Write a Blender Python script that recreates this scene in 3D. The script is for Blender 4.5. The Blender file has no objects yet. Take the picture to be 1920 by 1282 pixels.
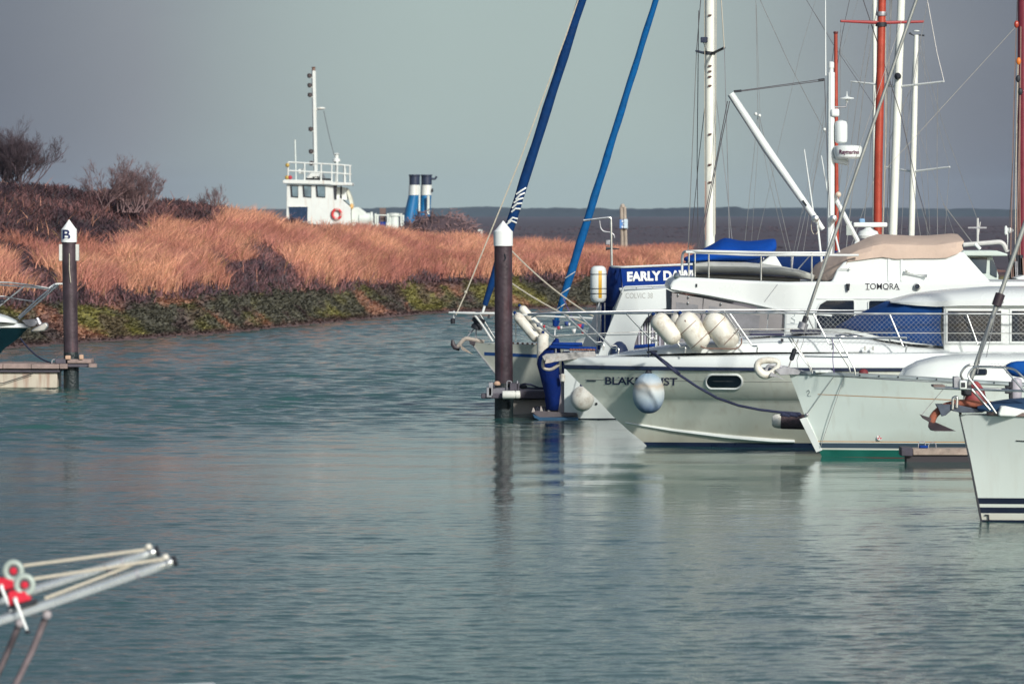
import bpy, bmesh, math, random
import numpy as np
from mathutils import Vector, Matrix

# ------------------------------------------------------------------ camera, sky, sun, exposure
sc = bpy.context.scene
COL = sc.collection
F = 200.0 / 36.0 * 1920.0          # focal length in photo pixels
CAM_H = 4.5                        # metres above the water
PITCH = math.atan(245.0 / F)       # horizon sits at row 396 of 1282

cam_d = bpy.data.cameras.new('camera')
cam_d.lens = 200.0
cam_d.sensor_width = 36.0
cam_d.clip_start = 0.5
cam_d.clip_end = 20000.0
cam_d.dof.use_dof = True
cam_d.dof.focus_distance = 108.0
cam_d.dof.aperture_fstop = 5.0
cam = bpy.data.objects.new('camera', cam_d)
COL.objects.link(cam)
cam.location = (0, 0, CAM_H)
cam.rotation_euler = (math.pi / 2 - PITCH, 0, 0)
sc.camera = cam

SUN_AZ = math.radians(28)          # to the right of straight behind the camera
SUN_EL = math.radians(27)
sun_dir = Vector((math.sin(SUN_AZ) * math.cos(SUN_EL), -math.cos(SUN_AZ) * math.cos(SUN_EL), math.sin(SUN_EL)))
sun_d = bpy.data.lights.new('sun', 'SUN')
sun_d.energy = 3.25
sun_d.angle = math.radians(4.5)
sun_d.color = (1.0, 0.975, 0.905)
sun = bpy.data.objects.new('sun', sun_d)
COL.objects.link(sun)
sun.location = sun_dir * 60
sun.rotation_euler = sun_dir.to_track_quat('Z', 'Y').to_euler()

world = bpy.data.worlds.new('World')
sc.world = world
world.use_nodes = True
wt = world.node_tree
wn, wl = wt.nodes, wt.links
for n in list(wn):
    wn.remove(n)
w_out = wn.new('ShaderNodeOutputWorld')
w_bg = wn.new('ShaderNodeBackground')
w_bg.inputs['Strength'].default_value = 0.1
sky = wn.new('ShaderNodeTexSky')
sky.sky_type = 'NISHITA'
sky.sun_disc = False
sky.sun_elevation = SUN_EL
sky.sun_rotation = math.atan2(sun_dir.x, sun_dir.y)
# a rain-cloud sheet over the whole sky: blue-grey, paler and thinner low down ahead, ragged elsewhere
tc = wn.new('ShaderNodeTexCoord')
nz = wn.new('ShaderNodeTexNoise')
nz.inputs['Scale'].default_value = 3.2
nz.inputs['Detail'].default_value = 5.0
wl.new(tc.outputs['Generated'], nz.inputs['Vector'])
lobe = wn.new('ShaderNodeVectorMath'); lobe.operation = 'DISTANCE'
lobe.inputs[1].default_value = (-0.002, 1.0, 0.0)
lsc = wn.new('ShaderNodeVectorMath'); lsc.operation = 'MULTIPLY'; lsc.inputs[1].default_value = (1.0, 1.0, 0.42)
wl.new(tc.outputs['Generated'], lsc.inputs[0]); wl.new(lsc.outputs['Vector'], lobe.inputs[0])
lr = wn.new('ShaderNodeMapRange'); lr.interpolation_type = 'SMOOTHERSTEP'
lr.inputs['From Min'].default_value = 0.0
lr.inputs['From Max'].default_value = 0.127
lr.inputs['To Min'].default_value = 1.0
lr.inputs['To Max'].default_value = 0.0
wl.new(lobe.outputs['Value'], lr.inputs['Value'])
nmul = wn.new('ShaderNodeMath'); nmul.operation = 'MULTIPLY_ADD'
wl.new(nz.outputs['Fac'], nmul.inputs[0]); nmul.inputs[1].default_value = 0.55; nmul.inputs[2].default_value = -0.27
nadd = wn.new('ShaderNodeMath'); nadd.operation = 'ADD'; nadd.use_clamp = True
# finer, flattened cloud texture
nmp = wn.new('ShaderNodeMapping'); nmp.inputs['Scale'].default_value = (14, 14, 34); nmp.inputs['Rotation'].default_value = (0, 0.25, 0)
wl.new(tc.outputs['Generated'], nmp.inputs['Vector'])
nz2 = wn.new('ShaderNodeTexNoise'); nz2.inputs['Scale'].default_value = 1.0; nz2.inputs['Detail'].default_value = 4.0; nz2.inputs['Distortion'].default_value = 0.6
wl.new(nmp.outputs['Vector'], nz2.inputs['Vector'])
nm2 = wn.new('ShaderNodeMath'); nm2.operation = 'MULTIPLY_ADD'; wl.new(nz2.outputs['Fac'], nm2.inputs[0]); nm2.inputs[1].default_value = 0.20; wl.new(nmul.outputs[0], nm2.inputs[2])
nm3 = wn.new('ShaderNodeMath'); nm3.operation = 'SUBTRACT'; wl.new(nm2.outputs[0], nm3.inputs[0]); nm3.inputs[1].default_value = 0.085
wl.new(lr.outputs['Result'], nadd.inputs[0]); wl.new(nm3.outputs[0], nadd.inputs[1])
cr = wn.new('ShaderNodeValToRGB')
els = cr.color_ramp.elements
els[0].position = 0.0; els[0].color = (0.085, 0.100, 0.145, 1)
els[1].position = 1.0; els[1].color = (0.298, 0.372, 0.366, 1)
e = els.new(0.45); e.color = (0.180, 0.200, 0.235, 1)
wl.new(nadd.outputs[0], cr.inputs['Fac'])
csc = wn.new('ShaderNodeVectorMath'); csc.operation = 'SCALE'; csc.inputs['Scale'].default_value = 10.0
wl.new(cr.outputs['Color'], csc.inputs[0])
wmix = wn.new('ShaderNodeMix'); wmix.data_type = 'RGBA'
# the cloud bank stands ahead; behind the camera the sky is mostly open, which is where the sun comes from
wsep = wn.new('ShaderNodeSeparateXYZ'); wl.new(tc.outputs['Generated'], wsep.inputs[0])
wcov = wn.new('ShaderNodeMapRange'); wcov.interpolation_type = 'SMOOTHSTEP'
wcov.inputs['From Min'].default_value = -0.6; wcov.inputs['From Max'].default_value = 0.35
wcov.inputs['To Min'].default_value = 0.15; wcov.inputs['To Max'].default_value = 0.94
wl.new(wsep.outputs['Y'], wcov.inputs['Value']); wl.new(wcov.outputs['Result'], wmix.inputs['Factor'])
wl.new(sky.outputs['Color'], wmix.inputs['A']); wl.new(csc.outputs['Vector'], wmix.inputs['B'])
wl.new(wmix.outputs['Result'], w_bg.inputs['Color'])
wl.new(w_bg.outputs[0], w_out.inputs['Surface'])

sc.view_settings.view_transform = 'Standard'
sc.view_settings.look = 'None'
sc.view_settings.exposure = 0.35
sc.view_settings.gamma = 1.0

# ------------------------------------------------------------------ helpers
def at(px, py, Y):
    """photo pixel at world depth Y -> world point"""
    dx = (px - 960.0) / F
    dy = -(py - 641.0) / F
    cp, sp = math.cos(PITCH), math.sin(PITCH)
    wy = cp + dy * sp
    wz = -sp + dy * cp
    t = Y / wy
    return Vector((dx * t, Y, CAM_H + wz * t))

def lin(c):
    return tuple((x / 12.92 if x <= 0.04045 else ((x + 0.055) / 1.055) ** 2.4) for x in [v / 255.0 for v in c])

MATS = {}
def mat(name, rgb, rough=0.4, metal=0.0, var=0.12, scale=3.0, bump=0.0, bscale=40.0, streak=None, coat=0.0, dirt=None, spec=0.5, scum=None):
    """Principled material with procedural colour variation; streak/dirt = second colour, vertical runs / patches"""
    if name in MATS:
        return MATS[name]
    m = bpy.data.materials.new(name)
    m.use_nodes = True
    nt = m.node_tree; N = nt.nodes; L = nt.links
    p = N['Principled BSDF']
    p.inputs['Roughness'].default_value = rough
    p.inputs['Metallic'].default_value = metal
    p.inputs['Specular IOR Level'].default_value = spec
    if coat:
        p.inputs['Coat Weight'].default_value = coat
        p.inputs['Coat Roughness'].default_value = 0.08
    geo = N.new('ShaderNodeNewGeometry')
    no = N.new('ShaderNodeTexNoise'); no.inputs['Scale'].default_value = scale; no.inputs['Detail'].default_value = 6
    no.inputs['Roughness'].default_value = 0.65
    L.new(geo.outputs['Position'], no.inputs['Vector'])
    mr = N.new('ShaderNodeMapRange')
    mr.inputs['From Min'].default_value = 0.3; mr.inputs['From Max'].default_value = 0.7
    mr.inputs['To Min'].default_value = 1 - var; mr.inputs['To Max'].default_value = 1 + var
    L.new(no.outputs['Fac'], mr.inputs['Value'])
    mul = N.new('ShaderNodeVectorMath'); mul.operation = 'SCALE'
    mul.inputs[0].default_value = rgb[:3]
    L.new(mr.outputs['Result'], mul.inputs['Scale'])
    colout = mul.outputs['Vector']
    if streak is not None:
        mp = N.new('ShaderNodeMapping'); mp.inputs['Scale'].default_value = (7, 7, 0.7)
        L.new(geo.outputs['Position'], mp.inputs['Vector'])
        sn = N.new('ShaderNodeTexNoise'); sn.inputs['Scale'].default_value = 1.0; sn.inputs['Detail'].default_value = 4
        L.new(mp.outputs['Vector'], sn.inputs['Vector'])
        sm = N.new('ShaderNodeMapRange')
        sm.inputs['From Min'].default_value = streak[1]; sm.inputs['From Max'].default_value = streak[1] + 0.22
        sm.inputs['To Max'].default_value = streak[2]
        L.new(sn.outputs['Fac'], sm.inputs['Value'])
        mx = N.new('ShaderNodeMix'); mx.data_type = 'RGBA'
        L.new(sm.outputs['Result'], mx.inputs['Factor']); L.new(colout, mx.inputs['A'])
        mx.inputs['B'].default_value = (*streak[0][:3], 1)
        colout = mx.outputs['Result']
    if dirt is not None:
        dn = N.new('ShaderNodeTexNoise'); dn.inputs['Scale'].default_value = dirt[3] if len(dirt) > 3 else 5.0
        dn.inputs['Detail'].default_value = 8; dn.inputs['Roughness'].default_value = 0.7
        L.new(geo.outputs['Position'], dn.inputs['Vector'])
        dm = N.new('ShaderNodeMapRange')
        dm.inputs['From Min'].default_value = dirt[1]; dm.inputs['From Max'].default_value = dirt[1] + 0.15
        dm.inputs['To Max'].default_value = dirt[2]
        L.new(dn.outputs['Fac'], dm.inputs['Value'])
        mx = N.new('ShaderNodeMix'); mx.data_type = 'RGBA'
        L.new(dm.outputs['Result'], mx.inputs['Factor']); L.new(colout, mx.inputs['A'])
        mx.inputs['B'].default_value = (*dirt[0][:3], 1)
        colout = mx.outputs['Result']
    if scum is not None:
        # brown tide-line staining: colour and height above the water
        sx = N.new('ShaderNodeSeparateXYZ'); L.new(geo.outputs['Position'], sx.inputs[0])
        zn = N.new('ShaderNodeMath'); zn.operation = 'MULTIPLY_ADD'; L.new(no.outputs['Fac'], zn.inputs[0]); zn.inputs[1].default_value = -scum[1] * 1.6; L.new(sx.outputs['Z'], zn.inputs[2])
        zr = N.new('ShaderNodeMapRange'); zr.inputs['From Min'].default_value = -scum[1] * 0.6; zr.inputs['From Max'].default_value = scum[1] * 0.45
        zr.inputs['To Min'].default_value = scum[2]; zr.inputs['To Max'].default_value = 0.0
        L.new(zn.outputs[0], zr.inputs['Value'])
        mx = N.new('ShaderNodeMix'); mx.data_type = 'RGBA'
        L.new(zr.outputs['Result'], mx.inputs['Factor']); L.new(colout, mx.inputs['A'])
        mx.inputs['B'].default_value = (*scum[0][:3], 1)
        colout = mx.outputs['Result']
    L.new(colout, p.inputs['Base Color'])
    rr = N.new('ShaderNodeMapRange')
    rr.inputs['From Min'].default_value = 0.3; rr.inputs['From Max'].default_value = 0.7
    rr.inputs['To Min'].default_value = max(0.02, rough * 0.8); rr.inputs['To Max'].default_value = min(1, rough * 1.25)
    L.new(no.outputs['Fac'], rr.inputs['Value']); L.new(rr.outputs['Result'], p.inputs['Roughness'])
    if bump:
        bn = N.new('ShaderNodeTexNoise'); bn.inputs['Scale'].default_value = bscale; bn.inputs['Detail'].default_value = 4
        L.new(geo.outputs['Position'], bn.inputs['Vector'])
        bp = N.new('ShaderNodeBump'); bp.inputs['Distance'].default_value = bump; bp.inputs['Strength'].default_value = 1.0
        L.new(bn.outputs['Fac'], bp.inputs['Height']); L.new(bp.outputs['Normal'], p.inputs['Normal'])
    MATS[name] = m
    return m

ORG = {}
def thing(name, label, cat, loc, group=None):
    o = bpy.data.objects.new(name, None)
    o.empty_display_size = 0.3
    COL.objects.link(o)
    o.location = loc
    ORG[o.name] = Vector(loc)
    o['label'] = label; o['category'] = cat
    if group: o['group'] = group
    return o

class MB:
    """collects shapes in world coordinates; build() makes ONE mesh object"""
    def __init__(s): s.v = []; s.f = []
    def add(s, vs, fs):
        b = len(s.v)
        s.v += [tuple(x) for x in vs]
        s.f += [tuple(i + b for i in f) for f in fs]
        return s
    def box(s, x0, x1, y0, y1, z0, z1):
        vs = [(x, y, z) for z in (z0, z1) for y in (y0, y1) for x in (x0, x1)]
        return s.add(vs, [(0, 2, 3, 1), (4, 5, 7, 6), (0, 1, 5, 4), (2, 6, 7, 3), (0, 4, 6, 2), (1, 3, 7, 5)])
    def tube(s, pts, r, n=8, closed=False):
        pts = [Vector(p) for p in pts]
        m = len(pts)
        rs = r if isinstance(r, (list, tuple)) else [r] * m
        vs = []; fs = []
        prev = None
        for i, p in enumerate(pts):
            if closed: t = pts[(i + 1) % m] - pts[i - 1]
            else: t = pts[min(i + 1, m - 1)] - pts[max(i - 1, 0)]
            if t.length < 1e-9: t = Vector((0, 0, 1))
            t.normalize()
            if prev is None:
                a = Vector((0, 1, 0)) if abs(t.y) < 0.9 else Vector((1, 0, 0))
                u = t.cross(a).normalized()
            else:
                u = prev - t * prev.dot(t)
                u = u.normalized() if u.length > 1e-6 else t.cross(Vector((0, 1, 0.1))).normalized()
            prev = u
            w = t.cross(u)
            for k in range(n):
                an = 2 * math.pi * k / n
                vs.append(p + (u * math.cos(an) + w * math.sin(an)) * rs[i])
        for i in range(m - 1 if not closed else m):
            j = (i + 1) % m
            for k in range(n):
                fs.append((i * n + k, i * n + (k + 1) % n, j * n + (k + 1) % n, j * n + k))
        if not closed:
            fs.append(tuple(range(n - 1, -1, -1)))
            fs.append(tuple((m - 1) * n + k for k in range(n)))
        return s.add(vs, fs)
    def lathe(s, prof, c, axis=(0, 0, 1), n=20):
        """prof = [(r, h)] along axis from c"""
        ax = Vector(axis).normalized(); c = Vector(c)
        a = Vector((0, 1, 0)) if abs(ax.y) < 0.9 else Vector((1, 0, 0))
        u = ax.cross(a).normalized(); w = ax.cross(u)
        vs = []; fs = []
        for r, h in prof:
            for k in range(n):
                an = 2 * math.pi * k / n
                vs.append(c + ax * h + (u * math.cos(an) + w * math.sin(an)) * max(r, 1e-4))
        m = len(prof)
        for i in range(m - 1):
            for k in range(n):
                fs.append((i * n + k, i * n + (k + 1) % n, (i + 1) * n + (k + 1) % n, (i + 1) * n + k))
        fs.append(tuple(range(n - 1, -1, -1))); fs.append(tuple((m - 1) * n + k for k in range(n)))
        return s.add(vs, fs)
    def ball(s, c, r, n=16, m=10):
        rx, ry, rz = r if isinstance(r, (list, tuple)) else (r, r, r)
        vs = []; fs = []
        for i in range(m + 1):
            th = math.pi * (0.001 + 0.998 * i / m)
            for k in range(n):
                an = 2 * math.pi * k / n
                vs.append((c[0] + rx * math.sin(th) * math.cos(an), c[1] + ry * math.sin(th) * math.sin(an), c[2] + rz * math.cos(th)))
        for i in range(m):
            for k in range(n):
                fs.append((i * n + k, i * n + (k + 1) % n, (i + 1) * n + (k + 1) % n, (i + 1) * n + k))
        fs.append(tuple(range(n - 1, -1, -1))); fs.append(tuple(m * n + k for k in range(n)))
        return s.add(vs, fs)
    def prism(s, poly, y0, y1):
        """poly of (x, z) extruded along world Y"""
        n = len(poly)
        vs = [(x, y0, z) for x, z in poly] + [(x, y1, z) for x, z in poly]
        fs = [tuple(range(n)), tuple(range(2 * n - 1, n - 1, -1))] + [(i, (i + 1) % n, n + (i + 1) % n, n + i) for i in range(n)]
        return s.add(vs, fs)
    def loft(s, secs, closed=True, caps=True):
        n = len(secs[0]); vs = [p for q in secs for p in q]; fs = []
        for i in range(len(secs) - 1):
            for k in range(n if closed else n - 1):
                fs.append((i * n + k, i * n + (k + 1) % n, (i + 1) * n + (k + 1) % n, (i + 1) * n + k))
        if caps and closed:
            fs.append(tuple(range(n - 1, -1, -1))); fs.append(tuple((len(secs) - 1) * n + k for k in range(n)))
        return s.add(vs, fs)
    def build(s, name, m, parent=None, bevel=0.0, smooth=True, ang=38, sub=0, segs=2, solid=0.0):
        if parent is not None:
            org = ORG[parent.name]
        else:
            a = np.array(s.v); lo = a.min(0); hi = a.max(0)
            org = Vector(((lo[0] + hi[0]) / 2, (lo[1] + hi[1]) / 2, lo[2]))
        me = bpy.data.meshes.new(name)
        me.from_pydata([(x - org.x, y - org.y, z - org.z) for x, y, z in s.v], [], s.f)
        bm = bmesh.new(); bm.from_mesh(me)
        bmesh.ops.remove_doubles(bm, verts=bm.verts, dist=1e-5)
        bmesh.ops.recalc_face_normals(bm, faces=bm.faces)
        bm.to_mesh(me); bm.free()
        if smooth:
            me.shade_smooth()
            me.set_sharp_from_angle(angle=math.radians(ang))
        me.materials.append(m)
        o = bpy.data.objects.new(name, me)
        COL.objects.link(o)
        ORG[o.name] = org
        if parent is not None: o.parent = parent
        else: o.location = org
        if solid:
            md = o.modifiers.new('solid', 'SOLIDIFY'); md.thickness = solid; md.offset = 0
        if bevel:
            md = o.modifiers.new('bevel', 'BEVEL'); md.width = bevel; md.segments = segs; md.limit_method = 'ANGLE'; md.angle_limit = math.radians(40)
            md.harden_normals = False
        if sub:
            md = o.modifiers.new('sub', 'SUBSURF'); md.levels = sub; md.render_levels = sub
        return o

def tag(o, label, cat, group=None):
    o['label'] = label; o['category'] = cat
    if group: o['group'] = group
    return o
def kind(o, k, label=None):
    o['kind'] = k
    if label: o['label'] = label
    return o

def sag(a, b, drop, n=14):
    a = Vector(a); b = Vector(b)
    return [a.lerp(b, i / n) - Vector((0, 0, drop * 4 * (i / n) * (1 - i / n))) for i in range(n + 1)]

def arc_path(pts, rad, n=5):
    """polyline with rounded corners"""
    pts = [Vector(p) for p in pts]
    out = [pts[0]]
    for i in range(1, len(pts) - 1):
        a, b, c = pts[i - 1], pts[i], pts[i + 1]
        d1 = (a - b); d2 = (c - b)
        r = min(rad, d1.length * 0.45, d2.length * 0.45)
        p1 = b + d1.normalized() * r; p2 = b + d2.normalized() * r
        for k in range(n + 1):
            t = k / n
            out.append(p1 * (1 - t) ** 2 + b * 2 * t * (1 - t) + p2 * t * t)
    out.append(pts[-1])
    return out

def text(s, name, left, size, m, parent, width=None, bold=0.0, shear=0.0, thick=0.003, tilt=0.0, normal_x=0.0, surf=None):
    """flat lettering facing the camera side (-Y); left = world point of the baseline start; width = wanted total width"""
    cu = bpy.data.curves.new(name, 'FONT')
    cu.body = s; cu.size = size; cu.offset = bold; cu.shear = shear; cu.extrude = thick / 2
    cu.resolution_u = 4
    tmp = bpy.data.objects.new(name + '_tmp', cu)
    COL.objects.link(tmp)
    bpy.context.view_layer.update()
    me = bpy.data.meshes.new_from_object(tmp.evaluated_get(bpy.context.evaluated_depsgraph_get()))
    bpy.data.objects.remove(tmp)
    a = np.array([v.co for v in me.vertices]); lo = a.min(0); hi = a.max(0)
    sx = (width / (hi[0] - lo[0])) if width else 1.0
    org = ORG[parent.name]
    ct, st = math.cos(tilt), math.sin(tilt)
    for v in me.vertices:
        x = (v.co.x - lo[0]) * sx; z = v.co.y; y = -v.co.z
        X = x * ct - z * st; Z = x * st + z * ct
        yy = left[1] + y + X * normal_x if surf is None else surf(left[0] + X, left[2] + Z) + y - 0.006
        v.co = (left[0] + X - org.x, yy - org.y, left[2] + Z - org.z)
    me.materials.clear(); me.materials.append(m)
    me.name = name
    o = bpy.data.objects.new(name, me); COL.objects.link(o); ORG[o.name] = org
    o.parent = parent
    return o

def hull(parent, D, xs, strips, sgn=1, n=36, deck=None, deckmat=None):
    """strips: (name, material, rows); a row = (stem px, stem py, py far aft, half beam, entry length, fullness[, half beam at stern])
    sgn=+1: bow to the left.  xs = world x of the stern."""
    def rowpts(r):
        p0 = at(r[0], r[1], D)
        za = at(960, r[2], D - r[3]).z
        bs = r[6] if len(r) > 6 else r[3] * 0.8
        L = abs(xs - p0.x)
        pts = []
        for i in range(n + 1):
            u = (i / n) ** 1.6
            x = p0.x + sgn * L * u
            s = L * u
            hb = r[3] * (1 - (1 - min(s / r[4], 1.0)) ** r[5])
            if s > r[4]: hb += (bs - r[3]) * ((s - r[4]) / max(L - r[4], 0.01)) ** 2
            k = min(s / 8.0, 1.0)
            z = p0.z + (za - p0.z) * (1 - (1 - k) ** 1.5)
            pts.append((x, hb, z))
        return pts
    objs = {}
    allrows = []
    for nm, m, rows in strips:
        R = [rowpts(r) for r in rows]
        allrows += R
        mb = MB()
        for sd in (-1, 1):
            mb.loft([[(x, D + sd * h, z) for x, h, z in row] for row in R], closed=False, caps=False)
        # transom
        q = [(row[-1][0], D - row[-1][1], row[-1][2]) for row in R] + [(row[-1][0], D + row[-1][1], row[-1][2]) for row in reversed(R)]
        mb.add(q, [tuple(range(len(q)))])
        objs[nm] = mb.build(nm, m, parent)
    if deck:
        row = rowpts(deck)
        mb = MB()
        crown = 0.05
        mb.loft([[(x, D - h, z) for x, h, z in row], [(x, D, z + crown * min(h, 1)) for x, h, z in row], [(x, D + h, z) for x, h, z in row]], closed=False, caps=False)
        objs['deck'] = mb.build('deck', deckmat, parent)
    def surf(x, z):
        zz = []; hh = []
        for row in allrows:
            a = np.array(row)
            o = np.argsort(a[:, 0])
            zz.append(np.interp(x, a[o, 0], a[o, 2])); hh.append(np.interp(x, a[o, 0], a[o, 1]))
        o = np.argsort(zz)
        return float(np.interp(z, np.array(zz)[o], np.array(hh)[o]))
    objs['surf'] = lambda x, z: D - surf(x, z)
    return objs

# ------------------------------------------------------------------ shared materials
WHITE = mat('white_gelcoat', (0.68, 0.72, 0.695), 0.28, var=0.03, scale=1.2, streak=((0.50, 0.49, 0.43), 0.62, 0.35))
CREAM = mat('cream_gelcoat', (0.66, 0.69, 0.61), 0.22, var=0.05, scale=0.8, streak=((0.46, 0.42, 0.34), 0.54, 0.34), coat=0.3, scum=((0.33, 0.27, 0.19), 0.45, 0.55))
PALE = mat('pale_gelcoat', (0.74, 0.82, 0.765), 0.22, var=0.04, scale=0.8, streak=((0.54, 0.54, 0.46), 0.56, 0.32), coat=0.3, scum=((0.36, 0.31, 0.22), 0.42, 0.5))
NAVY = mat('navy_paint', (0.012, 0.02, 0.05), 0.3, var=0.2)
STEEL = mat('stainless_steel', (0.60, 0.61, 0.59), 0.36, 1.0, var=0.1, scale=8)
GREYST = mat('galvanised_steel', (0.34, 0.34, 0.36), 0.5, 0.6, var=0.25, scale=9)
DARK = mat('dark_rubber', (0.015, 0.017, 0.024), 0.6, var=0.3)
ROPE = mat('pale_rope', (0.45, 0.41, 0.33), 0.9, var=0.2, scale=20)
NAVYROPE = mat('navy_rope', (0.02, 0.025, 0.06), 0.9, var=0.3, scale=20)
WIRE = mat('rigging_wire', (0.42, 0.41, 0.40), 0.4, 0.7, var=0.15)
DKWIRE = mat('dark_rigging', (0.09, 0.085, 0.095), 0.6, 0.2, var=0.2)
GLASS = mat('dark_glass', (0.012, 0.018, 0.03), 0.06, var=0.3, spec=0.8)
FENDER = mat('white_fender_vinyl', (0.68, 0.66, 0.58), 0.5, var=0.08, scale=4, dirt=((0.36, 0.28, 0.20), 0.50, 0.6, 5), streak=((0.5, 0.44, 0.35), 0.52, 0.5))
BLUEC = mat('blue_canvas', (0.004, 0.035, 0.20), 0.85, spec=0.15, var=0.15, scale=4, bump=0.01, bscale=18)
NAVYC = mat('navy_canvas', (0.004, 0.022, 0.10), 0.85, spec=0.15, var=0.2, scale=4, bump=0.008, bscale=14)
ALU = mat('painted_mast', (0.72, 0.73, 0.66), 0.4, var=0.05, scale=3, streak=((0.45, 0.36, 0.28), 0.63, 0.5))
WOOD = mat('weathered_wood', (0.22, 0.17, 0.15), 0.85, var=0.35, scale=6, bump=0.01, bscale=30)
# ------------------------------------------------------------------ the setting: water, mud bank, marsh, far shore
rng = np.random.default_rng(7)
random.seed(11)

def vnoise(x, y, seed=0):
    xi = np.floor(x).astype(np.int64); yi = np.floor(y).astype(np.int64)
    xf = x - xi; yf = y - yi
    def h(a, b):
        n = (a * 374761393 + b * 668265263 + seed * 974634777) & 0xffffffff
        n = ((n ^ (n >> 13)) * 1274126177) & 0xffffffff
        return ((n ^ (n >> 16)) & 0xffff) / 65535.0
    u = xf * xf * (3 - 2 * xf); v = yf * yf * (3 - 2 * yf)
    return (h(xi, yi) * (1 - u) + h(xi + 1, yi) * u) * (1 - v) + (h(xi, yi + 1) * (1 - u) + h(xi + 1, yi + 1) * u) * v
def fbm(x, y, seed=0, o=4):
    s = 0; a = 0.5; t = 0
    for k in range(o):
        s = s + a * vnoise(x * 2 ** k, y * 2 ** k, seed + k); t += a; a *= 0.55
    return s / t

def grid_obj(name, X, Y, Z, m, smooth=True):
    r, c = X.shape
    me = bpy.data.meshes.new(name)
    co = np.stack([X, Y, Z], -1).reshape(-1, 3).astype(np.float32)
    idx = np.arange(r * c).reshape(r, c)
    q = np.stack([idx[:-1, :-1], idx[:-1, 1:], idx[1:, 1:], idx[1:, :-1]], -1).reshape(-1, 4).astype(np.int32)
    me.vertices.add(len(co)); me.vertices.foreach_set('co', co.ravel())
    me.loops.add(q.size); me.loops.foreach_set('vertex_index', q.ravel())
    me.polygons.add(len(q)); me.polygons.foreach_set('loop_start', np.arange(0, q.size, 4, dtype=np.int32))
    me.update(calc_edges=True)
    if smooth: me.shade_smooth()
    me.materials.append(m)
    o = bpy.data.objects.new(name, me); COL.objects.link(o)
    return o

# ---- water
def water_mat():
    m = bpy.data.materials.new('harbour_water'); m.use_nodes = True
    N = m.node_tree.nodes; L = m.node_tree.links
    p = N['Principled BSDF']
    p.inputs['Base Color'].default_value = (0.026, 0.096, 0.084, 1)
    p.inputs['Roughness'].default_value = 0.06
    p.inputs['IOR'].default_value = 1.333
    g = N.new('ShaderNodeNewGeometry')
    mp = N.new('ShaderNodeMapping'); mp.inputs['Scale'].default_value = (7.0, 9.0, 1)
    L.new(g.outputs['Position'], mp.inputs['Vector'])
    n1 = N.new('ShaderNodeTexNoise'); n1.inputs['Scale'].default_value = 1.0; n1.inputs['Detail'].default_value = 3; n1.inputs['Roughness'].default_value = 0.55
    L.new(mp.outputs['Vector'], n1.inputs['Vector'])
    mr = N.new('ShaderNodeAttribute'); mr.attribute_name = 'ruffle'     # where the breeze reaches the water
    b = N.new('ShaderNodeBump'); b.inputs['Distance'].default_value = 0.013
    L.new(mr.outputs['Fac'], b.inputs['Strength'])
    L.new(n1.outputs['Fac'], b.inputs['Height'])
    L.new(b.outputs['Normal'], p.inputs['Normal'])
    return m

ys = [-300, -150, -60, 0, 20, 35, 44]
y = 48.0
while y < 285:
    ys.append(y)
    y += float(np.interp(y, [48, 75, 90, 120, 180, 285], [0.05, 0.058, 0.075, 0.10, 0.17, 0.24]))
ys += [290, 300, 330, 400, 600, 1000, 1600]
us = [-12, -4, -1.5, -0.6, -0.3, -0.19, -0.145, -0.125] + list(np.arange(-0.113, 0.1131, 0.00098)) + [0.125, 0.145, 0.19, 0.3, 0.6, 1.5, 4, 12]
Ug, Yg = np.meshgrid(np.array(us), np.array(ys))
Xg = Ug * np.maximum(Yg, 48.0)
Zg = np.zeros_like(Xg)
fade = np.clip((0.125 - np.abs(Ug)) / 0.012, 0, 1) * np.clip((Yg - 46) / 4, 0, 1) * np.clip((300 - Yg) / 20, 0, 1)
u_ = Ug
chan = 1 / (1 + np.exp(-(Yg - 121 - 10 * np.clip(u_ / 0.05, -1.5, 1.0)) / 4.0))       # open channel beyond the berths
patch = fbm(Xg * 0.10, Yg * 0.04, 3)
patch2 = np.clip((fbm(Xg * 0.16 + 9, Yg * 0.06, 13) - 0.35) / 0.3, 0, 1)
left = 1 / (1 + np.exp((Xg + 1.5) / 2.5))
near = np.clip((92 - Yg) / 26, 0, 1)
amp_c = chan * (0.45 + 0.9 * patch)
amp_s = (0.22 + 0.50 * patch2 * patch + 0.30 * left + 0.75 * near) * (1 - 0.40 * np.clip((Yg - 84) / 8, 0, 1) * (1 - left))
for k in range(44):
    lam = math.exp(random.uniform(math.log(0.5), math.log(1.9)))
    th = random.gauss(0, 0.62) + math.pi / 2
    kx, ky = math.cos(th) * 2 * math.pi / lam, math.sin(th) * 2 * math.pi / lam
    Zg += amp_c * 0.027 * lam / (2 * math.pi) * np.sin(kx * Xg + ky * Yg + random.uniform(0, 6.28))
for k in range(54):
    lam = math.exp(random.uniform(math.log(0.19), math.log(0.85)))
    th = random.gauss(0, 0.66) + math.pi / 2
    kx, ky = math.cos(th) * 2 * math.pi / lam, math.sin(th) * 2 * math.pi / lam
    vis = np.clip((lam * 400 - Yg) / 25, 0, 1)                 # the shortest ripples only where the sheet is fine enough
    # a slow phase wander keeps the wavelets short-crested
    wob = 2.2 * (patch - 0.5) * 6 + 1.5 * np.sin(Xg * 0.9 + k) * np.sin(Yg * 0.23 + 2 * k)
    Zg += (1 - chan) * amp_s * vis * (0.0075 if lam > 0.45 else 0.0125) * lam / (2 * math.pi) * np.sin(kx * Xg + ky * Yg + wob + random.uniform(0, 6.28))
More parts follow.
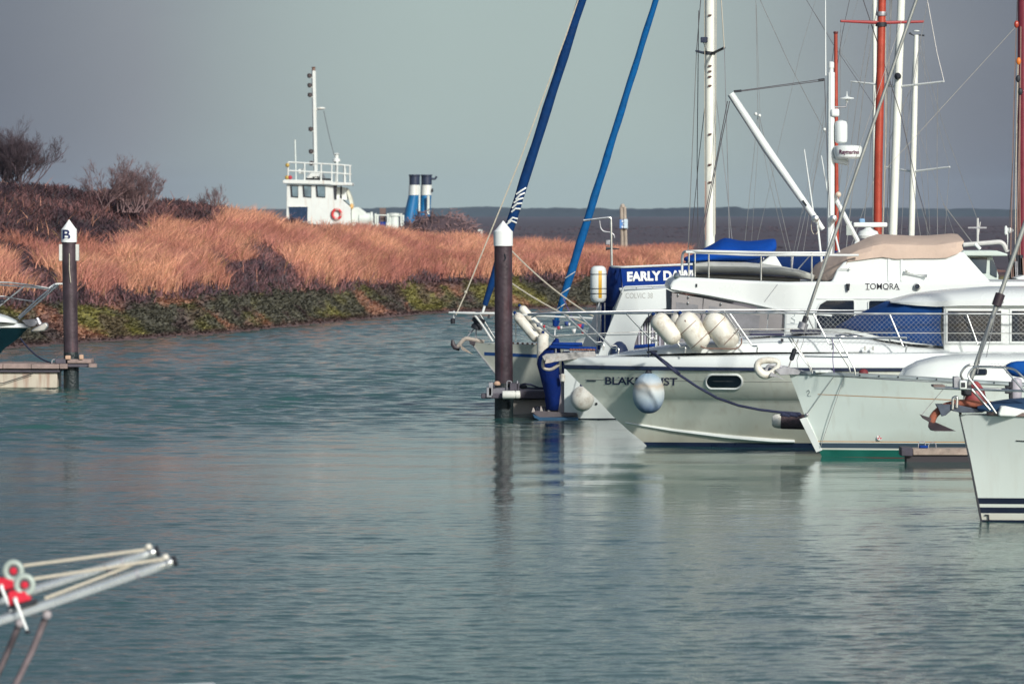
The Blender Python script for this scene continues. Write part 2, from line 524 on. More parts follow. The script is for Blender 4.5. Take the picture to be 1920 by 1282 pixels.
for k in range(8):
    lam = random.uniform(2.0, 5.0); th = random.gauss(0, 0.35) + math.pi / 2 + 0.12
    kx, ky = math.cos(th) * 2 * math.pi / lam, math.sin(th) * 2 * math.pi / lam
    Zg += 0.0045 * lam / (2 * math.pi) * np.sin(kx * Xg + ky * Yg + random.uniform(0, 6.28))
Zg *= fade
wat = kind(grid_obj('water', Xg, Yg, Zg, water_mat()), 'structure')
ra_ = wat.data.attributes.new('ruffle', 'FLOAT', 'POINT')
ra_.data.foreach_set('value', np.clip(chan * 0.75 + (1 - chan) * amp_s * 0.85, 0.05, 1.2).astype(np.float32).ravel())

# ---- the mud bank with its reed slope, running away to the right
CPX = np.array([-700, 0, 200, 400, 600, 800, 1000, 1280, 1500, 2200.0])
CU = (CPX - 960) / F
SH_Y = np.array([715, 655, 641, 628, 608, 589, 580, 573, 570, 566.0])
SH_D = 48000.0 / (SH_Y - 396)
Z_G = np.array([1.5, 1.45, 1.45, 1.4, 1.35, 1.35, 1.35, 1.35, 1.2, 1.0])
Z_B = np.array([2.2, 2.0, 2.0, 2.1, 2.05, 1.95, 1.85, 1.8, 1.5, 1.2])
Z_C = np.array([5.6, 4.95, 4.95, 4.1, 3.35, 2.75, 2.15, 2.0, 1.6, 1.2])
W_C = np.array([42, 40, 40, 36, 32, 30, 28, 26, 25, 25.0])
def shore(u): return np.interp(u, CU, SH_D)
def bank_z(X, Y):
    u = X / Y
    w = Y - shore(u)
    w = w + (fbm(X * 0.35, Y * 0.12, 21) - 0.5) * 2.0 * np.clip(w / 3, 0, 1)
    zg = np.interp(u, CU, Z_G); zb = np.interp(u, CU, Z_B); zc = np.interp(u, CU, Z_C); wc = np.interp(u, CU, W_C)
    def seg(a, b, za, zb_):
        t = np.clip((w - a) / (b - a), 0, 1); return (zb_ - za) * t
    def sseg(a, b, za, zb_):
        t = np.clip((w - a) / (b - a), 0, 1); t = t * t * (3 - 2 * t) * 0.5 + t * 0.5; return (zb_ - za) * t
    z = -0.9 + seg(-5, 0, -0.9, 0.0) + seg(0, 2.5, 0, 0.3) + seg(2.5, 9, 0.3, zg) + seg(9, 12.5, zg, zb) + sseg(12.5, wc, zb, zc) + sseg(wc + 2, wc + 26, zc, 0.45)
    lump = (fbm(X * 1.1, Y * 0.5, 5) - 0.5) * 0.55 * np.clip((w - 1.5) / 2, 0, 1) * np.clip((13 - w) / 3, 0, 1)
    lump2 = (fbm(X * 0.22, Y * 0.10, 9) - 0.5) * 0.9 * np.clip((w - 10) / 6, 0, 1)
    return z + lump + lump2, w
def bank_mat():
    m = bpy.data.materials.new('mud_and_weed'); m.use_nodes = True
    N = m.node_tree.nodes; L = m.node_tree.links
    p = N['Principled BSDF']; p.inputs['Roughness'].default_value = 0.85
    a = N.new('ShaderNodeVertexColor'); a.layer_name = 'tint'
    g = N.new('ShaderNodeNewGeometry')
    n = N.new('ShaderNodeTexNoise'); n.inputs['Scale'].default_value = 2.2; n.inputs['Detail'].default_value = 7
    L.new(g.outputs['Position'], n.inputs['Vector'])
    r = N.new('ShaderNodeMapRange'); r.inputs['From Min'].default_value = 0.3; r.inputs['From Max'].default_value = 0.7
    r.inputs['To Min'].default_value = 0.55; r.inputs['To Max'].default_value = 1.45
    L.new(n.outputs['Fac'], r.inputs['Value'])
    s = N.new('ShaderNodeVectorMath'); s.operation = 'SCALE'
    L.new(a.outputs['Color'], s.inputs[0]); L.new(r.outputs['Result'], s.inputs['Scale'])
    L.new(s.outputs['Vector'], p.inputs['Base Color'])
    b = N.new('ShaderNodeBump'); b.inputs['Distance'].default_value = 0.12
    L.new(n.outputs['Fac'], b.inputs['Height']); L.new(b.outputs['Normal'], p.inputs['Normal'])
    return m
def set_tint(o, cols):
    at_ = o.data.color_attributes.new('tint', 'FLOAT_COLOR', 'POINT')
    c4 = np.ones((len(cols), 4), np.float32); c4[:, :3] = cols
    at_.data.foreach_set('color', c4.ravel())
def mixc(a, b, t): return a + (b - a) * t[..., None]
MUD = np.array([0.095, 0.058, 0.055]); OCHRE = np.array([0.34, 0.17, 0.11]); GREEN = np.array([0.18, 0.165, 0.05]); DKGREEN = np.array([0.080, 0.076, 0.054])
SCRUB = np.array([0.085, 0.050, 0.056]); STRAW = np.array([0.36, 0.17, 0.12])
uu = np.linspace(-0.155, 0.115, 460)
ww = np.concatenate([np.linspace(-5, 14, 110), np.linspace(14.3, 50, 110)[0:], np.linspace(51, 72, 24)])
U, W = np.meshgrid(uu, ww)
Yb = shore(U) + W
Xb = U * Yb
Zb, Wn = bank_z(Xb, Yb)
# mask of the dark scrub: top of the bank at the left plus patches
def scrub_mask(X, Y, u, w):
    wc = np.interp(u, CU, W_C)
    top = np.interp(u, CU, [14, 25, 22, 30, 29.5, 40, 60, 60, 60, 60.0])
    edge = (fbm(X * 0.35, Y * 0.12, 61) - 0.5) * 11
    m = np.clip((w - top + edge) / 1.5, 0, 1)
    pt = np.clip((fbm(X * 0.24 + 7.3, Y * 0.085, 71) - 0.625) / 0.03, 0, 1) * np.clip((0.0 - u) / 0.02, 0, 1)
    fringe = np.clip((10.8 + (fbm(X * 0.5, Y * 0.2, 77) - 0.5) * 8 - w) / 4.0, 0, 1)
    return np.maximum(np.maximum(m, pt), fringe)
def ground_col(X, Y, w):
    w0 = w
    w = w + (fbm(X * 0.6, Y * 0.22, 201) - 0.5) * 6.0 * np.clip((w - 1) / 3, 0, 1)
    c = np.zeros(X.shape + (3,)) + MUD
    gmask = np.clip((w - 0.7) / 1.2, 0, 1) * np.clip((12.0 - w) / 4, 0, 1)
    p1 = fbm(X * 0.55, Y * 0.16, 31); p2 = fbm(X * 0.7, Y * 0.22, 47); p3 = fbm(X * 1.0, Y * 0.3, 53)
    base = mixc(np.zeros_like(c) + DKGREEN, np.zeros_like(c) + GREEN, np.clip((p1 - 0.42) / 0.16, 0, 1))
    base = mixc(base, np.zeros_like(c) + OCHRE, np.clip((p2 - 0.55) / 0.08, 0, 1) * 0.85)
    base = mixc(base, np.zeros_like(c) + SCRUB, np.clip((p3 - 0.56) / 0.08, 0, 1) * 0.6)
    c = mixc(c, base, gmask)
    c = mixc(c, np.zeros_like(c) + SCRUB, np.clip((w - 7.5) / 4, 0, 1))
    c = mixc(c, np.zeros_like(c) + STRAW * 0.7, np.clip((w - 13.5) / 2, 0, 1) * (1 - scrub_mask(X, Y, X / Y, w0)))
    return c
bank = kind(grid_obj('mud_bank', Xb, Yb, Zb, bank_mat()), 'structure')
set_tint(bank, ground_col(Xb, Yb, Wn).reshape(-1, 3))

# ---- blades: reeds, scrub twigs and weed tufts, each a real leaf-sized face
def blade_mat(name, trans=0.25):
    m = bpy.data.materials.new(name); m.use_nodes = True
    N = m.node_tree.nodes; L = m.node_tree.links
    p = N['Principled BSDF']; p.inputs['Roughness'].default_value = 0.75; p.inputs['Specular IOR Level'].default_value = 0.2
    a = N.new('ShaderNodeVertexColor'); a.layer_name = 'tint'
    g = N.new('ShaderNodeNewGeometry')
    r = N.new('ShaderNodeMapRange'); r.inputs['To Min'].default_value = 0.6; r.inputs['To Max'].default_value = 1.4
    L.new(g.outputs['Random Per Island'], r.inputs['Value'])
    s = N.new('ShaderNodeVectorMath'); s.operation = 'SCALE'
    L.new(a.outputs['Color'], s.inputs[0]); L.new(r.outputs['Result'], s.inputs['Scale'])
    L.new(s.outputs['Vector'], p.inputs['Base Color'])
    t = N.new('ShaderNodeBsdfTranslucent'); L.new(s.outputs['Vector'], t.inputs['Color'])
    mx = N.new('ShaderNodeMixShader'); mx.inputs['Fac'].default_value = trans
    L.new(p.outputs[0], mx.inputs[1]); L.new(t.outputs[0], mx.inputs[2])
    L.new(mx.outputs[0], N['Material Output'].inputs['Surface'])
    return m
BLADE = blade_mat('dry_blades')
def blades(name, P, H, Wd, lean, C, m=BLADE):
    """P (n,3) base points; H heights; Wd widths; lean (n,2) tip offset; C (n,3) colours: two bent triangles and a tip each"""
    n = len(P)
    yaw = rng.uniform(-1.1, 1.1, n)
    dx = np.cos(yaw) * Wd / 2; dy = np.sin(yaw) * Wd / 2
    V = np.zeros((n, 5, 3), np.float32)
    V[:, 0] = P + np.stack([-dx, -dy, 0 * dx], -1); V[:, 1] = P + np.stack([dx, dy, 0 * dx], -1)
    mid = P + np.stack([lean[:, 0] * 0.3, lean[:, 1] * 0.3, H * 0.6], -1)
    V[:, 2] = mid + np.stack([dx * 0.75, dy * 0.75, 0 * dx], -1); V[:, 3] = mid + np.stack([-dx * 0.75, -dy * 0.75, 0 * dx], -1)
    V[:, 4] = P + np.stack([lean[:, 0], lean[:, 1], H], -1)
    b = (np.arange(n) * 5)[:, None]
    quad = b + np.array([[0, 1, 2, 3]]); tri = b + np.array([[3, 2, 4]])
    loops = np.concatenate([quad, tri], 1).ravel().astype(np.int32)
    starts = ((np.arange(n) * 7)[:, None] + np.array([[0, 4]])).ravel().astype(np.int32)
    me = bpy.data.meshes.new(name)
    me.vertices.add(n * 5); me.vertices.foreach_set('co', V.ravel())
    me.loops.add(len(loops)); me.loops.foreach_set('vertex_index', loops)
    me.polygons.add(2 * n); me.polygons.foreach_set('loop_start', starts)
    me.update(calc_edges=True)
    me.materials.append(m)
    o = bpy.data.objects.new(name, me); COL.objects.link(o)
    set_tint(o, np.repeat(C, 5, 0))
    return o
def scatter(n, u0, u1, w0, w1, power=1.0):
    u = rng.uniform(u0, u1, n); w = w0 + (w1 - w0) * rng.uniform(0, 1, n) ** power
    Y = shore(u) + w; X = u * Y
    z, wn = bank_z(X, Y)
    return X, Y, z, u, wn
X, Y, z, u, w = scatter(310000, -0.118, 0.033, 9.0, 45.0)
sm = scrub_mask(X, Y, u, w)
keep = (rng.uniform(0, 1, len(X)) > sm * 0.995)
ends = np.clip((0.0315 - u) / 0.004, 0, 1)
keep &= rng.uniform(0, 1, len(X)) < ends
X, Y, z, u, w = X[keep], Y[keep], z[keep], u[keep], w[keep]
n = len(X)
tone = fbm(X * 0.5, Y * 0.17, 83)
tone2 = fbm(X * 1.3, Y * 0.5, 89)
C = mixc(np.zeros((n, 3)) + np.array([0.42, 0.175, 0.125]), np.zeros((n, 3)) + np.array([0.68, 0.35, 0.225]), np.clip((tone - 0.36) / 0.25, 0, 1))
C = mixc(C, np.zeros((n, 3)) + np.array([0.48, 0.20, 0.165]), np.clip((tone2 - 0.52) / 0.12, 0, 1) * 0.75)
C = mixc(C, np.zeros((n, 3)) + np.array([0.24, 0.20, 0.06]), (rng.uniform(0, 1, n) < 0.05) * 0.7)
clump = fbm(X * 2.1, Y * 0.9, 131)
H = rng.uniform(0.30, 0.85, n) * (0.45 + 0.5 * tone + 0.75 * clump)
C = C * (0.72 + 0.55 * clump)[:, None]
lean = np.stack([rng.normal(0.06, 0.38, n) + 0.5 * (tone2 - 0.5), rng.normal(0, 0.25, n)], -1) * H[:, None] * 1.2
kind(blades('reed_grass', np.stack([X, Y, z - 0.03], -1), H, rng.uniform(0.022, 0.055, n), lean, C), 'stuff', 'orange dry reeds covering the slope of the bank')

# scrub: short dark twiggy growth
X, Y, z, u, w = scatter(230000, -0.118, 0.034, 7.5, 47.0)
sm = scrub_mask(X, Y, u, w)
keep = rng.uniform(0, 1, len(X)) < sm * np.clip((0.0325 - u) / 0.003, 0, 1) * np.clip((w + (fbm(X * 0.6, Y * 0.22, 201) - 0.5) * 6.0 - 6.5) / 5, 0, 1)
X, Y, z, u, w = X[keep], Y[keep], z[keep], u[keep], w[keep]
n = len(X)
tone = fbm(X * 0.7, Y * 0.25, 97)
hh = (0.25 + 0.75 * fbm(X * 0.8, Y * 0.3, 101)) * np.where(w < 17, 0.55, 1.15)
C = mixc(np.zeros((n, 3)) + np.array([0.056, 0.034, 0.044]), np.zeros((n, 3)) + np.array([0.20, 0.098, 0.095]), np.clip((tone - 0.35) / 0.35, 0, 1))
C = mixc(C, np.zeros((n, 3)) + np.array([0.05, 0.045, 0.05]), (rng.uniform(0, 1, n) < 0.3) * 0.8)
lift = rng.uniform(0, 0.6, n) * hh
H = rng.uniform(0.12, 0.32, n)
C = C * np.where(w < 18, 1.45, 1.0)[:, None]
lean = np.stack([rng.normal(0, 0.22, n), rng.normal(0, 0.2, n)], -1)
kind(blades('dark_scrub', np.stack([X, Y, z - 0.05 + lift], -1), H, rng.uniform(0.03, 0.08, n), lean, C), 'stuff', 'dark brown scrub along the top and foot of the bank')

# weed tufts on the mud slope
X, Y, z, u, w = scatter(42000, -0.118, 0.04, 0.6, 10.5)
n = len(X)
C = ground_col(X, Y, w) * rng.uniform(0.9, 1.7, (n, 1))
H = rng.uniform(0.03, 0.11, n)
lean = np.stack([rng.normal(0.05, 0.16, n), rng.normal(-0.1, 0.12, n)], -1)
kind(blades('seaweed', np.stack([X, Y, z - 0.03], -1), H, rng.uniform(0.06, 0.18, n), lean, C), 'stuff', 'green and brown weed covering the foot of the bank')

# ---- saltmarsh plain behind, and the low far shore
MARSH = mat('saltmarsh', (0.066, 0.050, 0.064), 0.95, var=0.30, scale=0.02, dirt=((0.06, 0.058, 0.07), 0.48, 0.8, 0.006), bump=0.03, bscale=0.6)
xs_ = np.concatenate([np.linspace(-2600, -80, 30), np.linspace(-70, 80, 90), np.linspace(90, 2600, 30)])
ys_ = np.concatenate([np.linspace(262, 420, 90), np.geomspace(425, 5200, 60)])
Xm, Ym = np.meshgrid(xs_, ys_)
um = Xm / Ym
Wm = Ym - shore(um)
Zm = 0.40 + 0.25 * fbm(Xm * 0.12, Ym * 0.05, 5) - 2.2 * np.clip((34 - Wm) / 20, 0, 1) - 1.2 * np.clip((10 - Wm) / 8, 0, 1)
kind(grid_obj('saltmarsh', Xm, Ym, Zm, MARSH), 'structure')
# clumps on the marsh so that it is not a clean plane
n = 30000
d = np.exp(rng.uniform(math.log(310), math.log(1500), n)); u = rng.uniform(-0.07, 0.10, n)
X = u * d; Y = d
C = mixc(np.zeros((n, 3)) + np.array([0.075, 0.048, 0.058]), np.zeros((n, 3)) + np.array([0.12, 0.078, 0.088]), fbm(X * 0.05, Y * 0.008, 7))
s_ = d / 350
kind(blades('marsh_plants', np.stack([X, Y, np.full(n, 0.40)], -1), rng.uniform(0.04, 0.12, n) * s_ ** 0.5, rng.uniform(0.1, 0.5, n) * s_, np.stack([rng.normal(0, 0.2, n), rng.normal(0, 0.2, n)], -1), C), 'stuff', 'dark sea plants growing over the flat marsh')
FARM = mat('far_woodland', (0.030, 0.045, 0.056), 0.95, var=0.4, scale=0.01)
xf = np.linspace(-900, 900, 700)
top = 5.2 + 2.2 * fbm(xf * 0.012, xf * 0, 5) + 1.3 * (fbm(xf * 0.09, xf * 0 + 3, 15) - 0.5) * 2
rows = []
prof = [(0, 0.0), (20, 0.75), (60, 1.0), (200, 1.0), (400, 0.0)]
Xf = np.array([xf for _ in prof]); Yf = np.array([np.full_like(xf, 4200.0 + p) for p, _ in prof]); Zf = np.array([0.2 + top * q for _, q in prof])
kind(grid_obj('far_shore', Xf, Yf, Zf, FARM), 'structure')

# ---- moist air between the camera and the far shore
def haze_mat():
    m = bpy.data.materials.new('sea_haze'); m.use_nodes = True
    N = m.node_tree.nodes; L = m.node_tree.links
    N.remove(N['Principled BSDF'])
    v = N.new('ShaderNodeVolumePrincipled')
    v.inputs['Color'].default_value = (0.60, 0.78, 1.0, 1); v.inputs['Density'].default_value = 0.00005; v.inputs['Anisotropy'].default_value = 0.0
    L.new(v.outputs[0], N['Material Output'].inputs['Volume'])
    return m
mb = MB(); mb.box(-2900, 2900, -420, 5600, -2.5, 34)
kind(mb.build('haze', haze_mat(), smooth=False), 'stuff')
# ------------------------------------------------------------------ motor cruiser (BLAKES MIST)
DC = 109.0
cr_ = thing('motor_cruiser', 'white motor cruiser named on its bow, with blue windscreen cover and netted side rail', 'motorboat', (5.5, DC, 0))
def PC(x, y, off=0.0): return at(x, y, DC + off)
BWHITE = mat('bright_white_gelcoat', (0.69, 0.725, 0.71), 0.25, var=0.03, scale=1.0, streak=((0.6, 0.58, 0.5), 0.64, 0.3))
C_ = hull(cr_, DC, 13.4, [
    ('boot_stripe', NAVY, [(1250, 870, 880, 1.0, 7, 1.5), (1222, 846, 852, 1.32, 7, 1.6), (1206, 828.5, 831, 1.43, 7, 1.6)]),
    ('hull_side', CREAM, [(1206, 828.5, 831, 1.432, 7, 1.6), (1180, 808, 811, 1.52, 6.8, 1.65), (1150, 781, 790, 1.64, 6.5, 1.72), (1124, 753, 760, 1.74, 6.2, 1.8), (1117, 746, 748, 1.77, 6, 1.85),
                          (1115, 744, 745.5, 1.81, 6, 1.87), (1085, 717, 721, 1.88, 5.8, 2.0), (1061, 692, 697, 1.93, 5.5, 2.1)]),
    ('rub_rail', NAVY, [(1061, 692, 697, 1.935, 5.5, 2.1), (1056, 690.5, 695.5, 1.965, 5.5, 2.1), (1055, 684.5, 690.5, 1.965, 5.5, 2.1), (1058, 683.5, 689.5, 1.935, 5.5, 2.1)]),
    ('gunwale', BWHITE, [(1058, 683.5, 689.5, 1.93, 5.5, 2.1), (1056, 677, 680, 1.93, 5.5, 2.1), (1059, 671.5, 662, 1.86, 5.5, 2.1), (1066, 670, 660.5, 1.78, 5.4, 2.1)]),
], deck=(1066, 670, 660.5, 1.78, 5.4, 2.1), deckmat=BWHITE)
SC_ = C_['surf']
# spray rail curling along the lower bow
pts = []
for px, py in [(1172, 792), (1215, 799), (1260, 806), (1310, 812), (1360, 818), (1410, 822.5), (1450, 825.5), (1490, 827)]:
    p = PC(px, py, -1.0); yy = SC_(p.x, p.z); p = at(px, py, yy); pts.append(Vector((p.x, SC_(p.x, p.z) - 0.01, p.z)))
mb = MB(); mb.tube(pts, [0.012, 0.022, 0.03, 0.036, 0.042, 0.046, 0.046, 0.03], 6); mb.build('spray_rail', BWHITE, cr_)
# faint line under the sheer
mb = MB()
mb.tube([Vector((x, SC_(x, z) - 0.002, z)) for x, z in [(lambda p: (p.x, p.z))(PC(q, 715.5, -1.7)) for q in np.linspace(1100, 1520, 20)]], 0.005, 4)
mb.build('scribe_line', mat('scribe_grey', (0.3, 0.29, 0.27), 0.5), cr_)
mb = MB()
mb.tube([Vector((x, SC_(x, z) - 0.004, z)) for x, z in [(lambda p: (p.x, p.z))(PC(q, 715.5, -0.8)) for q in np.linspace(1101, 1118, 3)]], 0.01, 4)
mb.build('bow_marker', NAVY, cr_)
# oval port light
def oval(cx, cy, hw, hh, n=28, r=None):
    r = r or hh
    out = []
    for k in range(n):
        a = 2 * math.pi * k / n
        c, s = math.cos(a), math.sin(a)
        out.append((cx + (hw - r) * (1 if c > 0 else -1) + r * c, cy + (hh - r) * (1 if s > 0 else -1) + r * s))
    return out
def decal(poly, surf, off, D0):
    vs = []
    for px, py in poly:
        p = at(px, py, D0); p = at(px, py, surf(p.x, p.z)); vs.append((p.x, surf(p.x, p.z) - off, p.z))
    return vs
ring = decal(oval(1357.5, 715.5, 34, 13.5), SC_, 0.004, DC - 1.6)
mb = MB(); mb.tube(ring, 0.022, 6, closed=True)
pl = mb.build('port_light', BWHITE, cr_)
v = decal(oval(1357.5, 715, 32, 11.5), SC_, 0.008, DC - 1.6)
mb = MB(); mb.add(v, [tuple(range(len(v)))]); mb.build('pane', GLASS, pl, smooth=False)
# name
LETTER = mat('navy_lettering', (0.022, 0.028, 0.075), 0.5)
p = PC(1136, 722.5, -1.1)
text('BLAKES MIST', 'name_lettering', p, 0.205, LETTER, cr_, width=PC(1270, 722, -1.1).x - p.x, bold=0.004, surf=SC_)
# letter serifs: short bars at the feet and heads of the upright strokes
for px in (1139, 1153, 1163, 1176, 1181, 1246, 1264):
    for py in (709, 722.3):
        mb = MB(); a = PC(px - 3.2, py, -1.1); b = PC(px + 3.6, py, -1.1)
        mb.box(a.x, b.x, SC_(a.x, a.z) - 0.014, SC_(a.x, a.z) - 0.003, a.z - 0.007, a.z + 0.007)
        mb.build('letter_serif', LETTER, cr_, smooth=False)
# trunk cabin / coachroof on the foredeck
def trunk(stations, D, m, parent, name, flat=0.8, corner=0.12):
    """stations: (px, py top, py base, half width)"""
    secs = []
    for px, pt, pb, hw in stations:
        a = at(px, pt, D - hw * 0.6); b = at(px, pb, D - hw)
        zt, zb = a.z, b.z; x = at(px, pt, D - hw * 0.8).x
        h = zt - zb
        sec = [(x, D - hw, zb), (x, D - hw * 0.97, zb + h * 0.45), (x, D - hw * 0.90, zb + h * 0.80), (x, D - hw * flat, zt - h * 0.06), (x, D - hw * 0.4, zt + h * 0.05), (x, D, zt + h * 0.07)]
        sec = sec + [(x, 2 * D - q[1], q[2]) for q in reversed(sec[:-1])]
        secs.append(sec)
    mb = MB(); mb.loft(secs, closed=True, caps=True)
    return mb.build(name, m, parent, ang=50)
trunk([(1140, 667, 668, 0.25), (1180, 659, 666, 0.55), (1230, 652, 664, 0.85), (1290, 644, 662, 1.1), (1360, 637.5, 661, 1.28), (1430, 632.5, 660, 1.38), (1500, 628, 660, 1.42), (1560, 624.5, 660, 1.44), (1610, 630, 660, 1.46), (1660, 641, 661, 1.46), (1720, 648.5, 661, 1.46), (1780, 652, 661, 1.46)], DC, BWHITE, cr_, 'coachroof')
# saloon side and roof above the coachroof
CAB = [(1640, 650), (1768, 650), (2330, 652)]
hwC = 1.36
yb = DC - hwC
def bx(px0, px1, py0, py1, D0, D1):
    a = at(px0, py1, D0); b = at(px1, py0, D0)
    return (a.x, b.x, D0, D1, a.z, b.z)
mb = MB(); mb.box(*bx(1769, 2330, 572, 662, yb, DC + hwC)); mb.build('saloon', BWHITE, cr_, bevel=0.02)
# windows: recessed glass, frames proud of the side
for i, (a, b) in enumerate([(1773, 1881), (1893, 1990), (2004, 2110)]):
    fr = MB(); w_ = 4.0
    fr.box(*bx(a, b, 579, 583, yb - 0.02, yb - 0.002)); fr.box(*bx(a, b, 640, 644, yb - 0.02, yb - 0.002))
    fr.box(*bx(a, a + w_, 583, 640, yb - 0.02, yb - 0.002)); fr.box(*bx(b - w_, b, 583, 640, yb - 0.02, yb - 0.002))
    wo = fr.build('window', BWHITE, cr_, bevel=0.004)
    g = MB(); g.box(*bx(a + w_, b - w_, 583, 640, yb - 0.008, yb - 0.003)); g.build('pane', GLASS, wo)
# blue canvas over the raked windscreen
bot = [(1566, 613.5, 0.0), (1584, 616, -0.45), (1618, 623, -0.9), (1660, 634, -1.2), (1710, 642, -1.36), (1768, 649, -1.40)]
topc = [(1662, 565, 0.0), (1668, 565.5, -0.4), (1682, 566.5, -0.8), (1702, 568, -1.08), (1735, 570, -1.22), (1768, 572, -1.30)]
B3 = [PC(*q) for q in bot]; T3 = [PC(*q) for q in topc]
mir = lambda L: [Vector((q.x, 2 * DC - q.y, q.z)) for q in reversed(L)][:-1] if False else [Vector((q.x, 2 * DC - q.y, q.z)) for q in reversed(L[1:])]
Bf = mir(B3) + B3; Tf = mir(T3) + T3
secs = []
for t in np.linspace(0, 1, 7):
    bulge = 0.05 * math.sin(math.pi * t)
    secs.append([b.lerp(q, t) + Vector((-bulge, -bulge * 0.6 * (1 if b.y < DC else -1), 0.0)) for b, q in zip(Bf, Tf)])
mb = MB(); mb.loft(secs, closed=False)
mb.build('windscreen_cover', mat('blue_screen_canvas', (0.005, 0.042, 0.16), 0.85, spec=0.15, var=0.15, scale=3, bump=0.012, bscale=9), cr_, solid=0.012, ang=60)
# hardtop with its sloping brow
secs = []
for px, pt, pb, hw in [(1672, 564, 568, 0.9), (1690, 558.5, 570, 1.12), (1720, 551, 573, 1.3), (1755, 546, 575, 1.42), (1800, 541.5, 573, 1.46), (1870, 537, 573, 1.48), (2000, 536, 573, 1.48), (2340, 540, 573, 1.45)]:
    a = at(px, pt, DC - 0.3); b = at(px, pb, DC - hw)
    x = b.x; h = a.z - b.z
    s1 = [(x, DC - hw, b.z), (x, DC - hw - 0.01, b.z + h * 0.35), (x, DC - hw * 0.93, b.z + h * 0.62), (x, DC - hw * 0.75, b.z + h * 0.85), (x, DC - hw * 0.35, b.z + h * 0.98), (x, DC, b.z + h)]
    secs.append(s1 + [(q[0], 2 * DC - q[1], q[2]) for q in reversed(s1[:-1])])
mb = MB(); mb.loft(secs); mb.build('hardtop', BWHITE, cr_, ang=50)
# maroon straps, box hatch and vents on the side deck
MAROON = mat('maroon_canvas', (0.16, 0.018, 0.025), 0.8, var=0.2)
for a, b in (((1796, 673.5), (1846, 670.5)), ((1859, 669), (1911, 665))):
    mb = MB(); mb.tube([PC(a[0], a[1], -1.84), PC((a[0] + b[0]) / 2, (a[1] + b[1]) / 2 - 1.5, -1.84), PC(b[0], b[1], -1.84)], [0.018, 0.03, 0.02], 8)
    mb.build('handrail_cover', MAROON, cr_)
for px in (1622, 1637):
    mb = MB(); mb.box(*bx(px - 1.6, px + 1.6, 649, 657, DC - 1.62, DC - 1.56)); mb.tube([PC(px - 9, 653, -1.6), PC(px + 9, 653, -1.6)], 0.006, 6); mb.build('cleat', STEEL, cr_, bevel=0.005)
for px in (1577, 1600):
    mb = MB(); c = PC(px, 631, -1.18); mb.ball(c, (0.13, 0.1, 0.05)); mb.build('vent', STEEL, cr_)
for px0, px1, py in ((1406, 1470, 623.5), (1484, 1540, 620.5)):
    mb = MB(); a = PC(px0, py + 1.5, -1.1); b = PC(px1, py - 2, -1.1); mb.box(a.x, b.x, DC - 1.1, DC - 0.5, a.z - 0.04, a.z + 0.035); mb.build('hatch', mat('smoked_hatch', (0.03, 0.03, 0.07), 0.3), cr_, bevel=0.01)
mb = MB(); mb.box(*bx(1464, 1469, 635, 641, DC - 1.40, DC - 1.34)); mb.build('socket', DARK, cr_)
# cleat for the bow line
mb = MB()
mb.tube([PC(1213, 660, -1.35), PC(1232, 658.5, -1.4)], 0.022, 8); mb.tube([PC(1222, 667, -1.36), PC(1222, 660, -1.36)], 0.02, 8)
mb.build('cleat', DARK, cr_)
# ---- rails
def hb_rail(px): return float(np.interp(px, [998, 1020, 1060, 1120, 1200, 1300, 1420, 1600, 1800, 2300], [0.25, 0.42, 0.62, 0.86, 1.12, 1.38, 1.58, 1.70, 1.74, 1.70]))
top = [(1000, 590), (1020, 588.2), (1060, 588), (1150, 587.5), (1300, 586.5), (1450, 586.5), (1600, 588), (1800, 588.5), (2300, 590)]
midr = [(1038, 632), (1090, 629.5), (1200, 627), (1350, 624), (1500, 623), (1700, 624), (1920, 625), (2300, 626)]
def railpt(px, py, sd):
    h = hb_rail(px); p = at(px, py, DC - h)
    return Vector((p.x, DC + sd * h, p.z))
def rail_line(L, sd, n=40):
    xs_ = np.linspace(L[0][0], L[-1][0], n)
    ys_ = np.interp(xs_, [q[0] for q in L], [q[1] for q in L])
    return [railpt(a, b, sd) for a, b in zip(xs_, ys_)]
nr = rail_line(top, -1); fr = rail_line(top, 1)
nose = [nr[0] + (fr[0] - nr[0]) * t + Vector((-0.10 * math.sin(math.pi * t), 0, 0)) for t in np.linspace(0, 1, 9)]
mb = MB(); mb.tube(list(reversed(nr)) + nose[1:-1] + fr, 0.019, 8); mb.build('top_rail', STEEL, cr_)
for sd in (-1, 1):
    mb = MB(); mb.tube(rail_line(midr, sd, 24), 0.009, 6); mb.build('mid_rail', STEEL, cr_)
    # forward drop of the pulpit
    mb = MB(); mb.tube(arc_path([railpt(1010, 588.5, sd), railpt(994, 596, sd), railpt(1037, 632.5, sd), railpt(1046, 633, sd)], 0.15), 0.016, 8); mb.build('pulpit_leg', STEEL, cr_)
    for a, b in (((1057, 589), (1131, 655)), ((1083, 588), (1159, 663)), ((1174, 587), (1232, 648)), ((1231, 588), (1284, 661)), ((1368, 587), (1419, 659)), ((1525, 588), (1560, 655)), ((1668, 589), (1698, 659)), ((1813, 590), (1837, 655)), ((1990, 590), (2015, 655))):
        A = railpt(a[0], a[1], sd)
        h = hb_rail(b[0]) + 0.08; q = at(b[0], b[1], DC - h); Bp = Vector((q.x, DC + sd * h, q.z - 0.01))
        knee = A.lerp(Bp, 0.86); foot = Vector((Bp.x, Bp.y, Bp.z))
        mb = MB(); mb.tube(arc_path([A, knee, Vector((Bp.x + 0.02, Bp.y, Bp.z + 0.12)), foot], 0.08), 0.0145, 8); mb.build('stanchion', STEEL, cr_)
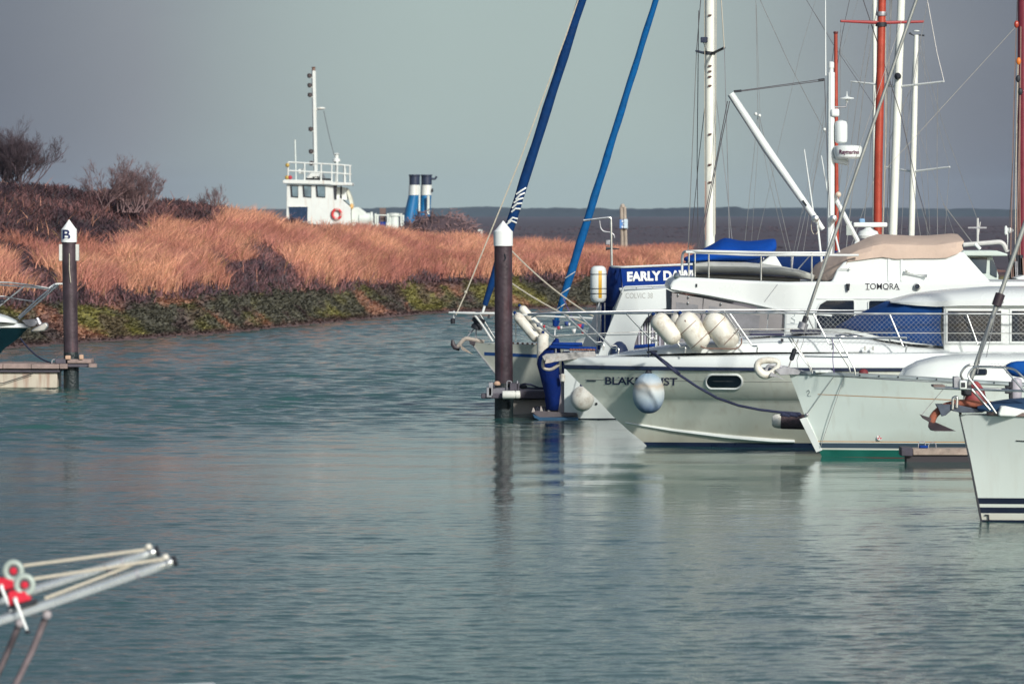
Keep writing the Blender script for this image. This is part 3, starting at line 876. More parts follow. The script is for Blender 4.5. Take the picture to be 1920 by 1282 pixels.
# netting laced between the rails
NET = mat('netting_cord', (0.42, 0.43, 0.42), 0.9)
mb = MB()
x0n = railpt(1500, 588, -1).x; x1n = railpt(2300, 588, -1).x
zt = lambda x: float(np.interp(x, [q.x for q in nr], [q.z for q in nr])); yn = lambda x: float(np.interp(x, [q.x for q in nr], [q.y for q in nr]))
Hn = 0.60; st = 0.092
k = x0n - Hn
while k < x1n:
    for dr in (1, -1):
        a = k if dr == 1 else k + Hn; seg = []
        for t in np.linspace(0, 1, 5):
            x = k + Hn * (t if dr == 1 else 1 - t)
            if x < x0n or x > x1n: continue
            seg.append(Vector((x, yn(x) - 0.004 * dr, zt(x) - Hn * t)))
        if len(seg) > 1: mb.tube(seg, 0.0018, 3)
    k += st
kind(mb.build('netting', NET, cr_), 'stuff')
# ---- fender rack on the rail
RUSTY = mat('rusty_rack', (0.22, 0.13, 0.10), 0.6, 0.5, var=0.3)
mb = MB()
mb.tube(arc_path([PC(1284, 600, -1.55), PC(1305, 640, -1.5), PC(1318, 653, -1.5), PC(1382, 654, -1.5), PC(1391, 644, -1.5), PC(1390, 634, -1.5)], 0.12), 0.012, 6)
mb.tube(arc_path([PC(1284, 600, -1.15), PC(1305, 640, -1.15), PC(1318, 653, -1.15), PC(1382, 654, -1.15), PC(1391, 644, -1.15), PC(1390, 634, -1.15)], 0.12), 0.012, 6)
for q in ((1333, 653.5), (1381, 653.5)): mb.tube([PC(q[0], q[1], -1.5), PC(q[0], q[1], -1.15)], 0.012, 6)
for f_ in (0.34, 0.74):
    for (a, b) in (((1272, 592), (1328, 652)), ((1322, 590), (1384, 650))):
        q = Vector((a[0] + (b[0] - a[0]) * f_, a[1] + (b[1] - a[1]) * f_, 0))
        ring = []
        ax = (PC(b[0], b[1], -1.33) - PC(a[0], a[1], -1.33)).normalized(); u_v = Vector((0, 1, 0)); w_v = ax.cross(u_v)
        c = PC(q.x, q.y, -1.33)
        for t in range(18): ring.append(c + (u_v * math.cos(t / 18 * 6.2832) + w_v * math.sin(t / 18 * 6.2832)) * 0.245)
        mb.tube(ring, 0.007, 5, closed=True)
mb.build('fender_rack', RUSTY, cr_)
def sausage(a, b, r, label, group, D_off, name='sausage_fender', m=FENDER):
    A = PC(a[0], a[1], D_off) if not isinstance(a, Vector) else a
    Bq = PC(b[0], b[1], D_off) if not isinstance(b, Vector) else b
    ax = Bq - A; L = ax.length
    prof = [(0.02, -0.05), (0.028, 0.0), (0.04, 0.02)]
    for t in np.linspace(0.12, 1.5708, 6): prof.append((r * math.sin(t) ** 0.8, 0.02 + r * 0.9 * (1 - math.cos(t))))
    for t in np.linspace(1.5708, 3.0, 6)[0:]: prof.append((r * math.sin(t) ** 0.8, L - 0.02 - r * 0.9 * (1 + math.cos(t))))
    prof += [(0.04, L - 0.01), (0.03, L)]
    t_ = thing(name, label, 'fender', A.lerp(Bq, 0.5), group)
    mb = MB(); mb.lathe(prof, A, ax, 20); mb.build('body', m, t_, ang=60)
    mb = MB(); mb.lathe([(0.03, -0.03), (0.036, 0.0), (0.036, 0.035), (0.03, 0.05)], A - ax.normalized() * 0.02, ax, 12); mb.build('eye', NAVYC, t_)
    return t_
gF = 'fenders on the cruiser rail'
sausage((1226, 590), (1272, 643), 0.185, 'white fender hanging on the cruiser rail, nearest to its bow', gF, -1.35)
sausage((1262, 588), (1294, 634), 0.155, 'small white fender mostly hidden behind the two fat racked fenders', gF, -0.80)
sausage((1276, 588), (1322, 653), 0.235, 'fat white fender in the rusty wire rack, left of the pair', gF, -1.33)
sausage((1326, 587), (1378, 652), 0.235, 'fat white fender in the rusty wire rack, right of the pair', gF, -1.33)
for px in (1232, 1243, 1270, 1300, 1312, 1352):
    mb = MB(); mb.tube([PC(px, 585, -hb_rail(px)), PC(px + 3, 592, -1.38), PC(px + 2, 600, -1.40)], 0.010, 5); mb.build('lashing', DARK, cr_)
# ---- blue-ended ball fender on its lanyard
bf = thing('ball_fender', 'blue and white ball fender hanging over the name on the cruiser bow', 'fender', PC(1216, 774, -1.5))
xf_ = PC(1216, 735, -1.5)
yf = SC_(xf_.x, xf_.z) - 0.33
def PF(px, py): return at(px, py, yf)
def fender_mat():
    m = bpy.data.materials.new('blue_ended_vinyl'); m.use_nodes = True
    N = m.node_tree.nodes; L = m.node_tree.links; p = N['Principled BSDF']; p.inputs['Roughness'].default_value = 0.62
    tcn = N.new('ShaderNodeTexCoord'); sp = N.new('ShaderNodeSeparateXYZ'); L.new(tcn.outputs['Generated'], sp.inputs[0])
    no = N.new('ShaderNodeTexNoise'); no.inputs['Scale'].default_value = 5; no.inputs['Detail'].default_value = 5; L.new(tcn.outputs['Generated'], no.inputs['Vector'])
    ad = N.new('ShaderNodeMath'); ad.operation = 'MULTIPLY_ADD'; L.new(no.outputs['Fac'], ad.inputs[0]); ad.inputs[1].default_value = 0.14; L.new(sp.outputs['Z'], ad.inputs[2])
    r = N.new('ShaderNodeValToRGB'); L.new(ad.outputs[0], r.inputs['Fac'])
    e_ = r.color_ramp.elements
    e_[0].position = 0.08; e_[0].color = (0.05, 0.09, 0.20, 1); e_[1].position = 1.0; e_[1].color = (0.26, 0.36, 0.44, 1)
    for ps, cc in ((0.20, (0.16, 0.23, 0.36, 1)), (0.40, (0.36, 0.44, 0.50, 1)), (0.62, (0.52, 0.56, 0.56, 1)), (0.76, (0.42, 0.37, 0.30, 1)), (0.86, (0.40, 0.46, 0.50, 1))):
        q = e_.new(ps); q.color = cc
    L.new(r.outputs['Color'], p.inputs['Base Color'])
    return m
mb = MB()
c = PF(1216, 738); n_ = 36; rows_ = []
for i in range(17):
    th = math.pi * (0.02 + 0.96 * i / 16); ring = []
    pl_ = 0.045 * (max(0, math.cos(th) - 0.55) + max(0, -math.cos(th) - 0.6)) * 2.5
    for k in range(n_):
        an = 2 * math.pi * k / n_
        rr = 0.305 * math.sin(th) ** 0.9 * (1 + pl_ * math.cos(9 * an) * 1.2)
        ring.append((c.x + rr * math.cos(an), c.y + rr * math.sin(an), c.z + 0.375 * math.cos(th) * (1.0 if math.cos(th) < 0 else 1.06)))
    rows_.append(ring)
mb.loft(rows_); mb.build('body', fender_mat(), bf, ang=70)
mb = MB(); mb.lathe([(0.08, 0), (0.06, 0.04), (0.035, 0.08), (0.03, 0.14), (0.018, 0.17)], PF(1216, 701.5), (0, 0, 1), 14); mb.build('neck', DARK, bf)
mb = MB(); mb.tube([PF(1216, 690), at(1216, 660, yf + 0.05), at(1216, 588, DC - hb_rail(1216))], 0.011, 6); mb.build('lanyard', NAVYROPE, bf)
# ---- anchor roller and anchor on the stem
mb = MB()
mb.prism([(PC(x, y).x, PC(x, y).z) for x, y in ((1016, 668), (1024, 663), (1115, 658), (1118, 668), (1070, 674), (1034, 679), (1022, 678))], DC - 0.17, DC + 0.17)
mb.build('bow_roller', mat('scuffed_alloy', (0.36, 0.35, 0.34), 0.55, 0.4, var=0.35, scale=10, dirt=((0.2, 0.08, 0.04), 0.56, 0.8, 12)), cr_, bevel=0.01)
an_ = MB()
an_.tube(arc_path([PC(1060, 672), PC(1019, 672), PC(1017, 690), PC(1030, 694), PC(1048, 684)], 0.12), [0.035] * 1 + [0.034] * 17 + [0.03], 8) if False else an_.tube(arc_path([PC(1060, 672), PC(1019, 670), PC(1017, 690), PC(1032, 694), PC(1049, 683)], 0.14), 0.032, 8)
an_.prism([(PC(x, y).x, PC(x, y).z) for x, y in ((1024, 672), (1040, 677), (1034, 679), (1022, 681))], DC - 0.2, DC + 0.2)
an_.build('anchor', mat('galvanised_anchor', (0.42, 0.38, 0.33), 0.6, 0.4, var=0.3, scale=12), cr_)
for k in range(9):
    a = PC(1070 + k * 5.4, 657.5, 0.0); mb = MB(); mb.ball((a.x, DC - 0.02 + 0.02 * (k % 2), a.z + 0.02), (0.035, 0.03, 0.022), 8, 5); mb.build('chain_link', mat('rusty_chain', (0.2, 0.09, 0.06), 0.8, var=0.4, scale=20), cr_)
# mooring line from the bow cleat to the next berth
mb = MB()
a = PC(1222, 660, -1.42); b = at(1500, 775, 106.55)
mid = [a] + [at(x, y, 106.9 - 0.35 * t) for x, y, t in ((1243, 678, 0), (1270, 700, 0), (1306, 724, 0.2), (1345, 746, .4), (1385, 760, .6), (1425, 768, .8), (1462, 772.5, .9))] + [b]
mb.tube(mid, 0.026, 8)
rp = mb.build('mooring_rope', NAVYROPE)
tag(rp, 'thick navy mooring rope slung along the cruiser side from its bow cleat', 'rope')
mb = MB(); mb.tube([a + Vector((0.03, 0, 0.01)), at(1234, 668, 107.15), at(1252, 681, 107.0), at(1275, 700.5, 106.86)], 0.02, 6); mb.build('doubled_end', NAVYROPE, rp)
# ------------------------------------------------------------------ green-bottomed yacht alongside
DB = 104.4
yb_ = thing('sailing_yacht', 'white sailing yacht with green waterline and thin orange lines along its hull', 'sailboat', (9.0, DB, 0))
def PB(x, y, off=0.0): return at(x, y, DB + off)
TEAL = mat('green_antifouling', (0.006, 0.115, 0.085), 0.5, var=0.2, scale=2)
ORANGE = mat('orange_tape', (0.52, 0.25, 0.085), 0.5)
REDWL = mat('red_waterline', (0.14, 0.03, 0.03), 0.7, var=0.3)
hv = lambda y0: None
rows = {'k': (1560, 885, 890, 0.8, 6, 1.7), 'w': (1543, 858.5, 861, 1.12, 6, 1.7), 'g0': (1541, 856, 858.5, 1.14, 6, 1.7), 'g1': (1534.5, 842.5, 844.5, 1.2, 6, 1.72), 'n0': (1533.5, 839.5, 841, 1.21, 6, 1.72), 'n1': (1529.5, 830, 831, 1.25, 6, 1.75),
        'o0': (1528.6, 828, 829, 1.26, 6, 1.75), 'o1': (1528, 826.4, 827.4, 1.265, 6, 1.75), 'm1': (1511, 785, 790, 1.42, 5.6, 1.85), 'p0': (1495.5, 742, 761, 1.54, 5.2, 1.95), 'p1': (1494.9, 740, 759, 1.545, 5.2, 1.95), 's': (1479, 700, 735, 1.62, 5, 2.0)}
R_ = rows
B_ = hull(yb_, DB, 15.0, [
    ('keel_paint', REDWL, [R_['k'], R_['w'], R_['g0']]),
    ('antifouling', TEAL, [R_['g0'], R_['g1']]),
    ('white_band', PALE, [R_['g1'], R_['n0']]),
    ('navy_stripe', mat('slate_stripe', (0.05, 0.075, 0.105), 0.35), [R_['n0'], R_['n1']]),
    ('topside', PALE, [R_['n1'], R_['o0']]),
    ('orange_line', ORANGE, [R_['o0'], R_['o1']]),
    ('topside', PALE, [R_['o1'], R_['m1'], R_['p0'], R_['p1'], R_['s']]),
], deck=(1482, 699.5, 734.5, 1.6, 5, 2.0), deckmat=WHITE)
SB_ = B_['surf']
# upper orange line, started a little aft of the stem
mb = MB()
def pB(px, py, off=0.003):
    p = PB(px, py, -0.8); p = at(px, py, SB_(p.x, p.z)); return Vector((p.x, SB_(p.x, p.z) - off, p.z))
up_ = [pB(px, 738.5 + (px - 1533) * 0.041) for px in np.linspace(1533, 2100, 24)]; lo_ = [pB(px, 739.6 + (px - 1533) * 0.0425) for px in np.linspace(1533, 2100, 24)]
mb.loft([up_, lo_], closed=False); mb.build('orange_line', ORANGE, yb_)
# alloy toe rail with its slots
ALLOY = mat('alloy_toerail', (0.40, 0.45, 0.44), 0.45, 0.5, var=0.15)
mb = MB()
def sheerB(px, dy=0.0): return pB(px, np.interp(px, [1479, 1597, 1692, 1793, 1920, 2100], [699.5, 704, 708.5, 715, 722, 728]) + dy, 0.0)
L1 = [sheerB(q, 2.5) + Vector((0, -0.012, 0)) for q in np.linspace(1495, 2100, 26)]; L2 = [sheerB(q, -5.0) + Vector((0, 0.03, 0)) for q in np.linspace(1495, 2100, 26)]
mb.loft([L1, L2], closed=False); mb.build('toe_rail', ALLOY, yb_, solid=0.012)
for px in range(1612, 1920, 36):
    q = sheerB(px, -1.5); mb = MB(); mb.ball((q.x, q.y - 0.012, q.z), 0.016, 8, 5); mb.build('bolt', DARK, yb_)
# stem guard plate
mb = MB()
secs = []
for t in np.linspace(0, 1, 8):
    px = 1503 + t * 31; py = 784 + t * 62
    w = 8.5 - t * 1.0
    a = PB(px - 3.5, py + 1.5); b = pB(px + w, py - 2.5, 0.012)
    secs.append([(a.x, DB, a.z), (b.x, b.y, b.z), (b.x + 0.01, 2 * DB - b.y, b.z)])
mb.loft(secs); mb.build('stem_guard', WHITE, yb_)
mb = MB(); q = pB(1512.5, 777, 0.02); mb.ball(q, 0.035, 8, 6); mb.build('bobstay_bolt', GREYST, yb_)
for a, b in (((1564, 705), (1513, 776)), ((1583, 705), (1538, 838))):
    mb = MB(); mb.tube([pB(*a, 0.03), pB(*b, 0.03)], 0.006, 5); mb.build('bow_line', mat('thin_line', (0.33, 0.34, 0.33), 0.8), yb_)
# small emblem and squiggle decal
q = pB(1649, 820, 0.004); mb = MB(); mb.lathe([(0.052, 0), (0.052, 0.003)], q, (0, -1, 0), 20); em = mb.build('emblem', mat('emblem_white', (0.6, 0.6, 0.58), 0.5), yb_)
mb = MB()
for k in range(3):
    an = math.radians(90 + 120 * k); vs = [q + Vector((0, -0.006, 0))]
    for t in (-26, -10, 10, 26): vs.append(q + Vector((math.cos(an + math.radians(t)) * 0.042, -0.006, math.sin(an + math.radians(t)) * 0.042)))
    mb.add(vs, [(0, 1, 2, 3, 4)])
mb.build('emblem_red', mat('emblem_red', (0.5, 0.03, 0.05), 0.5), em)
mb = MB(); mb.tube([pB(x, y, 0.004) for x, y in ((1513, 735), (1514, 732), (1517, 731), (1518.5, 734), (1516, 738), (1514, 741), (1517, 742.5), (1521, 742))], [0.004, 0.009, 0.008, 0.007, 0.009, 0.007, 0.006, 0.004], 5); mb.build('hull_decal', mat('grey_decal', (0.32, 0.36, 0.36), 0.5), yb_)
# coachroof
trunk([(1688, 706, 709, 0.35), (1700, 692, 710, 0.62), (1725, 680, 711, 0.8), (1760, 672, 713, 0.9), (1810, 668, 716, 0.98), (1880, 667, 719, 1.02), (2000, 667, 723, 1.05), (2150, 668, 727, 1.05)], DB, WHITE, yb_, 'coachroof')
mb = MB(); v = [(at(x, y, DB - 1.0).x, at(x, y, DB - 1.0).z) for x, y in oval(1836, 697, 15, 6, r=4)]
mb.prism(v, DB - 1.0, DB - 0.9); cw = mb.build('cabin_window', DARK, yb_, bevel=0.004)
mb = MB(); v = [(at(x, y, DB - 1.01).x, at(x, y, DB - 1.01).z) for x, y in oval(1836, 697, 12.5, 4.4, r=3)]
mb.prism(v, DB - 1.012, DB - 1.004); mb.build('pane', GLASS, cw)
mb = MB(); c = PB(1619, 699, -0.5); mb.lathe([(0.09, -0.06), (0.09, 0.0), (0.07, 0.05), (0.04, 0.07), (0.0, 0.075)], c, (0, 0, 1), 14); mb.build('deck_vent', MAROON, yb_)
mb = MB(); mb.box(*bx(1528, 1562, 694.5, 699, DB - 0.4, DB + 0.4)); mb.build('anchor_locker', WHITE, yb_, bevel=0.015)
# pulpit
def tubeB(name, pts, r=0.0145, rad=0.12, m=STEEL):
    mb = MB(); mb.tube(arc_path([PB(*q) for q in pts], rad), r, 8); return mb.build(name, m, yb_)
tubeB('pulpit_rail', [(1700, 634, -1.25), (1580, 634, -0.85), (1452, 631.5, -0.35), (1444, 631.5, 0.0), (1452, 631.5, 0.35), (1580, 633, 0.85), (1700, 633, 1.25)], 0.0155)
tubeB('pulpit_leg', [(1484, 632.5, -0.42), (1521, 690, -0.36), (1523, 700, -0.36)])
tubeB('pulpit_leg', [(1478, 632, 0.42), (1518, 688, 0.36), (1520, 697, 0.36)])
tubeB('pulpit_leg', [(1573, 634, -0.82), (1602, 690, -0.9), (1604, 703, -0.9)])
tubeB('pulpit_leg', [(1557, 633, 0.8), (1592, 688, 0.85), (1594, 697, 0.85)])
tubeB('pulpit_bar', [(1509, 668, -0.39), (1592, 669.5, -0.87)], 0.012)
tubeB('lashing', [(1560, 634, -0.8), (1563, 650, -0.82), (1561, 672, -0.8), (1564, 700, -0.8)], 0.007, m=mat('violet_cord', (0.12, 0.09, 0.22), 0.9))
# forestay, furler and rolled headsail foil, mast (out of frame to the right)
masthead = at(1962, -700, DB)
stay0 = PB(1478, 690); 
def on_stay(px):
    t = (px - 1478) / (1962 - 1478); return stay0.lerp(masthead, t)
mb = MB(); mb.tube([stay0, on_stay(1497)], 0.012, 6); mb.build('forestay', WIRE, yb_)
mb = MB(); mb.tube([on_stay(1483), on_stay(1484), on_stay(1490), on_stay(1491)], [0.02, 0.045, 0.045, 0.02], 10); mb.build('turnbuckle', DARK, yb_)
mb = MB(); mb.tube([on_stay(1503), on_stay(1503.5), on_stay(1507.5), on_stay(1508)], [0.03, 0.09, 0.09, 0.03], 14); mb.build('furling_drum', GREYST, yb_)
mb = MB(); mb.tube([on_stay(1508), on_stay(1512)], [0.05, 0.05], 10); mb.build('drum_neck', DARK, yb_)
FOIL = mat('furler_foil', (0.36, 0.37, 0.35), 0.4, 0.5, var=0.1)
mb = MB(); mb.tube([on_stay(1512), masthead], 0.031, 10); mb.build('furler_foil', FOIL, yb_)
mb = MB(); mb.tube([PB(1512, 600, -0.08), PB(1506, 640, -0.1), PB(1494, 675, -0.1), PB(1497, 698, -0.1)], 0.006, 5); mb.tube([PB(1512, 600, -0.06), PB(1570, 400, -0.06), PB(1690, 40, -0.06)], 0.005, 5); mb.build('halyard', WIRE, yb_)
mb = MB(); mb.tube([at(1962, 690, DB), masthead], 0.075, 12); mb.build('mast', ALU, yb_)
# bow roller, padded anchor
mb = MB(); mb.prism([(PB(x, y).x, PB(x, y).z) for x, y in ((1452, 693), (1470, 686), (1508, 695), (1512, 703), (1480, 702), (1462, 703))], DB - 0.12, DB + 0.12); mb.build('bow_roller', GREYST, yb_, bevel=0.008)
pad = [PB(x, y) for x, y in ((1419, 690), (1420, 680), (1430, 675), (1446, 675), (1462, 677), (1458, 688), (1449, 698), (1440, 704), (1428, 702))]
mb = MB(); mb.tube(pad, [0.085, 0.075, 0.07, 0.065, 0.06, 0.06, 0.06, 0.085, 0.10], 10, closed=True); o = mb.build('anchor_pad', FENDER, yb_, sub=1)
mb = MB(); mb.tube(arc_path([PB(1478, 690), PB(1440, 684), PB(1434, 700), PB(1452, 704)], 0.1), 0.03, 8); mb.prism([(PB(x, y).x, PB(x, y).z) for x, y in ((1446, 697), (1472, 712), (1456, 706), (1442, 705))], DB - 0.15, DB + 0.15); mb.build('anchor', GREYST, yb_)
# horizontal berth fender by the stem
hf = thing('berth_fender', 'brown cylindrical fender with white end, lashed level beside the yacht stem', 'fender', at(1480, 805, 106.5))
mb = MB(); mb.lathe([(0.02, 0), (0.09, 0.01), (0.125, 0.06), (0.135, 0.14), (0.13, 0.24)], at(1447, 789, 106.5), (1, 0.02, -0.03), 18); mb.build('end_cap', FENDER, hf)
mb = MB(); mb.lathe([(0.128, 0), (0.142, 0.05), (0.142, 0.6), (0.12, 0.7)], at(1462, 789.5, 106.5), (1, 0.02, -0.03), 18); mb.build('sleeve', mat('brown_sleeve', (0.075, 0.05, 0.055), 0.9, var=0.4, scale=14, bump=0.02, bscale=30), hf)
mb = MB()
for k in range(7): c = at(1468 + k * 5, 777 + (k % 3) * 1.2, 106.42); mb.ball(c, (0.05, 0.04, 0.04), 8, 6)
mb.build('knotted_rope', NAVYROPE, hf)
# finger pontoon end in front of the yacht
pn = thing('finger_pontoon', 'short wooden pontoon end with rope hoops, floating beside the green waterline', 'pontoon', at(1760, 857, 101.9))
def PP(x, y, off=0.0): return at(x, y, 101.9 + off)
mb = MB(); mb.box(*bx(1712, 1990, 841, 853, 101.9, 102.5)); mb.build('deck_edge', mat('bleached_timber', (0.30, 0.24, 0.20), 0.85, var=0.35, scale=5, dirt=((0.14, 0.09, 0.08), 0.55, 0.6, 6)), pn, bevel=0.01)
mb = MB(); mb.box(*bx(1690, 1711.5, 839, 855, 101.85, 102.55)); mb.build('end_block', mat('dark_timber', (0.05, 0.045, 0.06), 0.8, var=0.4, scale=8), pn, bevel=0.015)
mb = MB(); mb.box(*bx(1700, 1990, 854, 868, 101.95, 102.5)); mb.build('float', mat('dark_float', (0.035, 0.03, 0.035), 0.8, var=0.3), pn)
for a, b, h in ((1722, 1735, 828), (1741, 1755, 830)):
    mb = MB(); mb.tube(arc_path([PP(a, 843, 0.25), PP(a, h, 0.25), PP(b, h - 1, 0.25), PP(b, 843, 0.25)], 0.07), 0.010, 6); mb.build('rope_hoop', GREYST, pn)
mb = MB(); mb.box(*bx(1724, 1740, 835, 840.5, 102.1, 102.3)); mb.build('blue_block', BLUEC, pn, bevel=0.02)

# ------------------------------------------------------------------ nearest yacht at the right edge
DA = 82.4
ya = thing('sailing_yacht', 'nearest white yacht with two navy stripes and a rusty anchor at its bow', 'sailboat', (10.5, DA, 0))
def PA(x, y, off=0.0): return at(x, y, DA + off)
A_W = mat('ivory_gelcoat', (0.69, 0.75, 0.70), 0.2, var=0.03, scale=0.7, coat=0.3, streak=((0.55, 0.54, 0.47), 0.55, 0.28), scum=((0.40, 0.32, 0.24), 0.30, 0.5))
DKNAVY = mat('stripe_navy', (0.008, 0.012, 0.03), 0.35, var=0.1)
ra = [(1852, 1010, 1015, 0.9, 6, 1.6), (1841, 981, 984, 1.1, 6, 1.65), (1839.5, 974, 976, 1.13, 6, 1.67), (1837, 961.5, 962.5, 1.17, 6, 1.7), (1834.7, 950.5, 951, 1.2, 6, 1.7), (1833.4, 944.3, 944.8, 1.22, 6, 1.72), (1831, 933, 933, 1.25, 6, 1.72), (1818, 870, 872, 1.4, 5.6, 1.85), (1806, 815, 822, 1.52, 5.2, 1.95), (1797.5, 777, 790, 1.6, 5, 2.05)]
A_ = hull(ya, DA, 17.5, [('antifouling', DKNAVY, ra[0:3]), ('topside', A_W, ra[2:4]), ('navy_stripe', DKNAVY, ra[3:5]), ('topside', A_W, ra[4:6]), ('navy_stripe', DKNAVY, ra[5:7]), ('topside', A_W, ra[6:])],
          deck=(1800, 776, 789, 1.58, 5, 2.05), deckmat=A_W)
SA_ = A_['surf']
def pA(px, py, off=0.003):
    p = PA(px, py, -0.4); p = at(px, py, SA_(p.x, p.z)); return Vector((p.x, SA_(p.x, p.z) - off, p.z))
TEAK = mat('grey_teak', (0.20, 0.15, 0.13), 0.7, var=0.25, scale=9)
L1 = [pA(q, np.interp(q, [1797, 1920, 2200], [776.5, 781, 786])) + Vector((0, -0.02, 0)) for q in np.linspace(1850, 2200, 14)]
L2 = [q + Vector((0, 0.05, 0.05)) for q in L1]
mb = MB(); mb.loft([L1, L2], closed=False); mb.build('toe_rail', TEAK, ya, solid=0.015)
mb = MB(); mb.prism([(PA(x, y).x, PA(x, y).z) for x, y in ((1797, 770), (1802, 770), (1838, 955), (1842, 979), (1838, 979), (1816, 860))], DA - 0.014, DA + 0.014); mb.build('stem_band', DARK, ya)
mb = MB(); q = pA(1849, 969, 0.01); mb.tube([q + Vector((-0.02, 0, 0.03)), q + Vector((0.03, -0.02, 0.03)), q + Vector((0.035, -0.02, -0.04)), q + Vector((0.0, -0.01, -0.05))], 0.012, 6); mb.build('eye_bolt', DARK, ya)
mb = MB(); mb.tube([pA(1905, 826, 0.004), pA(1925, 827, 0.004)], 0.008, 5); mb.build('hull_mark', DARK, ya)
mb = MB(); mb.prism([(PA(x, y).x, PA(x, y).z) for x, y in ((1866, 775), (1872, 759), (1880, 759), (1935, 770), (1935, 780), (1870, 778))], DA - 0.5, DA + 0.5); mb.build('anchor_locker', WHITE, ya, bevel=0.02)
# pulpit with plank
def tubeA(name, pts, r=0.0155, rad=0.14, m=STEEL):
    mb = MB(); mb.tube(arc_path([PA(*q) for q in pts], rad, 7), r, 10); return mb.build(name, m, ya)
tubeA('pulpit_rail', [(1868, 775, -0.42), (1856, 757, -0.42), (1813, 704, -0.32), (1826, 687, -0.32), (1885, 688.5, -0.42), (1903, 692, -0.5), (1940, 728, -0.62)], 0.0165, 0.2)
tubeA('pulpit_rail', [(1860, 774, 0.42), (1846, 750, 0.42), (1798, 704, 0.32), (1812, 683.5, 0.32), (1885, 685, 0.42), (1905, 690, 0.5), (1940, 724, 0.62)], 0.0165, 0.2)
tubeA('pulpit_leg', [(1856, 768, -0.30), (1822, 730, -0.30)], 0.02)
tubeA('pulpit_bar', [(1752, 727, -0.2), (1830, 730, -0.3), (1940, 733.5, -0.6)], 0.018)
tubeA('pulpit_bar', [(1752, 726, 0.2), (1830, 728.5, 0.3), (1940, 731, 0.6)], 0.018)
tubeA('pulpit_brace', [(1882, 689, -0.42), (1920, 733, -0.58)], 0.0145)
mb = MB(); mb.box(*bx(1750, 1772, 721.5, 726, DA - 0.22, DA + 0.22)); mb.build('step_plank', TEAK, ya, bevel=0.008)
# navigation lamp
nl = MB(); nl.box(*bx(1799, 1813, 713, 730, DA - 0.42, DA - 0.30)); nlo = nl.build('navigation_lamp', WHITE, ya, bevel=0.02, segs=3)
nl = MB(); nl.box(*bx(1802, 1810, 717, 726, DA - 0.427, DA - 0.421)); nl.build('lens', DARK, nlo, bevel=0.005)
nl = MB(); nl.box(*bx(1788, 1800, 706, 727, DA - 0.1, DA + 0.14)); nl.build('lamp_bracket', GREYST, ya, bevel=0.01)
nl = MB(); nl.box(*bx(1804, 1822, 722, 742, DA - 0.12, DA + 0.1)); nl.build('lamp_shade', DARK, ya, bevel=0.02)
# anchor: roller cheek, rusty curved shank, dark plough
RUST = mat('rust_red_iron', (0.27, 0.085, 0.05), 0.8, var=0.3, scale=10, dirt=((0.10, 0.045, 0.04), 0.55, 0.7, 9), bump=0.01)
ao = MB()
ao.tube(arc_path([PA(1850, 758), PA(1800, 755), PA(1768, 762), PA(1752, 778), PA(1747, 790)], 0.25, 6), [0.05] * 1 + [0.055] * 21 + [0.05], 10) if False else ao.tube(arc_path([PA(1850, 759), PA(1800, 754.5), PA(1768, 763), PA(1751, 778), PA(1746, 792)], 0.25, 6), 0.055, 10)
aob = ao.build('anchor', RUST, ya)
BLK = mat('bitumen_black', (0.035, 0.026, 0.032), 0.55, var=0.35, scale=9, dirt=((0.22, 0.10, 0.05), 0.6, 0.6, 11))
ao = MB()
tip = PA(1793, 808); nose = PA(1727, 780)
for sd in (-1, 1):
    ao.add([tip, PA(1742, 786, 0), PA(1740, 800, 0.24 * sd), PA(1752, 808, 0.22 * sd), PA(1744, 806, 0)], [(0, 1, 2), (0, 2, 3), (0, 3, 4), (1, 4, 2), (2, 4, 3)])
ao.build('plough', BLK, aob)
ao = MB(); ao.prism([(q.x, q.z) for q in (PA(1724, 776), PA(1729, 778), PA(1748, 784), PA(1746, 793), PA(1730, 784))], DA - 0.05, DA + 0.05); ao.build('fluke_tip', BLK, aob, bevel=0.008)
mb = MB(); mb.prism([(PA(x, y).x, PA(x, y).z) for x, y in ((1754, 757), (1790, 757), (1846, 770), (1840, 773), (1800, 773), (1782, 769), (1772, 778), (1764, 780), (1760, 770))], DA - 0.13, DA - 0.10); mb.prism([(PA(x, y).x, PA(x, y).z) for x, y in ((1754, 757), (1790, 757), (1846, 770), (1840, 773), (1800, 773), (1782, 769), (1764, 776))], DA + 0.10, DA + 0.13)
mb.build('bow_roller', mat('blue_grey_steel', (0.07, 0.085, 0.115), 0.45, 0.6, var=0.3, scale=7), ya, bevel=0.006)
tubeA('roller_shackle', [(1786, 767, -0.15), (1787, 745, -0.15), (1795, 744, -0.15), (1794, 764, -0.15)], 0.022, 0.05)
mb = MB(); mb.tube([PA(1727, 779), PA(1758, 742, 0.05), PA(1775, 722, 0.1)], 0.005, 5); mb.build('trip_line', WIRE, ya)
# forestay and furler, mast out of frame
mhA = at(2290, -640, DA); st0 = PA(1806, 752)
onA = lambda px: st0.lerp(mhA, (px - 1806) / (2290 - 1806))
tubeA('forestay', [(1806, 752, 0.0), (1812, 735, 0.0)], 0.014)
mb = MB(); mb.tube([onA(1814), mhA], 0.034, 10); mb.build('furler_foil', FOIL, ya)
mb = MB(); mb.tube([onA(1868), onA(1868.5), onA(1876), onA(1876.5)], [0.04, 0.072, 0.072, 0.04], 14); mb.build('furling_swivel', mat('brown_black_plastic', (0.035, 0.022, 0.03), 0.5), ya)
mb = MB(); mb.tube([onA(1871) + Vector((0.08, -0.02, 0)), PA(1858, 600, -0.05), PA(1838, 668, -0.06), PA(1833, 700, -0.06)], 0.008, 5); mb.tube([PA(1866, 585, -0.1), PA(1862, 610, -0.12), PA(1849, 670, -0.12)], 0.006, 5); mb.build('halyard', WIRE, ya)
mb = MB(); mb.tube([at(2290, 770, DA), mhA], 0.09, 12); mb.build('mast', ALU, ya)
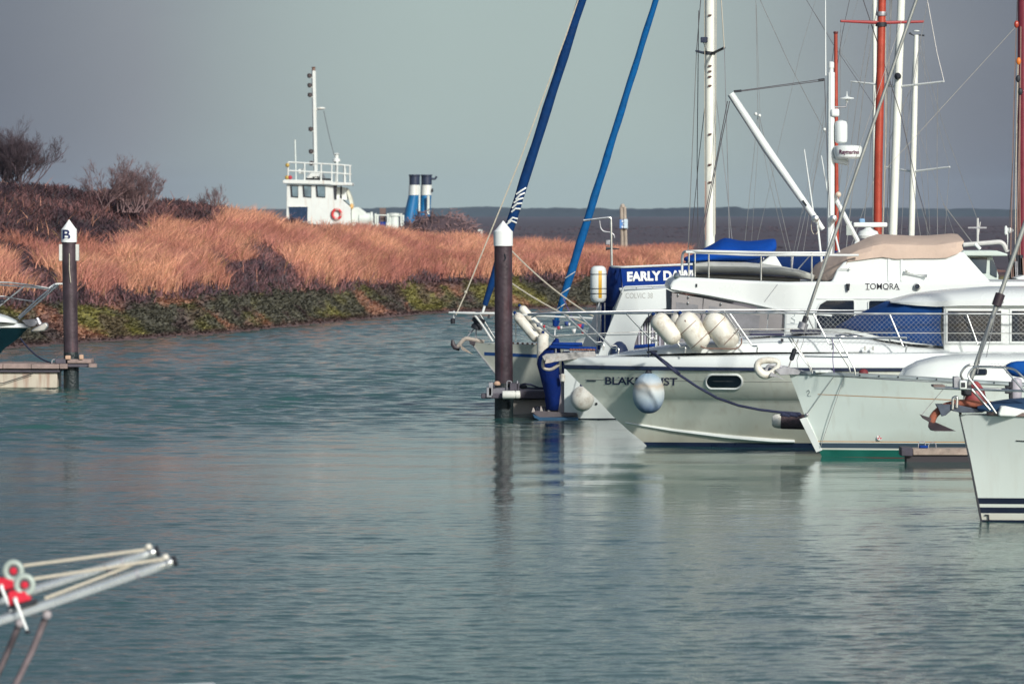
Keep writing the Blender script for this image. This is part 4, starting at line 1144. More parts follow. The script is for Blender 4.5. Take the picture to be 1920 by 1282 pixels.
# pink mooring buoy, covered tender, engine and blue bag on the foredeck
bu = MB(); c = PA(1826, 757, 0.25); bu.lathe([(0.02, 0.33), (0.05, 0.31), (0.13, 0.22), (0.165, 0.12), (0.16, 0.0), (0.1, -0.08), (0.05, -0.1)], c, (0.1, 0, 1), 20)
tag(bu.build('mooring_buoy', mat('faded_red_vinyl', (0.28, 0.055, 0.06), 0.55, var=0.15)), 'faded red mooring buoy stowed behind the nearest yacht pulpit', 'buoy')
tn = MB(); secs = []
for t in np.linspace(0, 1, 13):
    x = PA(1832 + t * 150, 766).x; r = 0.30 * math.sin(math.pi * min(max(t * 0.55 + 0.06, 0), 1)) ** 0.55
    secs.append([(x, DA + 0.05 + 0.5 * r / 0.3 * math.cos(a), PA(1850, 770).z + 0.66 * r * math.sin(a)) for a in np.linspace(0, math.pi, 10)])
tn.loft(secs, closed=True)
tag(tn.build('dinghy_cover', mat('slate_blue_canvas', (0.012, 0.045, 0.105), 0.8, var=0.2), ang=60), 'dark blue domed dinghy cover lying on the nearest yacht deck', 'boat cover')
ob = thing('outboard_motor', 'pale grey outboard motor clamped behind the nearest yacht pulpit', 'outboard motor', PA(1905, 765, 0.2))
mb = MB(); mb.lathe([(0.06, 0), (0.085, 0.04), (0.09, 0.25), (0.075, 0.34), (0.03, 0.37)], PA(1904, 755, 0.2), (0.05, 0, 1), 16); mb.build('cowling', mat('lilac_grey', (0.40, 0.38, 0.42), 0.5), ob)
mb = MB(); mb.box(*bx(1886, 1897, 724, 728, DA + 0.1, DA + 0.3)); mb.box(*bx(1886, 1897, 734, 738, DA + 0.1, DA + 0.3)); mb.box(*bx(1893, 1899, 716, 748, DA + 0.12, DA + 0.28)); mb.build('clamp', DARK, ob, bevel=0.008)
sb = MB(); secs = []
for t in np.linspace(0, 1, 14):
    x = PA(1890 + t * 130, 690).x; r = 0.15 * (math.sin(math.pi * (0.04 + 0.92 * t))) ** 0.45 * (1 + 0.07 * math.sin(t * 17))
    secs.append([(x, DA + 0.3 + 1.1 * r * math.cos(a), PA(1900, 692).z + r * math.sin(a) * (1 + 0.05 * math.cos(5 * a + t * 9)) - t * 0.03) for a in np.linspace(0, 2 * math.pi, 15)[:-1]])
sb.loft(secs); tag(sb.build('sail_bag', mat('bright_blue_canvas', (0.005, 0.07, 0.30), 0.8, spec=0.15, var=0.15, scale=5, bump=0.02, bscale=12), ang=70), 'bright blue bundled sail bag behind the nearest yacht pulpit at the right edge', 'sail bag')
# ------------------------------------------------------------------ trawler yacht TOMORA (stern to the left)
DD = 115.0
to = thing('trawler_yacht', 'white trawler yacht with beige flybridge cover, mast and derrick, behind the cruiser', 'motorboat', (9.0, DD, 0))
def PD(x, y, off=0.0): return at(x, y, DD + off)
NB = -1.85
T_ = hull(to, DD, PD(1262, 700).x, [
    ('hull_side', WHITE, [(2330, 830, 836, 1.3, 7, 1.6), (2360, 790, 800, 1.7, 6.5, 1.7, 1.6), (2400, 700, 730, 1.9, 6, 2, 1.8), (2430, 650, 668, 1.9, 6, 2, 1.85)]),
], sgn=-1, deck=(2430, 650, 668, 1.9, 6, 2, 1.85), deckmat=WHITE)
def poly3(pts, off): return [(PD(x, y, off).x, PD(x, y, off).z) for x, y in pts]
yn_ = DD + NB
TW = mat('trawler_white', (0.68, 0.715, 0.70), 0.3, var=0.025, scale=0.9, streak=((0.58, 0.57, 0.52), 0.63, 0.3))
# boat deck and saloon side, one moulding
mb = MB()
mb.prism(poly3([(1255, 535), (1262, 526), (1275, 520), (1300, 520.5), (1400, 526), (1480, 529), (1560, 528), (1700, 528), (1960, 528), (1960, 660), (1468, 660), (1471, 589), (1400, 571), (1330, 557), (1257, 545)], NB), yn_, DD - NB)
mb.build('superstructure', TW, to, bevel=0.05, segs=3)
mb = MB(); mb.tube([PD(x, y, NB - 0.012) for x, y in ((1258, 541), (1330, 553), (1400, 566.5), (1472, 583), (1560, 592))], 0.02, 6); mb.build('edge_moulding', TW, to)
# grey canvas enclosure over the aft cockpit, in panels with clear windows
GC = mat('grey_canvas', (0.27, 0.255, 0.255), 0.85, var=0.12, scale=2.5, bump=0.01, bscale=6)
for i, (q, m_) in enumerate([([(1260, 549), (1318, 559), (1312, 660), (1257, 660)], GC), ([(1319.5, 559.3), (1440, 584), (1434, 660), (1313.5, 660)], GC), ([(1441.5, 584.3), (1467, 590), (1462, 660), (1435.5, 660)], GC)]):
    mb = MB(); mb.prism(poly3(q, NB + 0.04), yn_ + 0.03, yn_ + 0.06); cp = mb.build('canvas_panel', m_, to)
    if i < 2:
        w = [[(1268, 566), (1309, 572), (1306, 640), (1266, 640)], [(1330, 573), (1425, 592), (1420, 642), (1326, 642)]][i]
        mb = MB(); mb.prism(poly3(w, NB + 0.03), yn_ + 0.022, yn_ + 0.027); mb.build('clear_panel', mat('cloudy_vinyl', (0.20, 0.20, 0.215), 0.35, var=0.25, scale=4), cp)
mb = MB(); mb.prism(poly3([(1257, 546), (1259, 660), (1263, 660), (1262, 548)], NB + 0.2), yn_ + 0.2, DD - NB - 0.2); mb.build('canvas_panel', mat('aft_canvas', (0.2, 0.19, 0.2), 0.85), to)
for px, py in ((1272, 553), (1291, 557), (1290, 568), (1352, 570), (1420, 583)):
    mb = MB(); c = PD(px, py, NB); mb.ball((c.x, yn_ - 0.0, c.z), (0.018, 0.02, 0.03), 8, 6); mb.build('fastener', STEEL, to)
# saloon windows (sunk frames)
for k, wpts in enumerate([[(1530, 618), (1530, 584), (1537, 570), (1550, 562.5), (1600, 562.5), (1602, 566), (1602, 618)], [(1628, 618), (1628, 566), (1632, 563), (1690, 563), (1690, 618)]]):
    mb = MB(); mb.prism(poly3(wpts, NB - 0.01), yn_ - 0.012, yn_ - 0.003); wo = mb.build('window', GLASS, to)
    mb = MB(); mb.tube([Vector((x, yn_ - 0.016, z)) for x, z in poly3(wpts, NB - 0.016)], 0.016, 6, closed=True); mb.build('frame', TW, wo)
mb = MB(); mb.tube([PD(1532, 560, NB - 0.01), PD(1700, 560, NB - 0.01)], 0.012, 6); mb.build('drip_rail', TW, to)
mb = MB(); mb.tube([PD(1458, 533, NB - 0.004), PD(1436, 562, NB - 0.004), PD(1433, 566, NB - 0.004)], 0.006, 5); mb.build('joint_line', GREYST, to)
q = PD(1487, 596, NB - 0.01); mb = MB(); mb.tube([q + Vector((a * 0.09, 0, b * 0.12)) for a, b in ((-.5, .8), (.3, 1), (.4, .4), (-.4, 0), (.4, -.3), (.3, -.9), (-.5, -.7))], 0.008, 5); mb.build('builder_mark', mat('pale_grey_mark', (0.52, 0.57, 0.58), 0.5), to)
mb = MB(); mb.box(*bx(1475, 1500, 606.5, 608.5, yn_ - 0.004, yn_ - 0.001)); mb.build('builder_mark', mat('pale_grey_mark', (0.52, 0.57, 0.58), 0.5), to)
# flybridge side
mb = MB()
FB = -1.55
mb.prism(poly3([(1556, 530), (1562, 524), (1570, 505), (1582, 492), (1600, 484.5), (1630, 481.5), (1700, 481), (1780, 478), (1800, 471.5), (1808, 474), (1840, 510), (1866, 538), (1866, 545), (1556, 545)], FB), DD + FB, DD - FB)
mb.build('flybridge', TW, to, bevel=0.06, segs=3)
mb = MB(); mb.prism(poly3([(1740, 520), (1840, 514), (1866, 540), (1740, 545)], FB - 0.01), DD + FB - 0.02, DD + FB); mb.build('fairing', TW, to, bevel=0.01)
# name and fittings
BLKL = mat('black_lettering', (0.02, 0.018, 0.03), 0.5)
p = PD(1622, 542.5, NB - 0.004)
text('TOMORA', 'name_lettering', p, 0.175, BLKL, to, width=PD(1686, 542, NB).x - p.x, bold=0.001)
for px in (1627, 1662, 1684):
    mb = MB(); a = PD(px - 3.5, 543, NB - 0.001); b = PD(px + 3.5, 542, NB - 0.001); mb.box(a.x, b.x, a.y - 0.012, a.y, a.z, b.z); mb.build('letter_serif', BLKL, to, smooth=False)
mb = MB(); mb.lathe([(0.05, 0), (0.075, 0.04), (0.07, 0.09), (0.02, 0.1)], PD(1720, 536.5, NB + 0.02), (0, -1, 0), 18); so = mb.build('side_lamp', STEEL, to)
mb = MB(); mb.lathe([(0.05, 0), (0.05, 0.012)], PD(1720, 536.5, NB - 0.085), (0, -1, 0), 16); mb.build('lens', GLASS, so)
mb = MB(); mb.tube([PD(1697, 509, FB - 0.08), PD(1702, 510, FB - 0.08), PD(1730, 516, FB - 0.08), PD(1738, 518, FB - 0.08)], [0.05, 0.02, 0.018, 0.035], 10); mb.build('horn', STEEL, to)
mb = MB(); mb.tube([PD(1575, 504.5, FB - 0.05), PD(1592, 504.5, FB - 0.05)], 0.008, 6); mb.ball(PD(1593, 504.5, FB - 0.05), 0.025, 8, 6); mb.build('antenna_stub', STEEL, to)
mb = MB(); mb.lathe([(0.025, 0), (0.04, 0.12), (0.04, 0.14)], PD(1590, 545, NB - 0.05), (0, 0, 1), 12); mb.build('cup_holder', DARK, to)
# ribs on the flybridge moulding
for px in (1664, 1688):
    mb = MB(); mb.box(*bx(px, px + 5, 484, 527, DD + FB - 0.018, DD + FB + 0.01)); mb.build('moulded_rib', TW, to, bevel=0.008)
# beige cover: stretched over frames, drooping edges
BEIGE = mat('beige_canvas', (0.50, 0.385, 0.31), 0.9, var=0.08, scale=1.5, bump=0.02, bscale=5, dirt=((0.40, 0.29, 0.235), 0.56, 0.5, 1.2))
st_ = [(1521, 512, 524, 0.35), (1532, 499, 524, 0.8), (1550, 488, 525, 1.15), (1572, 478, 520, 1.45), (1590, 468, 492, 1.56), (1612, 459, 486, 1.58), (1636, 447, 484, 1.58), (1654, 441, 483.5, 1.58), (1680, 442, 484, 1.58), (1720, 444, 484.5, 1.58), (1752, 443.5, 486, 1.58), (1775, 441.5, 482, 1.58), (1795, 440, 476, 1.56), (1806, 441, 470, 1.5)]
secs = []
for i, (px, pt, pb, hw) in enumerate(st_):
    zt = PD(px, pt, -hw * 0.4).z; zb = PD(px, pb, -hw).z; x = PD(px, pb, -hw).x; h = zt - zb
    wv = 0.03 * math.sin(i * 2.1)
    s1 = [(x, DD - hw - 0.02, zb + wv * 0.6), (x - 0.02, DD - hw * 0.99 + wv * 1.6, zb + h * 0.35), (x + wv, DD - hw * 0.95 - wv * 0.8, zb + h * 0.62), (x, DD - hw * 0.80, zb + h * 0.80), (x, DD - hw * 0.35, zt - h * 0.04), (x, DD, zt + 0.02)]
    secs.append(s1 + [(q[0], 2 * DD - q[1], q[2]) for q in reversed(s1[:-1])])
mb = MB(); mb.loft(secs); mb.build('flybridge_cover', BEIGE, to, ang=24)
# radar scanner on the flybridge
rs = MB(); rs.lathe([(0.2, 0), (0.22, 0.06), (0.19, 0.14), (0.1, 0.18), (0.05, 0.22)], PD(1628, 447, 0.5), (0, 0, 1), 20); ro = rs.build('radar_pedestal', TW, to)
rs = MB(); rs.box(*bx(1600, 1664, 417, 426, DD + 0.45, DD + 0.57)); rs.build('scanner_bar', TW, ro, bevel=0.03, segs=3)
# boat deck rails
RW = mat('white_rail', (0.66, 0.68, 0.66), 0.3, var=0.05)
def tubeD(name, pts, r=0.02, rad=0.12, m=RW, parent=None):
    mb = MB(); mb.tube(arc_path([PD(*q) for q in pts], rad), r, 8); return mb.build(name, m, parent or to)
tubeD('deck_rail', [(1279, 515, -1.3), (1279, 472, -1.3), (1300, 470.5, -1.75), (1450, 474, -1.75), (1552, 474, -1.6)], 0.026, 0.15)
tubeD('deck_rail', [(1300, 474, 1.75), (1450, 479, 1.75), (1612, 478, 1.75)], 0.026)
tubeD('deck_rail', [(1286, 472.5, -1.7), (1400, 478, -1.72), (1610, 478.5, -1.72)], 0.024)
for px, yb2 in ((1303, 519), (1329, 521), (1427, 526), (1522, 528)):
    tubeD('stanchion', [(px, 474, -1.7), (px, yb2, -1.7)], 0.017, m=STEEL)
for px in (1391, 1484):
    tubeD('stanchion', [(px, 476, 1.7), (px, 516, 1.7)], 0.017, m=STEEL)
tubeD('stanchion', [(1292, 472, -1.3), (1291, 518, -1.3)], 0.02, m=STEEL)
tubeD('rail_brace', [(1520, 478, -0.3), (1496, 505, -0.3)], 0.013, m=STEEL)
mb = MB(); c = PD(1272, 518, NB + 0.3); mb.lathe([(0.03, 0), (0.07, 0.03), (0.07, 0.07), (0.02, 0.09)], c, (-0.6, -0.8, 0.1), 14); mb.build('stern_lamp', STEEL, to)
c = PD(1306, 535, NB - 0.01); mb = MB(); mb.box(c.x - 0.015, c.x + 0.015, yn_ - 0.03, yn_, c.z - 0.03, c.z + 0.03); mb.build('socket', DARK, to)
# mast, derrick and their gear
tubeD('mast', [(1557, 535, 0), (1557.5, 420, 0), (1558.5, 136, 0)], 0.075, m=TW)
mb = MB(); mb.lathe([(0.045, 0), (0.045, 0.08), (0.06, 0.09), (0.06, 0.2), (0.03, 0.22)], PD(1558.5, 136), (0, 0, 1), 14); mb.build('masthead_lamp', TW, to)
bo = MB(); bo.tube([PD(1543, 430, -0.15), PD(1528, 408, -0.15), PD(1440, 282, -0.15), PD(1370, 176, -0.15)], [0.05, 0.06, 0.085, 0.075], 12); bo_ = bo.build('derrick', TW, to)
mb = MB(); mb.tube([PD(1505, 376, -0.24), PD(1512, 386, -0.24)], 0.02, 6); mb.build('grip', DARK, bo_)
for px, py, off in ((1528, 410, -0.26), (1562, 410, -0.12)):
    mb = MB(); mb.lathe([(0.075, 0), (0.075, 0.02), (0.05, 0.03), (0.05, 0.1), (0.075, 0.11), (0.075, 0.13), (0.03, 0.16)], PD(px, py, off), (0, -1, 0), 16); mb.build('winch', STEEL, to)
mb = MB()
loop = [PD(1528 + 7 * math.sin(t), 428 + 17 * math.cos(t) - 17 + 12, -0.3) for t in np.linspace(0.3, 6.0, 18)]
mb.tube(loop, 0.007, 5); mb.build('rope_coil', ROPE, to)
mb = MB(); mb.tube([PD(1533, 422, -0.2), PD(1544, 520, -0.2)], 0.022, 8); mb.build('mast_strut', TW, to)
mb = MB(); mb.tube([PD(1566, 440, -0.1), PD(1575, 478, -0.3)], 0.02, 8); mb.build('mast_strut', TW, to)
mb = MB(); mb.tube([PD(1564, 368, 0.1), PD(1608, 452, 0.3)], 0.05, 8); mb.build('mast_strut', TW, to)
mb = MB(); mb.tube([PD(1608, 450, 0.3), PD(1598, 480, 0.3)], 0.05, 8); mb.build('mast_strut', TW, to)
mb = MB(); mb.box(*bx(1587, 1597, 415, 441, DD + 0.2, DD + 0.24)); mb.build('bracket_plate', mat('grey_plate', (0.35, 0.4, 0.38), 0.5), to)
# radar dome with lettering, satcom, gps mushroom
mb = MB(); mb.lathe([(0.22, 0), (0.27, 0.04), (0.285, 0.12), (0.285, 0.22), (0.265, 0.26), (0.1, 0.28)], PD(1590, 298, -0.1), (0, 0, 1), 28); rd = mb.build('radar_dome', TW, to)
mb = MB(); mb.tube([PD(1562, 300, 0), PD(1590, 302, -0.05)], [0.05, 0.1], 8); mb.build('dome_bracket', TW, rd)
cdx = PD(1590, 286, -0.1)
def dome_surf(x, z): return cdx.y - math.sqrt(max(0.287 ** 2 - (x - cdx.x) ** 2, 1e-4))
p = PD(1574, 288.5, -0.35)
text('Raymarine', 'dome_lettering', p, 0.115, mat('maroon_lettering', (0.10, 0.012, 0.05), 0.5), rd, width=PD(1611, 288, -0.35).x - p.x, bold=0.003, surf=lambda x, z: dome_surf(x, z))
mb = MB(); mb.lathe([(0.08, 0), (0.12, 0.03), (0.13, 0.1), (0.13, 0.38), (0.11, 0.44), (0.03, 0.47)], PD(1577, 269, -0.05), (0, 0, 1), 20); mb.build('aerial_canister', TW, to)
mb = MB(); mb.box(*bx(1558, 1574, 204, 219, DD - 0.12, DD + 0.12)); mb.build('lamp_box', TW, to, bevel=0.04, segs=3)
mb = MB(); mb.tube([PD(1562, 201, 0), PD(1586, 200.5, 0), PD(1588, 192, 0)], 0.018, 6); mb.build('aerial_arm', GREYST, to)
mb = MB(); mb.lathe([(0.03, 0), (0.03, 0.05), (0.15, 0.07), (0.14, 0.09), (0.05, 0.11), (0.012, 0.13), (0.005, 0.22)], PD(1588, 192), (0, 0, 1), 20); mb.build('gps_mushroom', TW, to)
mb = MB(); mb.ball(PD(1572, 365, -0.05), 0.06, 12, 8); mb.build('floodlight', mat('cream_lamp', (0.6, 0.5, 0.4), 0.4), to)
for a, b in (((1508, 280), (1526, 405)), ((1540, 292), (1553, 368)), ((1547.5, -20), (1548, 142))):
    mb = MB(); mb.tube([PD(*a), PD(*b)], [0.011, 0.017], 6); mb.build('whip_aerial', TW, to)
def wire(parent, pts, r=0.007, m=WIRE, name='stay'):
    mb = MB(); mb.tube(pts, r, 5); return mb.build(name, m, parent)
for o_ in (0, 3):
    wire(to, [PD(1376, 172 + o_ * 0.5, -0.15), PD(1546, 148.5 + o_, 0)], 0.009, DKWIRE, 'topping_lift')
mb = MB(); mb.tube([PD(1376, 172, -0.15), PD(1390, 170.5, -0.13)], 0.025, 6); mb.build('block', DARK, to)
mb = MB(); mb.tube([PD(1535, 151, -0.02), PD(1546, 149.5, 0)], 0.028, 6); mb.build('block', DARK, to)
for o_ in (0, 4):
    wire(to, [PD(1364 + o_, 190, -0.2), PD(1345 + o_ * .5, 290, -0.25), PD(1308 + o_, 470, -0.4)], 0.010, DKWIRE, 'hoist_fall')
wire(to, [PD(1367, 180, -0.24), PD(1430, 282, -0.24), PD(1524, 412, -0.26)], 0.008, DKWIRE, 'hoist_fall')
wire(to, [PD(1546, 150, -0.1), PD(1551, 300, -0.1), PD(1556, 405, -0.12)], 0.008, DKWIRE, 'hoist_fall')

# tender on the boat deck, and the blue cover thrown over it
tp = thing('tender', 'grey tender with navy line, stowed on the trawler boat deck', 'dinghy', PD(1400, 524, -0.4))
HY = mat('grey_hypalon', (0.40, 0.41, 0.38), 0.6, var=0.1, scale=5, dirt=((0.2, 0.19, 0.18), 0.6, 0.6, 8))
def tend(rows_, nm, m, par):
    mb = MB(); L_ = []
    for px, pt, pb, hw in rows_:
        a = PD(px, pt, -0.4 - hw); b = PD(px, pb, -0.4 - hw); c0 = DD - 0.4
        L_.append([(a.x, c0 - hw * 0.9, a.z), (a.x, c0 - hw, a.z * 0.6 + b.z * 0.4), (a.x, c0 - hw * 0.85, b.z), (a.x, c0 + hw * 0.85, b.z), (a.x, c0 + hw, a.z * 0.6 + b.z * 0.4), (a.x, c0 + hw * 0.9, a.z)])
    mb.loft(L_); return mb.build(nm, m, par, ang=50)
tend([(1303, 491, 511, 0.7), (1330, 490.5, 511.5, 0.78), (1400, 492, 513, 0.8), (1460, 498, 516, 0.78), (1500, 506, 520, 0.6), (1524, 514, 524, 0.35), (1536, 520, 527, 0.1)], 'tube_hull', HY, tp)
tend([(1303, 511, 513.5, 0.71), (1330, 511.5, 514, 0.79), (1400, 513, 515.5, 0.81), (1460, 516, 518.5, 0.79), (1500, 520, 522.5, 0.61), (1530, 526, 528, 0.2)], 'navy_line', NAVY, tp)
tend([(1303, 513.5, 524, 0.55), (1400, 515.5, 527, 0.6), (1500, 522.5, 529, 0.4)], 'keel', mat('grey_keel', (0.3, 0.3, 0.28), 0.6), tp)
mb = MB(); mb.prism([(PD(x, y, -0.6).x, PD(x, y, -0.6).z) for x, y in ((1424, 494), (1442, 480), (1453, 479), (1466, 501))], DD - 0.9, DD - 0.1); mb.build('console', TW, tp, bevel=0.02)
mb = MB(); prof = [(1282, 482, 492, 0.75), (1300, 478, 493, 0.8), (1322, 465, 493, 0.82), (1345, 453, 493, 0.84), (1360, 442.5, 493, 0.84), (1378, 449, 493, 0.84), (1400, 452, 492, 0.84), (1425, 450, 487, 0.8), (1445, 447.5, 480, 0.7), (1459, 446, 472, 0.6)]
secs = []
for i, (px, pt, pb, hw) in enumerate(prof):
    zt = PD(px, pt, -0.4).z; zb = PD(px, pb, -0.4 - hw).z; x = PD(px, pb, -0.9).x; h = zt - zb; c0 = DD - 0.4
    s1 = [(x, c0 - hw - 0.02, zb), (x, c0 - hw * 0.96, zb + h * 0.4), (x, c0 - hw * 0.7, zb + h * 0.78), (x, c0 - hw * 0.3, zb + h * 0.95), (x, c0, zt)]
    secs.append(s1 + [(q[0], 2 * c0 - q[1], q[2]) for q in reversed(s1[:-1])])
mb.loft(secs)
tag(mb.build('boat_cover', mat('royal_blue_canvas', (0.003, 0.055, 0.30), 0.8, spec=0.15, var=0.12, scale=3, bump=0.02, bscale=7), ang=50, sub=1), 'bright blue canvas cover thrown over the grey tender', 'boat cover')

# ------------------------------------------------------------------ EARLY DAWN (stern to the left)
DE = 124.5
ed = thing('motor_cruiser', 'white motor cruiser with blue flybridge dodger lettered in white, stern towards the channel', 'motorboat', (8.0, DE, 0))
def PE(x, y, off=0.0): return at(x, y, DE + off)
NE = -1.7
E_ = hull(ed, DE, PE(1058, 700, -1.6).x, [
    ('antifouling', DKNAVY, [(1990, 806, 806, 1.1, 6, 1.7, 1.2), (2000, 788, 789, 1.45, 6, 1.7, 1.5), (2003, 783, 784, 1.5, 6, 1.7, 1.55)]),
    ('hull_side', WHITE, [(2003, 783, 784, 1.5, 6, 1.7, 1.55), (2030, 730, 740, 1.65, 6, 1.9, 1.62), (2060, 650, 664, 1.75, 5.5, 2, 1.68)]),
], sgn=-1, deck=(2060, 650, 664, 1.74, 5.5, 2, 1.67), deckmat=WHITE)
EB = mat('deep_blue_canvas', (0.003, 0.022, 0.13), 0.85, spec=0.15, var=0.15, scale=3, bump=0.012, bscale=8)
def polyE(pts, off): return [(PE(x, y, off).x, PE(x, y, off).z) for x, y in pts]
yE = DE + NE
wing = [(1120, 669), (1168, 546), (1258, 540), (1252, 578), (1230, 583), (1212, 596), (1199, 617), (1190, 645), (1186, 669)]
mb = MB(); mb.prism(polyE(wing, NE), yE, yE + 0.07); mb.build('wing_panel', TW, ed, bevel=0.015)
far = [(x - 38, y + 3) for x, y in wing]
mb = MB(); mb.prism(polyE(far, -NE), DE - NE - 0.07, DE - NE); mb.build('wing_panel', mat('wing_shaded_white', (0.6, 0.62, 0.6), 0.35), ed, bevel=0.015)  # far wing: its shade is put into the colour as a duller white
p = PE(1173, 559, NE - 0.003); text('COLVIC 38', 'model_lettering', p, 0.165, mat('grey_lettering', (0.38, 0.38, 0.36), 0.5), ed, width=PE(1224, 559, NE).x - p.x)
# flybridge: deck, blue dodger with its name, rails
mb = MB(); mb.prism(polyE([(1160, 540), (1400, 534), (1400, 546), (1165, 550)], NE), yE + 0.08, DE - NE - 0.1); mb.build('flybridge_deck', TW, ed, bevel=0.03)
mb = MB(); mb.prism(polyE([(1164, 503), (1330, 497), (1330, 538), (1168, 543)], NE + 0.15), yE + 0.12, yE + 0.15); mb.build('dodger', mat('dodger_blue', (0.003, 0.032, 0.21), 0.8, spec=0.15, var=0.1, scale=4, bump=0.006, bscale=10), ed)
p = PE(1176, 526.5, NE + 0.11); text('EARLY DAWN', 'name_lettering', p, 0.265, mat('white_lettering', (0.78, 0.79, 0.77), 0.5), ed, width=PE(1313, 524, NE + 0.11).x - p.x, bold=0.014, tilt=math.radians(1.6))
mb = MB()
mb.add([PE(1164, 503, NE + 0.16), PE(1143, 500, 0.0), PE(1143, 500, 0.8), PE(1125, 570, 0.8), PE(1125, 572, 0.0), PE(1150, 575, NE + 0.2), PE(1166, 543, NE + 0.16)], [(0, 1, 4, 5, 6), (1, 2, 3, 4)])
mb.build('aft_curtain', EB, ed, solid=0.02)
mb = MB(); mb.prism(polyE([(1124, 572), (1150, 572), (1140, 628), (1131, 655), (1120, 655), (1128, 600)], -0.6), DE - 0.65, DE - 0.6); mb.build('aft_curtain', EB, ed)
def tubeE(name, pts, r=0.017, rad=0.1, m=STEEL):
    mb = MB(); mb.tube(arc_path([PE(*q) for q in pts], rad), r, 8); return mb.build(name, m, ed)
tubeE('dodger_rail', [(1146, 500, 0.2), (1150, 500, NE + 0.3), (1166, 501, NE + 0.1), (1335, 494, NE + 0.1)], 0.024, m=RW)
tubeE('grab_rail', [(1166, 549, NE - 0.05), (1170, 538, NE - 0.05), (1260, 534.5, NE - 0.05)], 0.02, 0.05, m=RW)
for px in (1193, 1224, 1253): tubeE('rail_foot', [(px, 536, NE - 0.05), (px, 541, NE + 0.02)], 0.014)
tubeE('wing_rail', [(1168, 540, NE - 0.03), (1152, 585, NE - 0.03), (1150, 590, NE)], 0.016)
tubeE('aft_gantry', [(1147, 500, -0.1), (1145.5, 409, -0.1), (1141, 408, -0.1), (1094, 413.5, -0.1)], 0.026, 0.06)
tubeE('gantry_handle', [(1124, 414, -0.1), (1126, 428, -0.1), (1131, 434, -0.1), (1145, 436, -0.1), (1151, 440, -0.1), (1152, 446, -0.1)], 0.018, 0.06, m=GREYST)
mb = MB(); mb.box(*bx(1136, 1144, 450, 459, DE - 0.2, DE - 0.05)); mb.build('aerial_box', GREYST, ed, bevel=0.01)
mb = MB(); mb.tube([PE(1136, 466, -0.1), PE(1146, 466, -0.1), PE(1161, 467, -0.1)], [0.04, 0.02, 0.012], 8); mb.build('vane', DARK, ed)
# shaded aft cockpit behind the arch, blinds inside
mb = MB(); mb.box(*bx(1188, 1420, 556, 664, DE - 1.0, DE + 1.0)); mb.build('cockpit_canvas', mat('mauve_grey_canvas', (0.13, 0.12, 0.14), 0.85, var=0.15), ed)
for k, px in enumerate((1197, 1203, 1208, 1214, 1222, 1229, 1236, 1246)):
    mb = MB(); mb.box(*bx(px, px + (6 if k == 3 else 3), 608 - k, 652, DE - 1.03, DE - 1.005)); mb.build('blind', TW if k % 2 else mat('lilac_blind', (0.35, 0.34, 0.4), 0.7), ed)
# padded blue rails, cowl, small hardware on the aft deck
for a, b in (((1030, 650), (1118, 654)), ((1036, 645), (1092, 645.5)), ((1180, 651), (1228, 647))):
    mb = MB(); mb.tube([PE(a[0], a[1], NE + 0.05), PE(b[0], b[1], NE + 0.05)], 0.04, 8); mb.build('padded_rail', BLUEC, ed)
for px in (1042, 1075, 1105): tubeE('rail_foot', [(px, 652, NE + 0.05), (px, 664, NE + 0.05)], 0.02, m=GREYST)
mb = MB(); c = PE(1161, 664, NE - 0.05); mb.lathe([(0.2, 0), (0.19, 0.1), (0.14, 0.2), (0.06, 0.27), (0.0, 0.28)], c, (0, 0, 1), 18); mb.build('cowl_vent', mat('cowl_navy', (0.012, 0.03, 0.09), 0.6), ed)
# liferaft canister on its bracket
lr_ = thing('liferaft_canister', 'white liferaft canister with yellow stripe standing behind the blue dodger', 'liferaft', PE(1122, 568, -1.2))
cx = PE(1122, 533, -1.2); R0 = 0.175
mb = MB(); prof = [(0.02, -0.40), (0.10, -0.395), (0.15, -0.36), (R0, -0.28), (R0, 0.28), (0.15, 0.36), (0.10, 0.395), (0.02, 0.40)]
mb.lathe(prof, cx, (0, 0, 1), 28); mb.build('shell', TW, lr_, ang=50)
mb = MB(); n_ = 5; secs = []
for h, r in ((-0.37, 0.13), (-0.28, R0 + 0.004), (0.28, R0 + 0.004), (0.37, 0.13)):
    secs.append([(cx.x + r * math.sin(a), cx.y - r * math.cos(a), cx.z + h) for a in np.linspace(0.0, 0.42, n_)])
mb.loft(secs, closed=False); mb.build('yellow_stripe', mat('yellow_tape', (0.62, 0.34, 0.01), 0.5), lr_)
for h in (-0.09, -0.20, 0.22):
    mb = MB(); mb.tube([(cx.x + (R0 + 0.006) * math.cos(a), cx.y + (R0 + 0.006) * math.sin(a), cx.z + h) for a in np.linspace(0, 6.2832, 25)[:-1]], 0.009, 5, closed=True); mb.build('strap', DARK, lr_)
for dx in (-0.03, 0.05, 0.14): wire(ed, [Vector((cx.x + dx, cx.y + 0.1, cx.z - 0.4)), Vector((cx.x + dx, cx.y + 0.1, PE(1100, 662).z))], 0.016, GREYST, 'raft_post')
